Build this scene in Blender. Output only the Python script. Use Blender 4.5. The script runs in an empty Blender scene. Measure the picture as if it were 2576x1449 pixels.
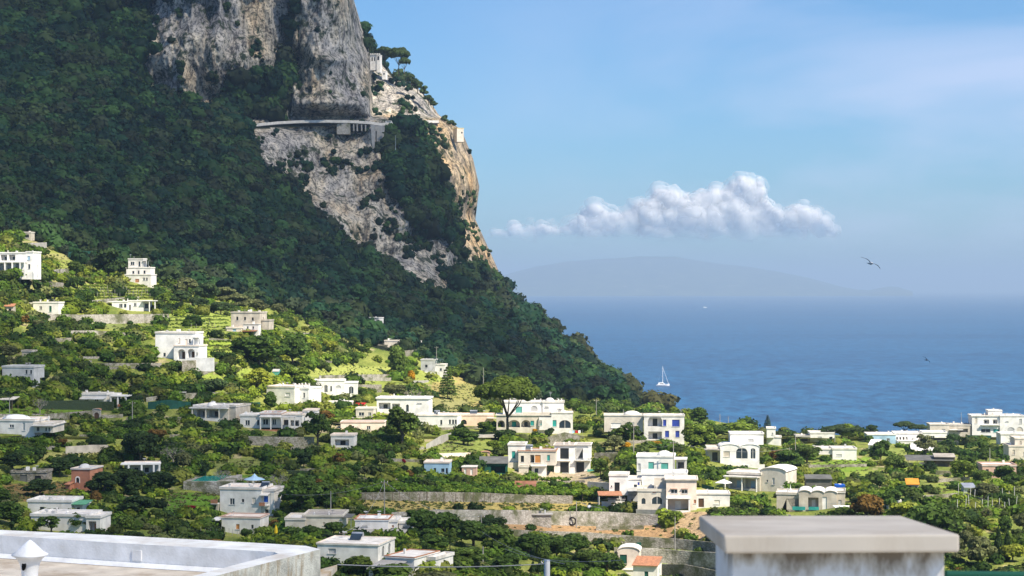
import bpy, bmesh, math, random
import numpy as np
from mathutils import Vector, Matrix
from mathutils.geometry import tessellate_polygon
C = bpy.context.scene.collection
R = math.radians
PI = math.pi
F = 5008.9; U0 = 1288.0; V0 = 725.0
rnd = random.Random(7)
SUN = Vector((math.cos(R(48))*math.sin(R(130)), math.cos(R(48))*math.cos(R(130)), math.sin(R(48))))

def at(u, v, D): return Vector(((u-U0)/F*D, D, (V0-v)/F*D))

# ---------------------------------------------------------------- noise
def _h(ix, iy, iz, seed):
    n = (ix.astype(np.int64)*374761393 + iy.astype(np.int64)*668265263 + iz.astype(np.int64)*2147483647 + seed*1274126177) & 0xFFFFFFFF
    n = ((n ^ (n >> 13))*1274126177) & 0xFFFFFFFF
    n = ((n ^ (n >> 15))*2246822519) & 0xFFFFFFFF
    return ((n ^ (n >> 16)) & 0xFFFFFF)/float(0xFFFFFF)
def vnoise(x, y, z, seed=0):
    x, y, z = np.broadcast_arrays(np.asarray(x, float), np.asarray(y, float), np.asarray(z, float))
    ix, iy, iz = np.floor(x), np.floor(y), np.floor(z)
    fx, fy, fz = x-ix, y-iy, z-iz
    fx = fx*fx*(3-2*fx); fy = fy*fy*(3-2*fy); fz = fz*fz*(3-2*fz)
    def c(a, b, d): return _h(ix+a, iy+b, iz+d, seed)
    x00 = c(0,0,0)*(1-fx)+c(1,0,0)*fx; x10 = c(0,1,0)*(1-fx)+c(1,1,0)*fx
    x01 = c(0,0,1)*(1-fx)+c(1,0,1)*fx; x11 = c(0,1,1)*(1-fx)+c(1,1,1)*fx
    y0 = x00*(1-fy)+x10*fy; y1 = x01*(1-fy)+x11*fy
    return y0*(1-fz)+y1*fz
def fbm(x, y, z, o=4, seed=0, gain=.5):
    s = 0; a = 1; t = 0; f = 1
    for i in range(o):
        s = s+a*vnoise(np.asarray(x)*f, np.asarray(y)*f, np.asarray(z)*f, seed+i*17); t += a; a *= gain; f *= 2.03
    return s/t*2-1
def inpoly(u, v, poly):
    u = np.asarray(u, float); v = np.asarray(v, float)
    r = np.zeros(np.broadcast(u, v).shape, bool); n = len(poly)
    for i in range(n):
        x0, y0 = poly[i]; x1, y1 = poly[(i+1) % n]
        if y0 == y1: continue
        c = ((y0 > v) != (y1 > v)) & (u < (x1-x0)*(v-y0)/(y1-y0)+x0)
        r ^= c
    return r
def sstep(a, b, x): t = np.clip((x-a)/(b-a), 0, 1); return t*t*(3-2*t)

# ---------------------------------------------------------------- materials
MATS = {}
def nodes(name):
    m = bpy.data.materials.new(name); m.use_nodes = True
    nt = m.node_tree; nt.nodes.clear()
    out = nt.nodes.new('ShaderNodeOutputMaterial'); MATS[name] = m
    return m, nt, out
def nd(nt, t, **kw):
    n = nt.nodes.new(t)
    for k, v in kw.items():
        if k in n.inputs: n.inputs[k].default_value = v
        else: setattr(n, k, v)
    return n
def ramp(nt, stops):
    r = nt.nodes.new('ShaderNodeValToRGB'); e = r.color_ramp.elements
    while len(e) < len(stops): e.new(.5)
    for i, (p, c) in enumerate(stops):
        e[i].position = p; e[i].color = (*c, 1) if len(c) == 3 else c
    return r
def mix(nt, a, b, fac, mode='MIX'):
    m = nt.nodes.new('ShaderNodeMix'); m.data_type = 'RGBA'; m.blend_type = mode
    L = nt.links
    for i, x in ((6, a), (7, b)):
        if isinstance(x, tuple): m.inputs[i].default_value = (*x, 1)
        else: L.new(x, m.inputs[i])
    if isinstance(fac, (int, float)): m.inputs[0].default_value = fac
    else: L.new(fac, m.inputs[0])
    return m.outputs[2]
def simple(name, col, rough=.8, var=.18, scale=.6, dirt=None, dirt_amt=.5, bump=.0, metal=0, spec=.3, dscale=.25):
    m, nt, out = nodes(name); L = nt.links
    b = nd(nt, 'ShaderNodeBsdfPrincipled', Roughness=rough, Metallic=metal); b.inputs['Specular IOR Level'].default_value = spec
    tc = nd(nt, 'ShaderNodeTexCoord'); g = nd(nt, 'ShaderNodeNewGeometry')
    n = nd(nt, 'ShaderNodeTexNoise', Scale=scale, Detail=6.0); L.new(g.outputs['Position'], n.inputs['Vector'])
    dk = tuple(c*(1-var) for c in col); lt = tuple(min(1, c*(1+var)) for c in col)
    r = ramp(nt, [(.3, dk), (.7, lt)]); L.new(n.outputs['Fac'], r.inputs['Fac'])
    cc = r.outputs['Color']
    if dirt:
        mp = nd(nt, 'ShaderNodeMapping'); mp.inputs['Scale'].default_value = (1, 1, .25); L.new(g.outputs['Position'], mp.inputs['Vector'])
        n2 = nd(nt, 'ShaderNodeTexNoise', Scale=dscale, Detail=8.0, Roughness=.7); L.new(mp.outputs[0], n2.inputs['Vector'])
        r2 = ramp(nt, [(.48, (0,0,0)), (.68, (dirt_amt,)*3)]); L.new(n2.outputs['Fac'], r2.inputs['Fac'])
        cc = mix(nt, cc, dirt, r2.outputs['Color'])
    L.new(cc, b.inputs['Base Color'])
    if bump:
        bp = nd(nt, 'ShaderNodeBump', Strength=bump, Distance=.1); n3 = nd(nt, 'ShaderNodeTexNoise', Scale=scale*8, Detail=4.0)
        L.new(g.outputs['Position'], n3.inputs['Vector']); L.new(n3.outputs['Fac'], bp.inputs['Height']); L.new(bp.outputs[0], b.inputs['Normal'])
    L.new(b.outputs[0], out.inputs[0]); return m
simple('white', (.76,.73,.68), dirt=(.52,.49,.44), dirt_amt=.45)
simple('whiter', (.82,.80,.75), dirt=(.62,.6,.57), dirt_amt=.35)
simple('cream', (.66,.60,.50), dirt=(.4,.36,.3))
simple('beige', (.50,.45,.37), dirt=(.3,.26,.2), var=.25)
simple('peach', (.74,.56,.43), dirt=(.6,.45,.34))
simple('palepeach', (.78,.66,.55), dirt=(.6,.5,.42), dirt_amt=.3)
simple('pink', (.55,.36,.28), dirt=(.35,.25,.2))
simple('orangewall', (.45,.2,.12), dirt=(.3,.16,.1))
simple('grey', (.5,.5,.49), dirt=(.3,.3,.28))
simple('concrete', (.38,.36,.33), dirt=(.2,.19,.17), bump=.3)
simple('rooftop', (.72,.68,.62), dirt=(.42,.38,.32), dirt_amt=.7, dscale=.6)
simple('rooffelt', (.4,.36,.31), dirt=(.22,.2,.18), dirt_amt=.7)
simple('terracotta', (.42,.19,.1), dirt=(.25,.14,.09), var=.3, scale=2)
simple('rust', (.25,.11,.06), dirt=(.14,.08,.06), var=.35)
simple('dark', (.02,.022,.025), rough=.25, spec=.5)
simple('glass', (.03,.045,.06), rough=.12, spec=.6)
simple('darkwood', (.08,.045,.025)); simple('orangewood', (.5,.22,.06))
simple('teal', (.03,.30,.27)); simple('turq', (.10,.38,.32)); simple('blue', (.03,.06,.32)); simple('bluetank', (.01,.09,.45), rough=.4)
simple('greennet', (.01,.07,.05), var=.3); simple('greenpaint', (.01,.09,.06)); simple('greenroof', (.1,.3,.17))
simple('netgrey', (.12,.12,.11), var=.3); simple('lightblue', (.35,.52,.66)); simple('orange', (.6,.25,.03)); simple('red', (.5,.02,.02))
simple('yellow', (.7,.5,.02)); simple('metal', (.5,.51,.52), rough=.4, metal=.6); simple('timber', (.17,.13,.09), var=.3)
simple('pole', (.33,.31,.28)); simple('tyre', (.025,.023,.022)); simple('poolwater', (.03,.32,.3), rough=.05, var=.05)
simple('bark', (.11,.085,.06), var=.35, scale=3); simple('barkgrey', (.30,.27,.23), var=.3, scale=3); simple('wire', (.3,.3,.3))
simple('cloth', (.8,.8,.8)); simple('asphalt', (.22,.215,.2)); simple('roadrim', (.55,.52,.47), dirt=(.4,.38,.34)); simple('seabird', (.7,.7,.7)); simple('birdgrey', (.2,.2,.22))
simple('pylon', (.34,.33,.31), dirt=(.2,.19,.18)); simple('boatwhite', (.85,.85,.85), rough=.3)

def stone(name, c1, c2, c3, sc=2.6):
    m, nt, out = nodes(name); L = nt.links
    b = nd(nt, 'ShaderNodeBsdfPrincipled', Roughness=.95); b.inputs['Specular IOR Level'].default_value = .15
    g = nd(nt, 'ShaderNodeNewGeometry'); mp = nd(nt, 'ShaderNodeMapping'); mp.inputs['Scale'].default_value = (1, 1, 1.5); L.new(g.outputs['Position'], mp.inputs['Vector'])
    vo = nd(nt, 'ShaderNodeTexVoronoi', Scale=sc); L.new(mp.outputs[0], vo.inputs['Vector'])
    sp = nd(nt, 'ShaderNodeSeparateColor'); L.new(vo.outputs['Color'], sp.inputs[0])
    r = ramp(nt, [(0, c1), (.5, c2), (1, c3)]); L.new(sp.outputs[0], r.inputs['Fac'])
    ve = nd(nt, 'ShaderNodeTexVoronoi', Scale=sc, feature='DISTANCE_TO_EDGE'); L.new(mp.outputs[0], ve.inputs['Vector'])
    re = ramp(nt, [(0, (.62,.62,.62)), (.09, (1,1,1))]); L.new(ve.outputs['Distance'], re.inputs['Fac'])
    c = mix(nt, r.outputs['Color'], re.outputs['Color'], 1, 'MULTIPLY')
    n2 = nd(nt, 'ShaderNodeTexNoise', Scale=.22, Detail=7.0, Roughness=.65); L.new(g.outputs['Position'], n2.inputs['Vector'])
    r2 = ramp(nt, [(.46, (0,0,0)), (.6, (.85,.85,.85))]); L.new(n2.outputs['Fac'], r2.inputs['Fac'])
    c = mix(nt, c, (.09,.10,.035), r2.outputs['Color'])
    L.new(c, b.inputs['Base Color'])
    bp = nd(nt, 'ShaderNodeBump', Strength=.8, Distance=.15); L.new(ve.outputs['Distance'], bp.inputs['Height']); L.new(bp.outputs[0], b.inputs['Normal'])
    L.new(b.outputs[0], out.inputs[0])
stone('stonewall', (.2,.18,.14), (.33,.3,.25), (.42,.39,.34))
stone('stonepale', (.33,.3,.26), (.42,.39,.34), (.5,.47,.42), 1.8)

def foliage(name, attr=True):
    m, nt, out = nodes(name); L = nt.links
    a = nd(nt, 'ShaderNodeAttribute', attribute_name='col')
    if attr: cc = a.outputs['Color']
    else:
        oi = nd(nt, 'ShaderNodeObjectInfo'); cc = mix(nt, oi.outputs['Color'], a.outputs['Color'], 1, 'MULTIPLY')
    d = nd(nt, 'ShaderNodeBsdfPrincipled', Roughness=.6); d.inputs['Specular IOR Level'].default_value = .1
    t = nd(nt, 'ShaderNodeBsdfTranslucent'); ms = nd(nt, 'ShaderNodeMixShader'); ms.inputs[0].default_value = .36
    L.new(cc, d.inputs['Base Color']); L.new(cc, t.inputs['Color'])
    L.new(d.outputs[0], ms.inputs[1]); L.new(t.outputs[0], ms.inputs[2]); L.new(ms.outputs[0], out.inputs[0])
foliage('foliage'); foliage('foliage_tint', False)

# ---------------------------------------------------------------- mesh building
def npmesh(name, V, quads=None, tris=None, mat=None, col=None, smooth=False, matidx=None):
    me = bpy.data.meshes.new(name); V = np.asarray(V, np.float32)
    me.vertices.add(len(V)); me.vertices.foreach_set('co', V.ravel())
    nq = 0 if quads is None else len(quads); nt_ = 0 if tris is None else len(tris)
    loops = np.concatenate([x.ravel() for x in ([quads] if nq else [])+([tris] if nt_ else [])]).astype(np.int32)
    st = np.concatenate([np.arange(nq)*4, nq*4+np.arange(nt_)*3]).astype(np.int32)
    tot = np.concatenate([np.full(nq, 4), np.full(nt_, 3)]).astype(np.int32)
    me.loops.add(len(loops)); me.loops.foreach_set('vertex_index', loops)
    me.polygons.add(nq+nt_); me.polygons.foreach_set('loop_start', st); me.polygons.foreach_set('loop_total', tot)
    if smooth: me.polygons.foreach_set('use_smooth', np.ones(nq+nt_, bool))
    if col is not None:
        ca = me.color_attributes.new('col', 'FLOAT_COLOR', 'POINT')
        c4 = np.ones((len(V), 4), np.float32); c4[:, :3] = col; ca.data.foreach_set('color', c4.ravel())
    for m in (mat if isinstance(mat, (list, tuple)) else [mat]):
        if m: me.materials.append(MATS[m])
    if matidx is not None: me.polygons.foreach_set('material_index', matidx.astype(np.int32))
    me.update(calc_edges=True)
    return me
def link(name, me, parent=None, loc=None, label=None, cat=None, group=None, kind=None):
    o = bpy.data.objects.new(name, me); C.objects.link(o)
    if parent: o.parent = parent
    if loc is not None: o.location = loc
    return tag(o, label, cat, group, kind)
def tag(o, label=None, cat=None, group=None, kind=None):
    if label: o['label'] = label
    if cat: o['category'] = cat
    if group: o['group'] = group
    if kind: o['kind'] = kind
    return o
class MB:
    def __init__(s): s.v = []; s.f = []; s.m = []; s.mats = []
    def mi(s, mat):
        if mat not in s.mats: s.mats.append(mat)
        return s.mats.index(mat)
    def face(s, pts, mat):
        i = len(s.v); s.v += [tuple(p) for p in pts]; s.f.append(tuple(range(i, i+len(pts)))); s.m.append(s.mi(mat))
    def box(s, x0, x1, y0, y1, z0, z1, mat, skip=''):
        P = [(x0,y0,z0),(x1,y0,z0),(x1,y1,z0),(x0,y1,z0),(x0,y0,z1),(x1,y0,z1),(x1,y1,z1),(x0,y1,z1)]
        i = len(s.v); s.v += P; k = s.mi(mat)
        for n, f in (('b',(3,2,1,0)),('t',(4,5,6,7)),('f',(0,1,5,4)),('k',(2,3,7,6)),('r',(1,2,6,5)),('l',(3,0,4,7))):
            if n not in skip: s.f.append(tuple(i+q for q in f)); s.m.append(k)
        return s
    def hexa(s, P, mat):
        i = len(s.v); s.v += [tuple(p) for p in P]; k = s.mi(mat)
        for f in ((3,2,1,0),(4,5,6,7),(0,1,5,4),(2,3,7,6),(1,2,6,5),(3,0,4,7)): s.f.append(tuple(i+q for q in f)); s.m.append(k)
        return s
    def tube(s, pts, rad, mat, n=6, cap=True):
        k = s.mi(mat); pts = [Vector(p) for p in pts]; rings = []
        if not isinstance(rad, (list, tuple)): rad = [rad]*len(pts)
        for j, p in enumerate(pts):
            d = (pts[min(j+1, len(pts)-1)]-pts[max(j-1, 0)]).normalized()
            a = d.cross(Vector((0,0,1)) if abs(d.z) < .9 else Vector((1,0,0))).normalized(); b = d.cross(a)
            i = len(s.v); rings.append(i)
            s.v += [tuple(p+(a*math.cos(2*PI*q/n)+b*math.sin(2*PI*q/n))*rad[j]) for q in range(n)]
        for r0, r1 in zip(rings, rings[1:]):
            for q in range(n): s.f.append((r0+q, r0+(q+1) % n, r1+(q+1) % n, r1+q)); s.m.append(k)
        if cap:
            s.f.append(tuple(rings[0]+q for q in range(n))[::-1]); s.m.append(k)
            s.f.append(tuple(rings[-1]+q for q in range(n))); s.m.append(k)
        return s
    def lathe(s, prof, mat, n=16, c=(0,0,0)):
        k = s.mi(mat); rings = []
        for r, z in prof:
            rings.append(len(s.v)); s.v += [(c[0]+r*math.cos(2*PI*q/n), c[1]+r*math.sin(2*PI*q/n), c[2]+z) for q in range(n)]
        for r0, r1 in zip(rings, rings[1:]):
            for q in range(n): s.f.append((r0+q, r0+(q+1) % n, r1+(q+1) % n, r1+q)); s.m.append(k)
        return s
    def build(s, name, parent=None, loc=None, smooth=False, bevel=0, **kw):
        me = bpy.data.meshes.new(name); me.from_pydata(s.v, [], s.f)
        for m in s.mats: me.materials.append(MATS[m])
        me.polygons.foreach_set('material_index', s.m)
        if smooth: me.polygons.foreach_set('use_smooth', [True]*len(s.f))
        bm = bmesh.new(); bm.from_mesh(me); bmesh.ops.recalc_face_normals(bm, faces=bm.faces); bm.to_mesh(me); bm.free()
        o = link(name, me, parent, loc, **kw)
        if bevel:
            b = o.modifiers.new('bevel', 'BEVEL'); b.width = bevel; b.segments = 3; b.limit_method = 'ANGLE'
        return o

# ---------------------------------------------------------------- the lie of the land: distance seen along each line of sight
CP = [  # valley floor
 (-600,1449,230),(0,1449,262),(600,1449,275),(1100,1449,288),(1350,1449,330),(1600,1449,402),(1850,1449,395),(2300,1449,330),(2576,1449,320),(3200,1449,320),
 (-600,1900,150),(600,1900,160),(1600,1900,190),(2576,1900,180),(3300,1900,180),
 (0,1340,335),(300,1340,350),(620,1335,398),(815,1335,372),(950,1340,362),(1150,1360,365),(1350,1330,415),(1500,1380,412),(1640,1400,408),(1800,1370,412),(2000,1340,380),(2300,1320,370),(2576,1300,400),(3200,1300,400),
 (0,1225,400),(200,1225,408),(385,1185,432),(545,1215,425),(800,1250,425),(1200,1280,432),(1400,1280,445),(1680,1288,440),(1800,1275,440),(2040,1280,428),(2300,1235,440),(2576,1200,500),(3200,1200,500),
 (60,1093,432),(300,1120,450),(700,1080,500),(860,1125,480),(1000,1100,520),(1150,1130,500),(1340,1190,498),(1440,1188,505),(1660,1208,465),(1900,1230,470),(1865,1167,525),(2100,1155,560),(2350,1160,560),(2576,1153,580),(3200,1153,580),
 (240,1020,530),(545,1056,505),(700,1020,590),(845,995,650),(1010,1040,610),(1110,1070,590),(1330,1085,572),(1500,1075,590),(1670,1105,560),(1760,1090,600),(1800,1110,600),(2000,1105,690),(2300,1105,720),(2576,1100,730),(3200,1100,740),
 (-500,1100,400),(-500,950,480),(0,960,500),(0,860,560),(200,900,560),(470,905,575),(600,930,600),(625,832,650),(800,900,690),(950,950,740),(1150,980,740),(1300,1015,720),(1450,1030,700),(1600,1036,700),
 (40,685,650),(100,785,655),(330,782,715),(345,713,790),(-500,700,600),(520,790,720),(730,850,740),(900,850,850),(940,828,880),(1080,875,860),(1110,940,800),
 # forest edge and mountain
 (-500,600,740),(0,600,765),(130,640,780),(230,700,770),(400,690,850),(560,740,850),(680,790,870),(830,800,900),(1000,840,930),(1200,920,930),(1350,980,930),(1500,1010,940),(1640,1024,1000),
 (-500,300,1020),(-500,0,1180),(-500,-300,1320),(0,450,930),(0,300,1060),(0,0,1260),(0,-300,1420),(300,500,990),(300,300,1130),(330,100,1250),(350,-300,1420),(330,0,1290),
 (300,215,1205),(360,210,1250),(480,250,1250),(600,300,1245),(640,335,1225),(560,450,1100),(560,560,1030),(600,650,960),(720,480,1182),(800,600,1125),(800,700,1010),(860,600,1185),(960,640,1200),(1000,760,1060),(1100,740,1180),(1160,750,1190),(1150,850,1040),(1300,860,1090),(1450,940,1060),(1300,960,960),
 (480,0,1275),(650,0,1300),(835,0,1330),(890,0,1350),(560,-300,1330),(835,-300,1400),(480,150,1262),(680,150,1285),(835,150,1305),(740,150,1330),(740,250,1290),(835,290,1275),(920,290,1285),(700,310,1262),
 (950,150,1400),(1010,200,1385),(1080,240,1370),(1100,300,1345),(1000,300,1300),(940,310,1285),
 (800,330,1262),(930,400,1272),(965,400,1275),(760,430,1228),(860,480,1232),(1000,450,1255),(1100,450,1280),(1160,330,1370),(1190,400,1370),(1205,470,1365),(1160,500,1320),(1195,545,1370),(1240,650,1370),(1282,735,1370),(1180,640,1290),(1220,700,1290),(1060,560,1235),(1000,620,1205),
 (1300,760,1340),(1360,800,1320),(1480,900,1250),(1545,950,1180),(1620,1000,1100),(1400,870,1190),(1400,1000,920),
]
CPA = np.array(CP, float)
def _k(u, v, pu, pv):
    return np.sqrt(((u[:, None]-pu[None])/420)**2+((v[:, None]-pv[None])/150)**2+1e-4)
_pu, _pv = CPA[:, 0], CPA[:, 1]
_n = len(CPA)
_A = np.zeros((_n+3, _n+3)); _A[:_n, :_n] = _k(_pu, _pv, _pu, _pv)-np.eye(_n)*.012
_P = np.stack([np.ones(_n), _pu/1000, _pv/1000], 1); _A[:_n, _n:] = _P; _A[_n:, :_n] = _P.T
_W = np.linalg.solve(_A, np.concatenate([1000/CPA[:, 2], np.zeros(3)]))
def baseD(u, v):
    u = np.atleast_1d(np.asarray(u, float)).ravel(); v = np.atleast_1d(np.asarray(v, float)).ravel()
    o = np.empty(len(u))
    for i in range(0, len(u), 40000):
        uu, vv = u[i:i+40000], v[i:i+40000]
        o[i:i+40000] = _k(uu, vv, _pu, _pv) @ _W[:_n]+_W[_n]+_W[_n+1]*uu/1000+_W[_n+2]*vv/1000
    return 1000/np.clip(o, .55, 8)
RV = [(-330,790),(0,890),(60,908),(100,926),(130,945),(150,966),(185,985),(215,1045),(250,1078),(290,1104),(312,1140),(330,1164),(345,1168),(400,1190),(470,1206),(515,1200),(540,1193),(555,1197),(590,1213),(650,1240),(700,1262),(735,1282),(760,1310),(800,1360),(850,1420),(900,1480),(950,1545),(1000,1620),(1025,1655),(1042,1720),(1062,1810),(1085,1950),(1096,2100),(1100,2400),(1103,3300),(1900,3300)]
def edgeR(v): return np.interp(v, [a for a, b in RV], [b for a, b in RV])
ROCK = [
 [(285,-330),(285,0),(318,72),(345,45),(350,-330)],
 [(385,-330),(385,0),(376,60),(370,110),(350,205),(352,230),(402,227),(425,256),(478,272),(552,292),(574,216),(610,200),(690,186),(728,132),(738,0),(738,-330)],
 [(748,-330),(748,0),(735,100),(735,250),(690,272),(675,312),(640,320),(575,315),(585,296),(640,296),(680,300),(925,318),(940,300),(932,250),(926,130),(890,-20),(820,-330)],
 [(926,110),(950,150),(990,200),(1045,215),(1115,300),(930,318)],
 [(640,325),(936,312),(960,400),(1005,500),(1060,600),(1130,600),(1170,650),(1190,720),(1166,786),(1120,754),(1072,730),(1020,702),(960,674),(905,632),(850,610),(802,556),(748,512),(690,445),(632,405),(620,360)],
 [(1060,312),(1120,300),(1200,325),(1215,400),(1220,470),(1215,540),(1250,650),(1285,735),(1240,700),(1180,672),(1165,620),(1140,540),(1110,440),(1070,370)],
]
WEDGE = [(976,330),(1010,298),(1050,320),(1070,390),(1102,450),(1145,560),(1168,655),(1150,622),(1118,550),(1080,480),(1025,430),(980,385)]
def rockmask(u, v):
    r = np.zeros(np.shape(u), bool)
    for p in ROCK: r |= inpoly(u, v, p)
    w = inpoly(u, v, WEDGE); u_ = np.asarray(u, float); v_ = np.asarray(v, float)
    return r & ~(w & ((fbm(u_/22, v_/40, 0*u_, 3, 66) > .02) | (v_ < 385)))
VE = [(-700,575),(0,588),(60,600),(130,618),(200,668),(260,690),(390,690),(430,720),(520,735),(680,775),(760,800),(830,845),(960,880),(1060,900),(1180,960),(1260,1000),(1400,1012),(1520,1022),(1660,1030),(1700,1041),(3300,1090)]
def vedge(u): return np.interp(u, [a for a, b in VE], [b for a, b in VE])
def roadv(u): return np.interp(u, [566,620,650,700,760,820,880,930,958,990,1030,1060,1104], [320,317,315,310,307,306,307,310,314,312,309,307,307])
def Dof(u, v, noise=True):
    u = np.atleast_1d(np.asarray(u, float)); v = np.atleast_1d(np.asarray(v, float)); shp = np.broadcast(u, v).shape
    u = np.broadcast_to(u, shp).ravel(); v = np.broadcast_to(v, shp).ravel()
    D = baseD(u, v)
    up = 1-sstep(255, 300, v)
    q = (u-832)/100; D = D-48*np.sqrt(np.clip(1-q*q, 0, 1))*up
    q = (u-560)/190; D = D-34*np.sqrt(np.clip(1-q*q, 0, 1))*(1-sstep(190, 300, v))
    D = D+30*sstep(926, 940, u)*(1-sstep(285, 305, v))*sstep(60, 110, v)
    Rv = edgeR(v); w = 70; q = np.clip(1-(Rv-u)/w, 0, 1); D = D+70*(1-np.sqrt(np.clip(1-q*q, 0, 1)))*(1-sstep(1000, 1040, v))
    D = D+9*np.exp(-((v-296)/6)**2)*sstep(690, 780, u)*(1-sstep(915, 930, u))
    if noise:
        X = (u-U0)/F*D; Z = (V0-v)/F*D
        rk = rockmask(u, v).astype(float); mtn = sstep(-30, 30, vedge(u)-v)
        road = np.exp(-((v-roadv(u)-3)/9)**2)*sstep(540, 565, u)*(1-sstep(1105, 1125, u)); mtn = mtn*(1-road)
        n1 = fbm(X/26, D/60, Z/60, 5, 3, .55); n2 = fbm(X/7, 0*X, Z/16, 3, 9, .6); n3 = 1-np.abs(fbm(X/14, 1+0*X, Z/40, 3, 21))*2.2
        D = D+mtn*(n1*10*(1+rk*.9)+rk*(n2*5.5+n3*5))
        D = D+(1-mtn)*n1*1.2
    return D.reshape(shp)
_Dc = {}
def D1(u, v): return float(Dof([u], [v])[0])

# ---------------------------------------------------------------- ground colour patches (soil, lawns, dry grass)
LAWN2 = [([(540,870),(600,862),(590,905),(520,905)], (.2,.26,.05)), ([(700,935),(860,920),(1000,925),(990,942),(800,950)], (.26,.3,.08)), ([(905,955),(1040,968),(1035,985),(900,975)], (.22,.27,.06)), ([(1060,1010),(1110,1000),(1180,1010),(1170,1040),(1085,1040)], (.24,.24,.1)), ([(1110,1108),(1260,1112),(1230,1140),(1060,1140)], (.16,.2,.05)), ([(1500,1112),(1580,1112),(1600,1135),(1500,1135)], (.2,.2,.08)), ([(760,1068),(860,1062),(900,1085),(780,1090)], (.32,.28,.18)), ([(520,1165),(640,1150),(700,1175),(560,1190)], (.14,.17,.05)), ([(240,800),(420,820),(380,835),(230,825)], (.16,.2,.06)), ([(430,1050),(470,1060),(440,1075),(390,1070)], (.2,.19,.1)), ([(2120,1190),(2230,1180),(2260,1210),(2120,1215)], (.2,.26,.05)), ([(2360,1215),(2440,1210),(2430,1245),(2350,1240)], (.18,.24,.04)), ([(2200,1130),(2290,1128),(2270,1150),(2190,1150)], (.2,.25,.06)), ([(1700,1110),(1760,1112),(1740,1135),(1690,1130)], (.17,.22,.05)), ([(500,935),(590,950),(570,985),(480,960)], (.2,.26,.05)), ([(130,655),(230,650),(260,680),(150,690)], (.2,.24,.06)), ([(600,925),(700,940),(640,1000),(590,985)], (.2,.26,.05))]
LAWN = [([(0,1026),(230,1024),(225,1042),(0,1050)], (.10,.17,.02)), ([(95,1140),(200,1135),(320,1140),(230,1152),(100,1160)], (.24,.25,.09)),
 ([(405,1240),(545,1240),(545,1290),(420,1300)], (.08,.16,.02)), ([(455,1200),(700,1192),(690,1215),(455,1235)], (.08,.15,.02)),
 ([(880,1258),(1200,1262),(1660,1262),(1660,1284),(1200,1285),(900,1290)], (.30,.25,.09)), ([(1250,1312),(1480,1318),(1760,1320),(1790,1360),(1500,1345),(1250,1338)], (.30,.20,.11)),
 ([(1700,1285),(1790,1290),(1800,1360),(1690,1345)], (.36,.27,.17)), ([(1155,1093),(1290,1085),(1300,1110),(1150,1110)], (.13,.18,.03)),
 ([(1100,940),(1190,955),(1220,985),(1210,1030),(1120,1030),(1080,985)], (.30,.26,.10)), ([(880,935),(1060,930),(1150,960),(1040,965),(880,950)], (.25,.3,.07)),
 ([(420,790),(575,785),(600,800),(560,850),(420,845)], (.22,.28,.06)), ([(210,715),(395,720),(390,757),(230,760)], (.24,.28,.07)), ([(500,850),(600,855),(560,900),(500,900)], (.2,.28,.04)),
 ([(0,640),(170,640),(240,700),(120,740),(0,740)], (.25,.25,.1)), ([(1480,1130),(1600,1120),(1600,1200),(1500,1190)], (.2,.2,.08)), ([(1290,1187),(1480,1187),(1530,1215),(1500,1240),(1440,1235)], (.36,.31,.22)),
 ([(1540,1380),(1830,1380),(1830,1449),(1660,1449)], (.16,.22,.05)), ([(1100,975),(1200,960),(1230,1000),(1130,1040)], (.24,.24,.08)), ([(1900,1190),(2000,1190),(1980,1230),(1880,1235)], (.12,.16,.04)), ([(0,1220),(180,1212),(260,1230),(240,1260),(0,1262)], (.17,.12,.05)),
 ([(2040,1165),(2190,1150),(2180,1200),(2080,1200)],(.15,.24,.03)), ([(1400,1190),(1480,1180),(1470,1200)],(.38,.33,.26))]
LAWN = LAWN+LAWN2
def groundcol(u, v):
    X = u*.02; n = fbm(u/45, v/16, 0*u, 4, 40)
    c = np.empty((len(u), 3)); base = np.array((.11,.15,.03)); b2 = np.array((.21,.24,.06)); b3 = np.array((.30,.27,.15))
    t = sstep(-.35, .35, n)[:, None]; c[:] = base*(1-t)+b2*t
    t2 = sstep(.28, .5, fbm(u/30, v/10, 1+0*u, 4, 77))[:, None]; c = c*(1-t2)+b3*t2
    for p, k in LAWN:
        m = inpoly(u, v, p); c[m] = np.array(k)*(1+.22*n[m])[:, None]
    m = v < vedge(u); c[m] = np.array((.03,.045,.02))
    return c

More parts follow.
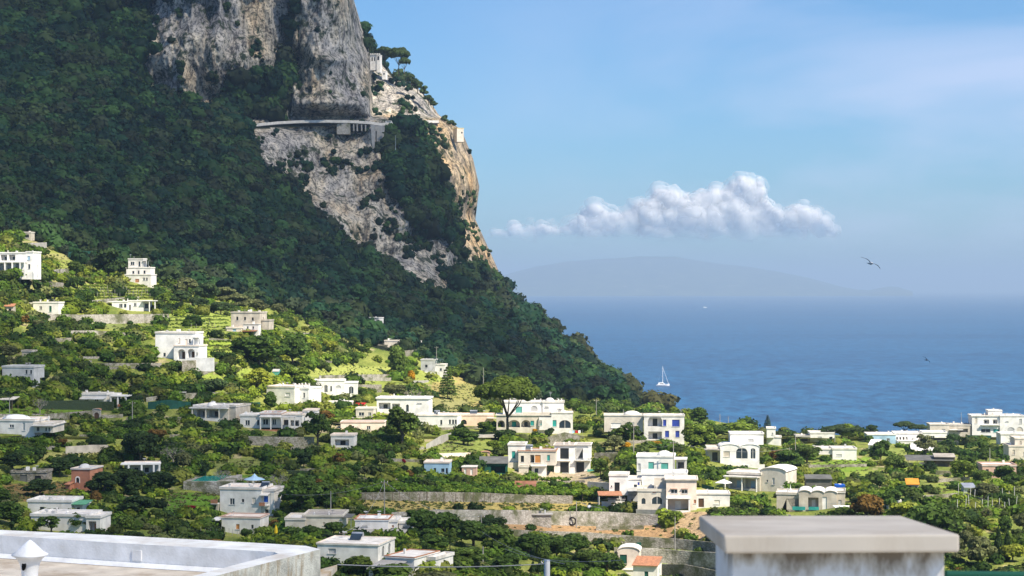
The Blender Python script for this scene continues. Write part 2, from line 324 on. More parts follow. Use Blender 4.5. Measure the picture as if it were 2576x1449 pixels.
def build_land():
    vs = np.concatenate([np.arange(-330, 0, 8), np.arange(0, 1449, 3.2), np.arange(1450, 1900, 25)]); nr = len(vs)
    s = np.concatenate([np.linspace(0, .32, 60)[:-1], np.linspace(.32, 1, 640)]); nc = len(s)
    Rv = edgeR(vs)
    U = -700+(Rv[:, None]+700)*s[None]; Vv = np.repeat(vs[:, None], nc, 1)
    D = Dof(U, Vv)
    P = np.stack([(U-U0)/F*D, D, (V0-Vv)/F*D], -1)
    nb = 12; k = np.arange(1, nb+1)[None, :, None]
    back = P[:, -1:, :]+k*np.array([-1.5, 18, -9.0])[None, None]+np.where(k > 6, (k-6)*np.array([0, 0, -14.]), 0)
    top = P[:1]+np.array([0, 60, -30.]); 
    G = np.concatenate([P, back], 1)
    uu = np.concatenate([U, np.repeat(U[:, -1:], nb, 1)], 1); vv = np.repeat(vs[:, None], nc+nb, 1)
    n2 = nc+nb; idx = np.arange(nr*n2).reshape(nr, n2)
    q = np.stack([idx[1:, :-1], idx[1:, 1:], idx[:-1, 1:], idx[:-1, :-1]], -1).reshape(-1, 4)
    uc = ((uu[1:, :-1]+uu[:-1, 1:])/2).ravel(); vc = ((vv[1:, :-1]+vv[:-1, 1:])/2).ravel()
    ismt = vc < vedge(uc)
    col = groundcol(uu.ravel(), vv.ravel()); rk = rockmask(uu.ravel(), vv.ravel())
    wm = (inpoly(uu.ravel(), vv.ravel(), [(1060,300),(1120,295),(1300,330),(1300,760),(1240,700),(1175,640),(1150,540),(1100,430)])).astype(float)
    V = G.reshape(-1, 3)
    for nm, sel, mat in (('mountain', ismt, 'rock'), ('hillside', ~ismt, 'ground')):
        qq = q[sel]; used = np.unique(qq); mp = np.zeros(len(V), np.int64); mp[used] = np.arange(len(used))
        c = col[used]
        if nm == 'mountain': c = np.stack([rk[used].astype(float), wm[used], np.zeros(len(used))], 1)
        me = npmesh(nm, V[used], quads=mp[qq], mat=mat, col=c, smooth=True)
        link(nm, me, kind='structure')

def land_mats():
    m, nt, out = nodes('ground'); L = nt.links
    b = nd(nt, 'ShaderNodeBsdfPrincipled', Roughness=.95); b.inputs['Specular IOR Level'].default_value = .1
    a = nd(nt, 'ShaderNodeAttribute', attribute_name='col'); g = nd(nt, 'ShaderNodeNewGeometry')
    n = nd(nt, 'ShaderNodeTexNoise', Scale=1.4, Detail=8.0, Roughness=.7); L.new(g.outputs['Position'], n.inputs['Vector'])
    r = ramp(nt, [(.3, (.5,.5,.5)), (.7, (1.9,1.8,1.6))]); L.new(n.outputs['Fac'], r.inputs['Fac'])
    L.new(mix(nt, a.outputs['Color'], r.outputs['Color'], 1, 'MULTIPLY'), b.inputs['Base Color'])
    bp = nd(nt, 'ShaderNodeBump', Strength=.9, Distance=.4); L.new(n.outputs['Fac'], bp.inputs['Height']); L.new(bp.outputs[0], b.inputs['Normal'])
    L.new(b.outputs[0], out.inputs[0])
    m, nt, out = nodes('rock'); L = nt.links
    b = nd(nt, 'ShaderNodeBsdfPrincipled', Roughness=.95); b.inputs['Specular IOR Level'].default_value = .1
    a = nd(nt, 'ShaderNodeAttribute', attribute_name='col'); g = nd(nt, 'ShaderNodeNewGeometry'); sp = nd(nt, 'ShaderNodeSeparateColor'); L.new(a.outputs['Color'], sp.inputs[0])
    mp = nd(nt, 'ShaderNodeMapping'); mp.inputs['Scale'].default_value = (1, .4, .4); L.new(g.outputs['Position'], mp.inputs['Vector'])
    n1 = nd(nt, 'ShaderNodeTexNoise', Scale=.045, Detail=6.0, Roughness=.6); L.new(mp.outputs[0], n1.inputs['Vector'])
    r1 = ramp(nt, [(.32, (.34,.325,.32)), (.45, (.51,.475,.43)), (.54, (.61,.54,.43)), (.66, (.64,.49,.32))]); L.new(n1.outputs['Fac'], r1.inputs['Fac'])
    n2 = nd(nt, 'ShaderNodeTexNoise', Scale=.16, Detail=10.0, Roughness=.78); L.new(mp.outputs[0], n2.inputs['Vector'])
    r2 = ramp(nt, [(.37, (.16,.16,.17)), (.43, (.7,.7,.7)), (.58, (1.28,1.25,1.2))]); L.new(n2.outputs['Fac'], r2.inputs['Fac'])
    c = mix(nt, r1.outputs['Color'], r2.outputs['Color'], 1, 'MULTIPLY')
    n3 = nd(nt, 'ShaderNodeTexNoise', Scale=.5, Detail=6.0, Roughness=.7); L.new(g.outputs['Position'], n3.inputs['Vector'])
    r3 = ramp(nt, [(.40, (.22,.24,.24)), (.52, (1.1,1.1,1.1))]); L.new(n3.outputs['Fac'], r3.inputs['Fac'])
    c = mix(nt, c, r3.outputs['Color'], 1, 'MULTIPLY')
    mq = nd(nt, 'ShaderNodeMapping'); mq.inputs['Scale'].default_value = (1, .5, .28); L.new(g.outputs['Position'], mq.inputs['Vector'])
    nw = nd(nt, 'ShaderNodeTexNoise', Scale=.08, Detail=5.0); L.new(mq.outputs[0], nw.inputs['Vector']); va = nd(nt, 'ShaderNodeVectorMath', operation='MULTIPLY_ADD'); va.inputs[1].default_value = (14, 14, 14); L.new(nw.outputs['Color'], va.inputs[0]); L.new(mq.outputs[0], va.inputs[2])
    vc = nd(nt, 'ShaderNodeTexVoronoi', Scale=.075, feature='DISTANCE_TO_EDGE'); L.new(va.outputs[0], vc.inputs['Vector']); rc = ramp(nt, [(0, (.28,.28,.3)), (.035, (.9,.9,.9)), (.08, (1,1,1))]); L.new(vc.outputs['Distance'], rc.inputs['Fac'])
    c = mix(nt, c, rc.outputs['Color'], 1, 'MULTIPLY')
    n4 = nd(nt, 'ShaderNodeTexNoise', Scale=.1, Detail=8.0, Roughness=.7); L.new(g.outputs['Position'], n4.inputs['Vector'])
    r4 = ramp(nt, [(.54, (0,0,0)), (.60, (1,1,1))]); L.new(n4.outputs['Fac'], r4.inputs['Fac'])
    c = mix(nt, c, (.04,.055,.028), r4.outputs['Color'])
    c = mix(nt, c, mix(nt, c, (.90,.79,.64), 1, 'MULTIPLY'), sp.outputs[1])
    c = mix(nt, (.02,.028,.014), c, sp.outputs[0])
    L.new(c, b.inputs['Base Color'])
    bp = nd(nt, 'ShaderNodeBump', Strength=1, Distance=3.5); L.new(n2.outputs['Fac'], bp.inputs['Height'])
    bp2 = nd(nt, 'ShaderNodeBump', Strength=.7, Distance=1.0); L.new(n3.outputs['Fac'], bp2.inputs['Height']); L.new(bp.outputs[0], bp2.inputs['Normal']); L.new(bp2.outputs[0], b.inputs['Normal'])
    L.new(b.outputs[0], out.inputs[0])
    m, nt, out = nodes('sea'); L = nt.links
    b = nd(nt, 'ShaderNodeBsdfPrincipled', Roughness=.35); b.inputs['Specular IOR Level'].default_value = .2
    g = nd(nt, 'ShaderNodeNewGeometry')
    mp = nd(nt, 'ShaderNodeMapping'); mp.inputs['Scale'].default_value = (1.3, .55, 1); L.new(g.outputs['Position'], mp.inputs['Vector'])
    n0 = nd(nt, 'ShaderNodeTexNoise', Scale=.0035, Detail=7.0, Roughness=.65); mpp = nd(nt, 'ShaderNodeMapping'); mpp.inputs['Scale'].default_value = (.25, 1, 1); L.new(g.outputs['Position'], mpp.inputs['Vector']); L.new(mpp.outputs[0], n0.inputs['Vector'])
    r = ramp(nt, [(.3, (.005,.052,.135)), (.7, (.013,.098,.21))]); L.new(n0.outputs['Fac'], r.inputs['Fac'])
    n1 = nd(nt, 'ShaderNodeTexNoise', Scale=.034, Detail=9.0, Roughness=.85); L.new(mp.outputs[0], n1.inputs['Vector'])
    r1 = ramp(nt, [(.42, (.35,.5,.6)), (.58, (1.7,1.5,1.4))]); L.new(n1.outputs['Fac'], r1.inputs['Fac'])
    L.new(mix(nt, r.outputs['Color'], r1.outputs['Color'], 1, 'MULTIPLY'), b.inputs['Base Color'])
    bp = nd(nt, 'ShaderNodeBump', Strength=.6, Distance=1.6); L.new(n1.outputs['Fac'], bp.inputs['Height']); L.new(bp.outputs[0], b.inputs['Normal'])
    L.new(b.outputs[0], out.inputs[0])
    m, nt, out = nodes('island'); L = nt.links
    b = nd(nt, 'ShaderNodeBsdfPrincipled', Roughness=.95); g = nd(nt, 'ShaderNodeNewGeometry')
    n1 = nd(nt, 'ShaderNodeTexNoise', Scale=.0035, Detail=8.0, Roughness=.75); L.new(g.outputs['Position'], n1.inputs['Vector'])
    r = ramp(nt, [(.4, (.04,.07,.05)), (.6, (.1,.13,.07)), (.66, (.35,.34,.3)), (.75, (.7,.68,.62))]); L.new(n1.outputs['Fac'], r.inputs['Fac']); L.new(r.outputs['Color'], b.inputs['Base Color']); L.new(b.outputs[0], out.inputs[0])

# ---------------------------------------------------------------- crowns
_ico = None
def ico():
    global _ico
    if _ico is None:
        bm = bmesh.new(); bmesh.ops.create_icosphere(bm, subdivisions=2, radius=1)
        _ico = (np.array([v.co[:] for v in bm.verts]), np.array([[v.index for v in f.verts] for f in bm.faces])); bm.free()
    return _ico
def leaves(rng, cen, rad, n, size, squash=.9, up=.35, inner=.75):
    """n leaf quads spread in the shell of each ellipsoid lobe. cen (k,3), rad (k,3)"""
    k = len(cen); li = np.repeat(np.arange(k), n); N = len(li)
    d = rng.normal(size=(N, 3)); d[:, 2] = np.where(d[:, 2] < -.3, -d[:, 2]*.6, d[:, 2]); d /= np.linalg.norm(d, axis=1)[:, None]
    rr = inner+(1.08-inner)*rng.random(N)**.6
    c = cen[li]+d*rad[li]*rr[:, None]
    nn = d+rng.normal(size=(N, 3))*.55; nn[:, 2] += up; nn /= np.linalg.norm(nn, axis=1)[:, None]
    t = rng.normal(size=(N, 3)); t -= nn*(t*nn).sum(1)[:, None]; t /= np.linalg.norm(t, axis=1)[:, None]; b = np.cross(nn, t)
    sz = (size[li] if np.ndim(size) else size)*(.55+.9*rng.random(N)); sz = np.asarray(sz).reshape(-1)[:, None]*np.ones((N, 1))
    q = np.stack([c+(t*a+b*e)*sz*.5 for a, e in ((-1,-.7),(1,-1),(.8,1),(-1,.8))], 1)
    return q, li
def crown_mesh(name, rng, cen, rad, n, size, colfn, core=.8, mat='foliage', up=.35):
    q, li = leaves(rng, cen, rad, n, size, up=up); N = len(q)
    V = q.reshape(-1, 3); quads = np.arange(N*4).reshape(N, 4); lc = colfn(li, N)
    col = np.repeat(lc, 4, 0)
    iv, it = ico(); k = len(cen)
    jit = 1+.18*rng.normal(size=(k, len(iv), 1))
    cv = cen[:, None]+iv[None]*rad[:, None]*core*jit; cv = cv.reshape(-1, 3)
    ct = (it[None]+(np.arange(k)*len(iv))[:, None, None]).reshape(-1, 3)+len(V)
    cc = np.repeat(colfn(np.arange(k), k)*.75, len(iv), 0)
    return npmesh(name, np.concatenate([V, cv]), quads=quads, tris=ct, mat=mat, col=np.concatenate([col, cc]))
# ---------------------------------------------------------------- woods
PAL_F = np.array([(.016,.045,.018),(.028,.07,.022),(.011,.034,.02),(.042,.088,.024),(.032,.046,.022),(.018,.055,.026),(.048,.075,.026)])
def build_forest():
    rng = np.random.default_rng(3)
    us, vs = [], []
    v = -90.0
    while v < 1045:
        sy = 8.0 if v < 560 else 8.6
        u = np.arange(-180, float(edgeR(v))-4, 11.5)
        us.append(u+rng.uniform(-6, 6, len(u))); vs.append(np.full(len(u), v)+rng.uniform(-5, 5, len(u))); v += sy
    u = np.concatenate(us); v = np.concatenate(vs)
    rk = rockmask(u, v); below = v > vedge(u)+rng.uniform(-6, 3, len(u))
    pn = fbm(u/38, v/26, 0*u, 4, 55)
    keep = (~rk) & (~below)
    for p in SHOWN: keep &= ~((u > p[0]-5) & (u < p[2]+5) & (v > p[1]+3) & (v < p[3]+9) & (v < 1000))
    bush = rk & (~below) & (pn > np.where(v > 322, .11, .17)+.14*rng.random(len(u))+.3*inpoly(u, v, ROCK[2])+.22*inpoly(u, v, ROCK[1]))
    extra = inpoly(u, v, [(1100,690),(1180,672),(1285,740),(1290,760),(1180,760)])
    sel = keep | bush | (extra & ~below)
    rk = (rk & ~extra)[sel]; u, v, = u[sel], v[sel]
    D = Dof(u, v); n = len(u)
    r = np.where(rk, rng.uniform(1.0, 2.6, n), (2.3+4.8*rng.random(n)**2.6)*np.clip(D/1050, .8, 1.2))
    c = np.stack([(u-U0)/F*D, D-.4*r, (V0-v)/F*D+r*.45], 1)
    rad = np.stack([r, r, r*rng.uniform(.8, 1.15, n)], 1)
    # every crown is two or three lumps
    k2 = rng.random(n) < .75
    off = rng.normal(size=(n, 3))*np.array([.55, .4, .35])*r[:, None]
    c2 = (c+off)[k2]; rad2 = rad[k2]*rng.uniform(.55, .8, (k2.sum(), 1))
    pal = rng.integers(0, len(PAL_F), n); big = fbm(u/120, v/80, 0*u, 3, 5)
    pal = np.where(big > .22, rng.choice([1, 3, 6, 4], n), pal)
    colr = 1.1*PAL_F[pal]*rng.uniform(.6, 1.5, (n, 1))
    lit = sstep(0, 1, (u-(1290+(v-760)*1.15))/60)*(v > 740)   # lighter sunlit tone put into the crown colour on the seaward rib
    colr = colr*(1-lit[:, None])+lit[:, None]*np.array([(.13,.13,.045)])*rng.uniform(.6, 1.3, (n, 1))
    cen = np.concatenate([c, c2]); rd = np.concatenate([rad, rad2]); cl = np.concatenate([colr, colr[k2]*rng.uniform(.8, 1.35, (k2.sum(), 1))])
    rkk = np.concatenate([rk, rk[k2]])
    def colfn(li, N): return cl[li]*(rng.uniform(.6, 1.45, (N, 1)))
    for nm, s in (('forest', ~rkk), ('cliff_scrub', rkk)):
        cl_ = cl; 
        idx = np.where(s)[0]; cl = cl_[idx]
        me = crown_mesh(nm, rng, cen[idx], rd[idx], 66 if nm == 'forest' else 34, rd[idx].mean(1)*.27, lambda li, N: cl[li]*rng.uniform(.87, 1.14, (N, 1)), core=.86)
        cl = cl_
        link(nm, me, kind='stuff', label={'forest':'dense dark green wood covering the shaded mountainside', 'cliff_scrub':'dark green scrub clinging to the ledges of the grey cliff'}[nm], cat={'forest':'forest','cliff_scrub':'shrubs'}[nm])
    print('crowns', len(cen))

PAL_V = np.array([(.088,.152,.018),(.135,.205,.020),(.048,.095,.016),(.19,.25,.024),(.21,.235,.042),(.07,.10,.022),(.15,.17,.055),(.034,.066,.015),(.10,.172,.020)])
def build_grass():
    rng = np.random.default_rng(17); us, vs = [], []
    for p, k in LAWN:
        a = np.array(p); n = int(abs((a[:, 0].max()-a[:, 0].min())*(a[:, 1].max()-a[:, 1].min()))/16)
        u = rng.uniform(a[:, 0].min(), a[:, 0].max(), n); v = rng.uniform(a[:, 1].min(), a[:, 1].max(), n); m = inpoly(u, v, p) & (fbm(u/25, v/9, 0*u, 3, 3) > -.15); us.append(u[m]); vs.append(v[m])
    u = np.concatenate(us); v = np.concatenate(vs); m = v > vedge(u)+4; earth = inpoly(u, v, LAWN[5][0]) | inpoly(u, v, LAWN[6][0]) | inpoly(u, v, LAWN[15][0]); m &= (~earth) | (rng.random(len(u)) < .12); m &= rng.random(len(u)) < .55; u, v = u[m], v[m]; D = Dof(u, v); n = len(u); r = rng.uniform(.15, .38, n)
    c = np.stack([(u-U0)/F*D, D, (V0-v)/F*D+.05], 1); rad = np.stack([r*1.3, r*1.3, r*.7], 1); cl = np.array([(.11,.15,.03),(.16,.17,.06),(.08,.12,.025),(.22,.2,.09)])[rng.integers(0, 4, n)]*rng.uniform(.7, 1.3, (n, 1))
    link('grass_tufts', crown_mesh('grass_tufts', rng, c, rad, 14, .22, lambda li, N: cl[li]*rng.uniform(.7, 1.3, (N, 1)), core=.5), kind='stuff', label='short tufts of grass and weeds on the lawns and terraces', cat='grass'); print('tufts', n)
def build_undergrowth():
    rng = np.random.default_rng(11)
    us, vs = [], []
    v = 596.0
    while v < 1560:
        t = np.interp(v, [596, 800, 1100, 1449, 1560], [7.0, 7.8, 10.5, 15, 18])
        u = np.arange(-120 if v < 1449 else 0, min(2700, float(edgeR(v))), t*1.35)
        us.append(u+rng.uniform(-t*.7, t*.7, len(u))); vs.append(np.full(len(u), v)+rng.uniform(-t*.35, t*.35, len(u))); v += t*.62
    u = np.concatenate(us); v = np.concatenate(vs)
    keep = v > vedge(u)-2
    for x0, y0, x1, y1 in SHOWN:
        keep &= ~((u > x0-2) & (u < x1+2) & (v > y0+.25*(y1-y0)) & (v < y1+min(14, 5+(y1-y0)*.25)))
    for p in OPEN: keep &= ~(inpoly(u, v, p) & (rng.random(len(u)) < .96))
    pn = fbm(u/40, v/14, 0*u, 3, 91); keep &= ~((pn < -.06) & (rng.random(len(u)) < .88))
    u, v = u[keep], v[keep]; D = Dof(u, v); n = len(u); pn = pn[keep]
    r = rng.uniform(.7, 1.9, n)*np.where(pn > .15, 1.35, 1.0)*np.clip(D/520, .75, 1.25)
    c = np.stack([(u-U0)/F*D, D, (V0-v)/F*D+r*.35], 1); rad = np.stack([r*1.12, r*1.1, r*.85], 1)
    g = fbm(u/70, v/22, 2+0*u, 3, 33); i1 = rng.integers(0, len(PAL_V), n); i1 = np.where(g > .2, rng.choice([1, 3, 4, 8], n), np.where(g < -.2, rng.choice([0, 2, 5, 7], n), i1))
    cl = PAL_V[i1]*rng.uniform(.6, 1.45, (n, 1))
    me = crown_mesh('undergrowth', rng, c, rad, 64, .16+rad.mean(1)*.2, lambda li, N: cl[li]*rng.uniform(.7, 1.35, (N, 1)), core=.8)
    link('undergrowth', me, kind='stuff', label='low green bushes and brambles covering the terraced hillside', cat='shrubs'); print('bushes', n)

# ---------------------------------------------------------------- sea, island, clouds, air, light
def build_sea():
    ys = np.concatenate([np.linspace(420, 3000, 60), np.geomspace(3100, 92000, 60)]); xs = np.linspace(-1, 1, 80)
    X = xs[None]*(ys[:, None]*.9+3000); Y = np.repeat(ys[:, None], 80, 1)
    V = np.stack([X, Y, np.full_like(X, -120)], -1).reshape(-1, 3); i = np.arange(120*80).reshape(120, 80)
    q = np.stack([i[:-1, :-1], i[:-1, 1:], i[1:, 1:], i[1:, :-1]], -1).reshape(-1, 4)
    link('sea', npmesh('sea', V, quads=q, mat='sea', smooth=True), kind='structure')
def build_island():
    prof = [(1180,722),(1240,700),(1290,683),(1350,664),(1420,648),(1500,640),(1600,633),(1700,636),(1780,652),(1880,667),(1960,681),(2030,697),(2080,712),(2125,726),(2160,732),(2190,734),(2215,728),(2240,723),(2262,724),(2285,733),(2300,737.5)]
    D = 30000; n = 260; us = np.linspace(1180, 2300, n); top = np.interp(us, [p[0] for p in prof], [p[1] for p in prof])
    m = 40; V = []
    for j in range(m):
        t = j/(m-1); d = D+t*6000
        h = (V0-top+3)/F*D+120; hh = h*np.sin(min(t*1.25, 1)*PI/2)**.8 if t < .8 else h*(1-(t-.8)/.2)
        X = (us-U0)/F*d; z = hh*(1+.10*fbm(X/1700, d/1300+0*X, 0*X, 4, 8)*math.sin(PI*t))
        V.append(np.stack([X, np.full(n, d)+400*fbm(X/3000, t+0*X, 0*X, 3, 4), z-120-2], 1))
    i = np.arange(n*m).reshape(m, n); q = np.stack([i[:-1, :-1], i[:-1, 1:], i[1:, 1:], i[1:, :-1]], -1).reshape(-1, 4)
    link('distant_island', npmesh('distant_island', np.concatenate(V), quads=q, mat='island', smooth=True), kind='structure', label='pale blue island with villages along its shore, seen through haze', cat='island')
PUFF = [(1880,482,36),(1842,500,34),(1800,492,26),(1765,505,26),(1730,518,24),(1690,502,27),(1664,488,20),(1640,525,24),(1606,524,16),(1500,546,32),(1532,556,30),(1580,552,28),(1650,552,34),(1700,548,34),(1755,545,38),(1800,545,42),(1860,545,46),(1912,528,34),(1930,548,34),(1970,560,28),(2012,540,24),(2040,540,22),(2062,558,18),(2092,572,11),
 (1296,566,13),(1330,570,14),(1360,566,15),(1386,574,13),(1445,572,22),(1475,562,20),(1250,585,16),(1300,590,22),(1370,590,22),(1430,590,26),(1500,584,30),(1570,582,34),(1650,582,36),(1730,580,36),(1810,580,36),(1880,580,34),(1950,582,24),(2010,578,18),(2060,576,12),(1600,540,20),(1870,460,20),(1900,470,24),(1845,472,22)]
def build_cloud():
    rng = np.random.default_rng(2); D = 72000; s = D/F; bm = bmesh.new(); PF = [(u, v+12, r*.95) for u, v, r in PUFF]+[(1255,600,18),(1320,604,22),(1400,606,24),(1480,604,26),(1560,606,26),(1650,606,26),(1740,606,26),(1830,606,26),(1920,604,24),(2000,600,20)]
    sub = []
    for (u, v, r) in PF:
        sub.append((u, v, r, 0))
        for k in range(5):
            a = rng.uniform(-.3, PI+.3); rr = r*rng.uniform(.28, .5); sub.append((u+math.cos(a)*r*.8, v-math.sin(a)*r*.8, rr, rng.uniform(-.9, .2)*r))
    for u, v, r, dy in sub:
        res = bmesh.ops.create_icosphere(bm, subdivisions=3 if r > 16 else 2, radius=1)['verts']
        c = at(u, v, D); 
        for w in res: w.co = Vector((c.x+w.co.x*r*s, D+dy*s+w.co.y*r*s, c.z+w.co.z*r*s))
    me = bpy.data.meshes.new('cumulus_cloud'); bm.to_mesh(me); bm.free()
    tmp = bpy.data.objects.new('tmp_cloud', me); C.objects.link(tmp); md = tmp.modifiers.new('r', 'REMESH'); md.mode = 'VOXEL'; md.voxel_size = 75; sm = tmp.modifiers.new('s', 'SMOOTH'); sm.iterations = 8; sm.factor = .6
    me2 = bpy.data.meshes.new_from_object(tmp.evaluated_get(bpy.context.evaluated_depsgraph_get())); bpy.data.objects.remove(tmp); me = me2; me.name = 'cumulus_cloud'
    n = len(me.vertices); P = np.empty(n*3, np.float32); me.vertices.foreach_get('co', P); P = P.reshape(-1, 3).astype(float)
    N = np.empty(n*3, np.float32); me.vertices.foreach_get('normal', N); N = N.reshape(-1, 3)
    a = 1-np.abs(fbm(P[:, 0]/420, P[:, 1]/420, P[:, 2]/420, 5, 5, .6))*2.4; a3 = fbm(P[:, 0]/520, P[:, 1]/520, P[:, 2]/520, 3, 25); a2 = fbm(P[:, 0]/1300, P[:, 1]/1300, P[:, 2]/1300, 2, 15)
    P = P+N*(a*38+a2*260+a3*110)[:, None]; me.vertices.foreach_set('co', P.astype(np.float32).ravel())
    zt = (V0-540)/F*D; zb = (V0-614)/F*D
    al = sstep(zb, zt, P[:, 2]+fbm(P[:, 0]/700, 0*P[:, 0], P[:, 2]/300, 3, 6)*250)
    P0 = P.copy(); al0 = al.copy(); F3 = np.empty(len(me.polygons)*4, np.int32) if all(p.loop_total == 4 for p in me.polygons) else None; me.loops.foreach_get('vertex_index', F3); F3 = F3.reshape(-1, 4); PP, AA, FF = [], [], []
    for j, (of, k_) in enumerate(((0, .82), (55, .34), (120, .22), (210, .12))):
        nz = fbm(P0[:, 0]/330+j*9, P0[:, 1]/330, P0[:, 2]/330, 4, 40+j); PP.append(P0+N*((of+nz*of*1.3)[:, None])); AA.append(al0*k_*(1 if j == 0 else np.clip(.9+nz*2.2, 0, 1.6))); FF.append(F3+j*n)
    me = npmesh('cumulus_cloud', np.concatenate(PP), quads=np.concatenate(FF), smooth=True); al = np.concatenate(AA).clip(0, 1); n = len(al)
    ca = me.color_attributes.new('col', 'FLOAT_COLOR', 'POINT'); c4 = np.ones((n, 4), np.float32); c4[:, 0] = al; ca.data.foreach_set('color', c4.ravel())
    me.polygons.foreach_set('use_smooth', np.ones(len(me.polygons), bool))
    m, nt, out = nodes('cloud'); L = nt.links
    d = nd(nt, 'ShaderNodeBsdfPrincipled', Roughness=1.0); d.inputs['Base Color'].default_value = (.97,.97,.98,1); d.inputs['Specular IOR Level'].default_value = 0; d.inputs['Subsurface Weight'].default_value = 1; d.inputs['Subsurface Radius'].default_value = (1,1,1); d.inputs['Subsurface Scale'].default_value = 420
    tl = nd(nt, 'ShaderNodeBsdfTranslucent'); tl.inputs['Color'].default_value = (.95,.95,.97,1); m0 = nd(nt, 'ShaderNodeMixShader'); m0.inputs[0].default_value = .3; L.new(d.outputs[0], m0.inputs[1]); L.new(tl.outputs[0], m0.inputs[2])
    t = nd(nt, 'ShaderNodeBsdfTransparent'); at_ = nd(nt, 'ShaderNodeAttribute', attribute_name='col'); sp = nd(nt, 'ShaderNodeSeparateColor'); L.new(at_.outputs['Color'], sp.inputs[0])
    mm = nd(nt, 'ShaderNodeMath', operation='MULTIPLY'); mm.inputs[1].default_value = 1.0; L.new(sp.outputs[0], mm.inputs[0])
    ms = nd(nt, 'ShaderNodeMixShader'); L.new(mm.outputs[0], ms.inputs[0]); L.new(t.outputs[0], ms.inputs[1]); L.new(m0.outputs[0], ms.inputs[2]); L.new(ms.outputs[0], out.inputs[0])
    me.materials.append(m); link('cumulus_cloud', me, kind='structure')

SHADE = [  # unseen clouds shaped to cast the wanted shade: outline on the land, in lines of sight, and how thick the cloud is
 ([(-900,-330),(700,-330),(880,-60),(912,60),(928,130),(935,290),(985,300),(1060,330),(1105,450),(1150,560),(1175,680),(1215,760),(1300,860),(1420,960),(1500,1022),(1400,1010),(1240,960),(1180,925),(1050,860),(960,800),(860,790),(760,770),(650,740),(560,690),(420,660),(330,650),(250,640),(130,600),(40,570),(-900,560)], .70),
 ([(-700,850),(0,845),(250,880),(390,950),(520,985),(640,1050),(800,1085),(960,1120),(1120,1180),(1260,1260),(1300,1340),(1250,1449),(1200,1750),(30.,60.,-20.),(45.,-70.,-3.),(-260.,-70.,-3.),(-700,1750)], .56),
]
def build_shade_clouds():
    zc = 900.0; m, nt, out = nodes('shadecloud'); L = nt.links
    d = nd(nt, 'ShaderNodeBsdfTranslucent'); d.inputs['Color'].default_value = (.9,.9,.92,1); t = nd(nt, 'ShaderNodeBsdfTransparent')
    a = nd(nt, 'ShaderNodeAttribute', attribute_name='col'); sp = nd(nt, 'ShaderNodeSeparateColor'); L.new(a.outputs['Color'], sp.inputs[0]); ms = nd(nt, 'ShaderNodeMixShader')
    L.new(sp.outputs[0], ms.inputs[0]); L.new(t.outputs[0], ms.inputs[1]); L.new(d.outputs[0], ms.inputs[2]); L.new(ms.outputs[0], out.inputs[0])
    for poly, thick in SHADE:
        pp = []
        for i in range(len(poly)):
            if len(poly[i]) == 3 or len(poly[(i+1) % len(poly)]) == 3: pp.append(poly[i]); continue
            (a0, b0), (a1, b1) = poly[i], poly[(i+1) % len(poly)]
            for k in range(4): pp.append((a0+(a1-a0)*k/4, b0+(b1-b0)*k/4))
        pts = []
        for uv in pp:
            if len(uv) == 3: P = Vector(uv)
            else: D = float(Dof([uv[0]], [uv[1]], False)[0]); P = at(uv[0], uv[1], D)
            tt = (zc-P.z)/SUN.z; q = P+SUN*tt; pts.append((q.x, q.y))
        A = np.array(pts); x0, y0 = A.min(0)-60; x1, y1 = A.max(0)+60; h = 7.0
        gx = np.arange(x0, x1, h); gy = np.arange(y0, y1, h); X, Y = np.meshgrid(gx, gy)
        Xd = X+fbm(X/60, Y/60, 0*X, 3, 60)*14; Yd = Y+fbm(X/60, Y/60, 5+0*X, 3, 61)*14
        ins = inpoly(Xd, Yd, pts).astype(float)
        B = ins.copy()
        for _ in range(2):
            B = (B+np.roll(B, 1, 0)+np.roll(B, -1, 0)+np.roll(B, 1, 1)+np.roll(B, -1, 1))/5
        al = 1-np.sqrt(1-thick*B*(1+.12*fbm(X/90, Y/90, 0*X, 3, 8)).clip(.5, 1.15)).clip(0, 1)
        dep = 8+60*B*(1+.5*fbm(X/80, Y/80, 0*X, 4, 12))
        ny, nx = X.shape; i = np.arange(nx*ny).reshape(ny, nx)
        Vt = np.stack([X, Y, zc+dep*.6+0*X], -1).reshape(-1, 3); Vb = np.stack([X, Y, zc-dep*.4], -1).reshape(-1, 3)
        use = (B[:-1, :-1]+B[1:, 1:]+B[1:, :-1]+B[:-1, 1:]) > .02
        q = np.stack([i[:-1, :-1], i[:-1, 1:], i[1:, 1:], i[1:, :-1]], -1)[use]
        V = np.concatenate([Vt, Vb]); qq = np.concatenate([q, q[:, ::-1]+nx*ny]); c = np.repeat(np.concatenate([al.ravel(), al.ravel()])[:, None], 3, 1)
        used = np.unique(qq); mp = np.zeros(len(V), int); mp[used] = np.arange(len(used))
        link('shade_cloud', npmesh('shade_cloud', V[used], quads=mp[qq], mat='shadecloud', col=c[used], smooth=True), kind='structure')

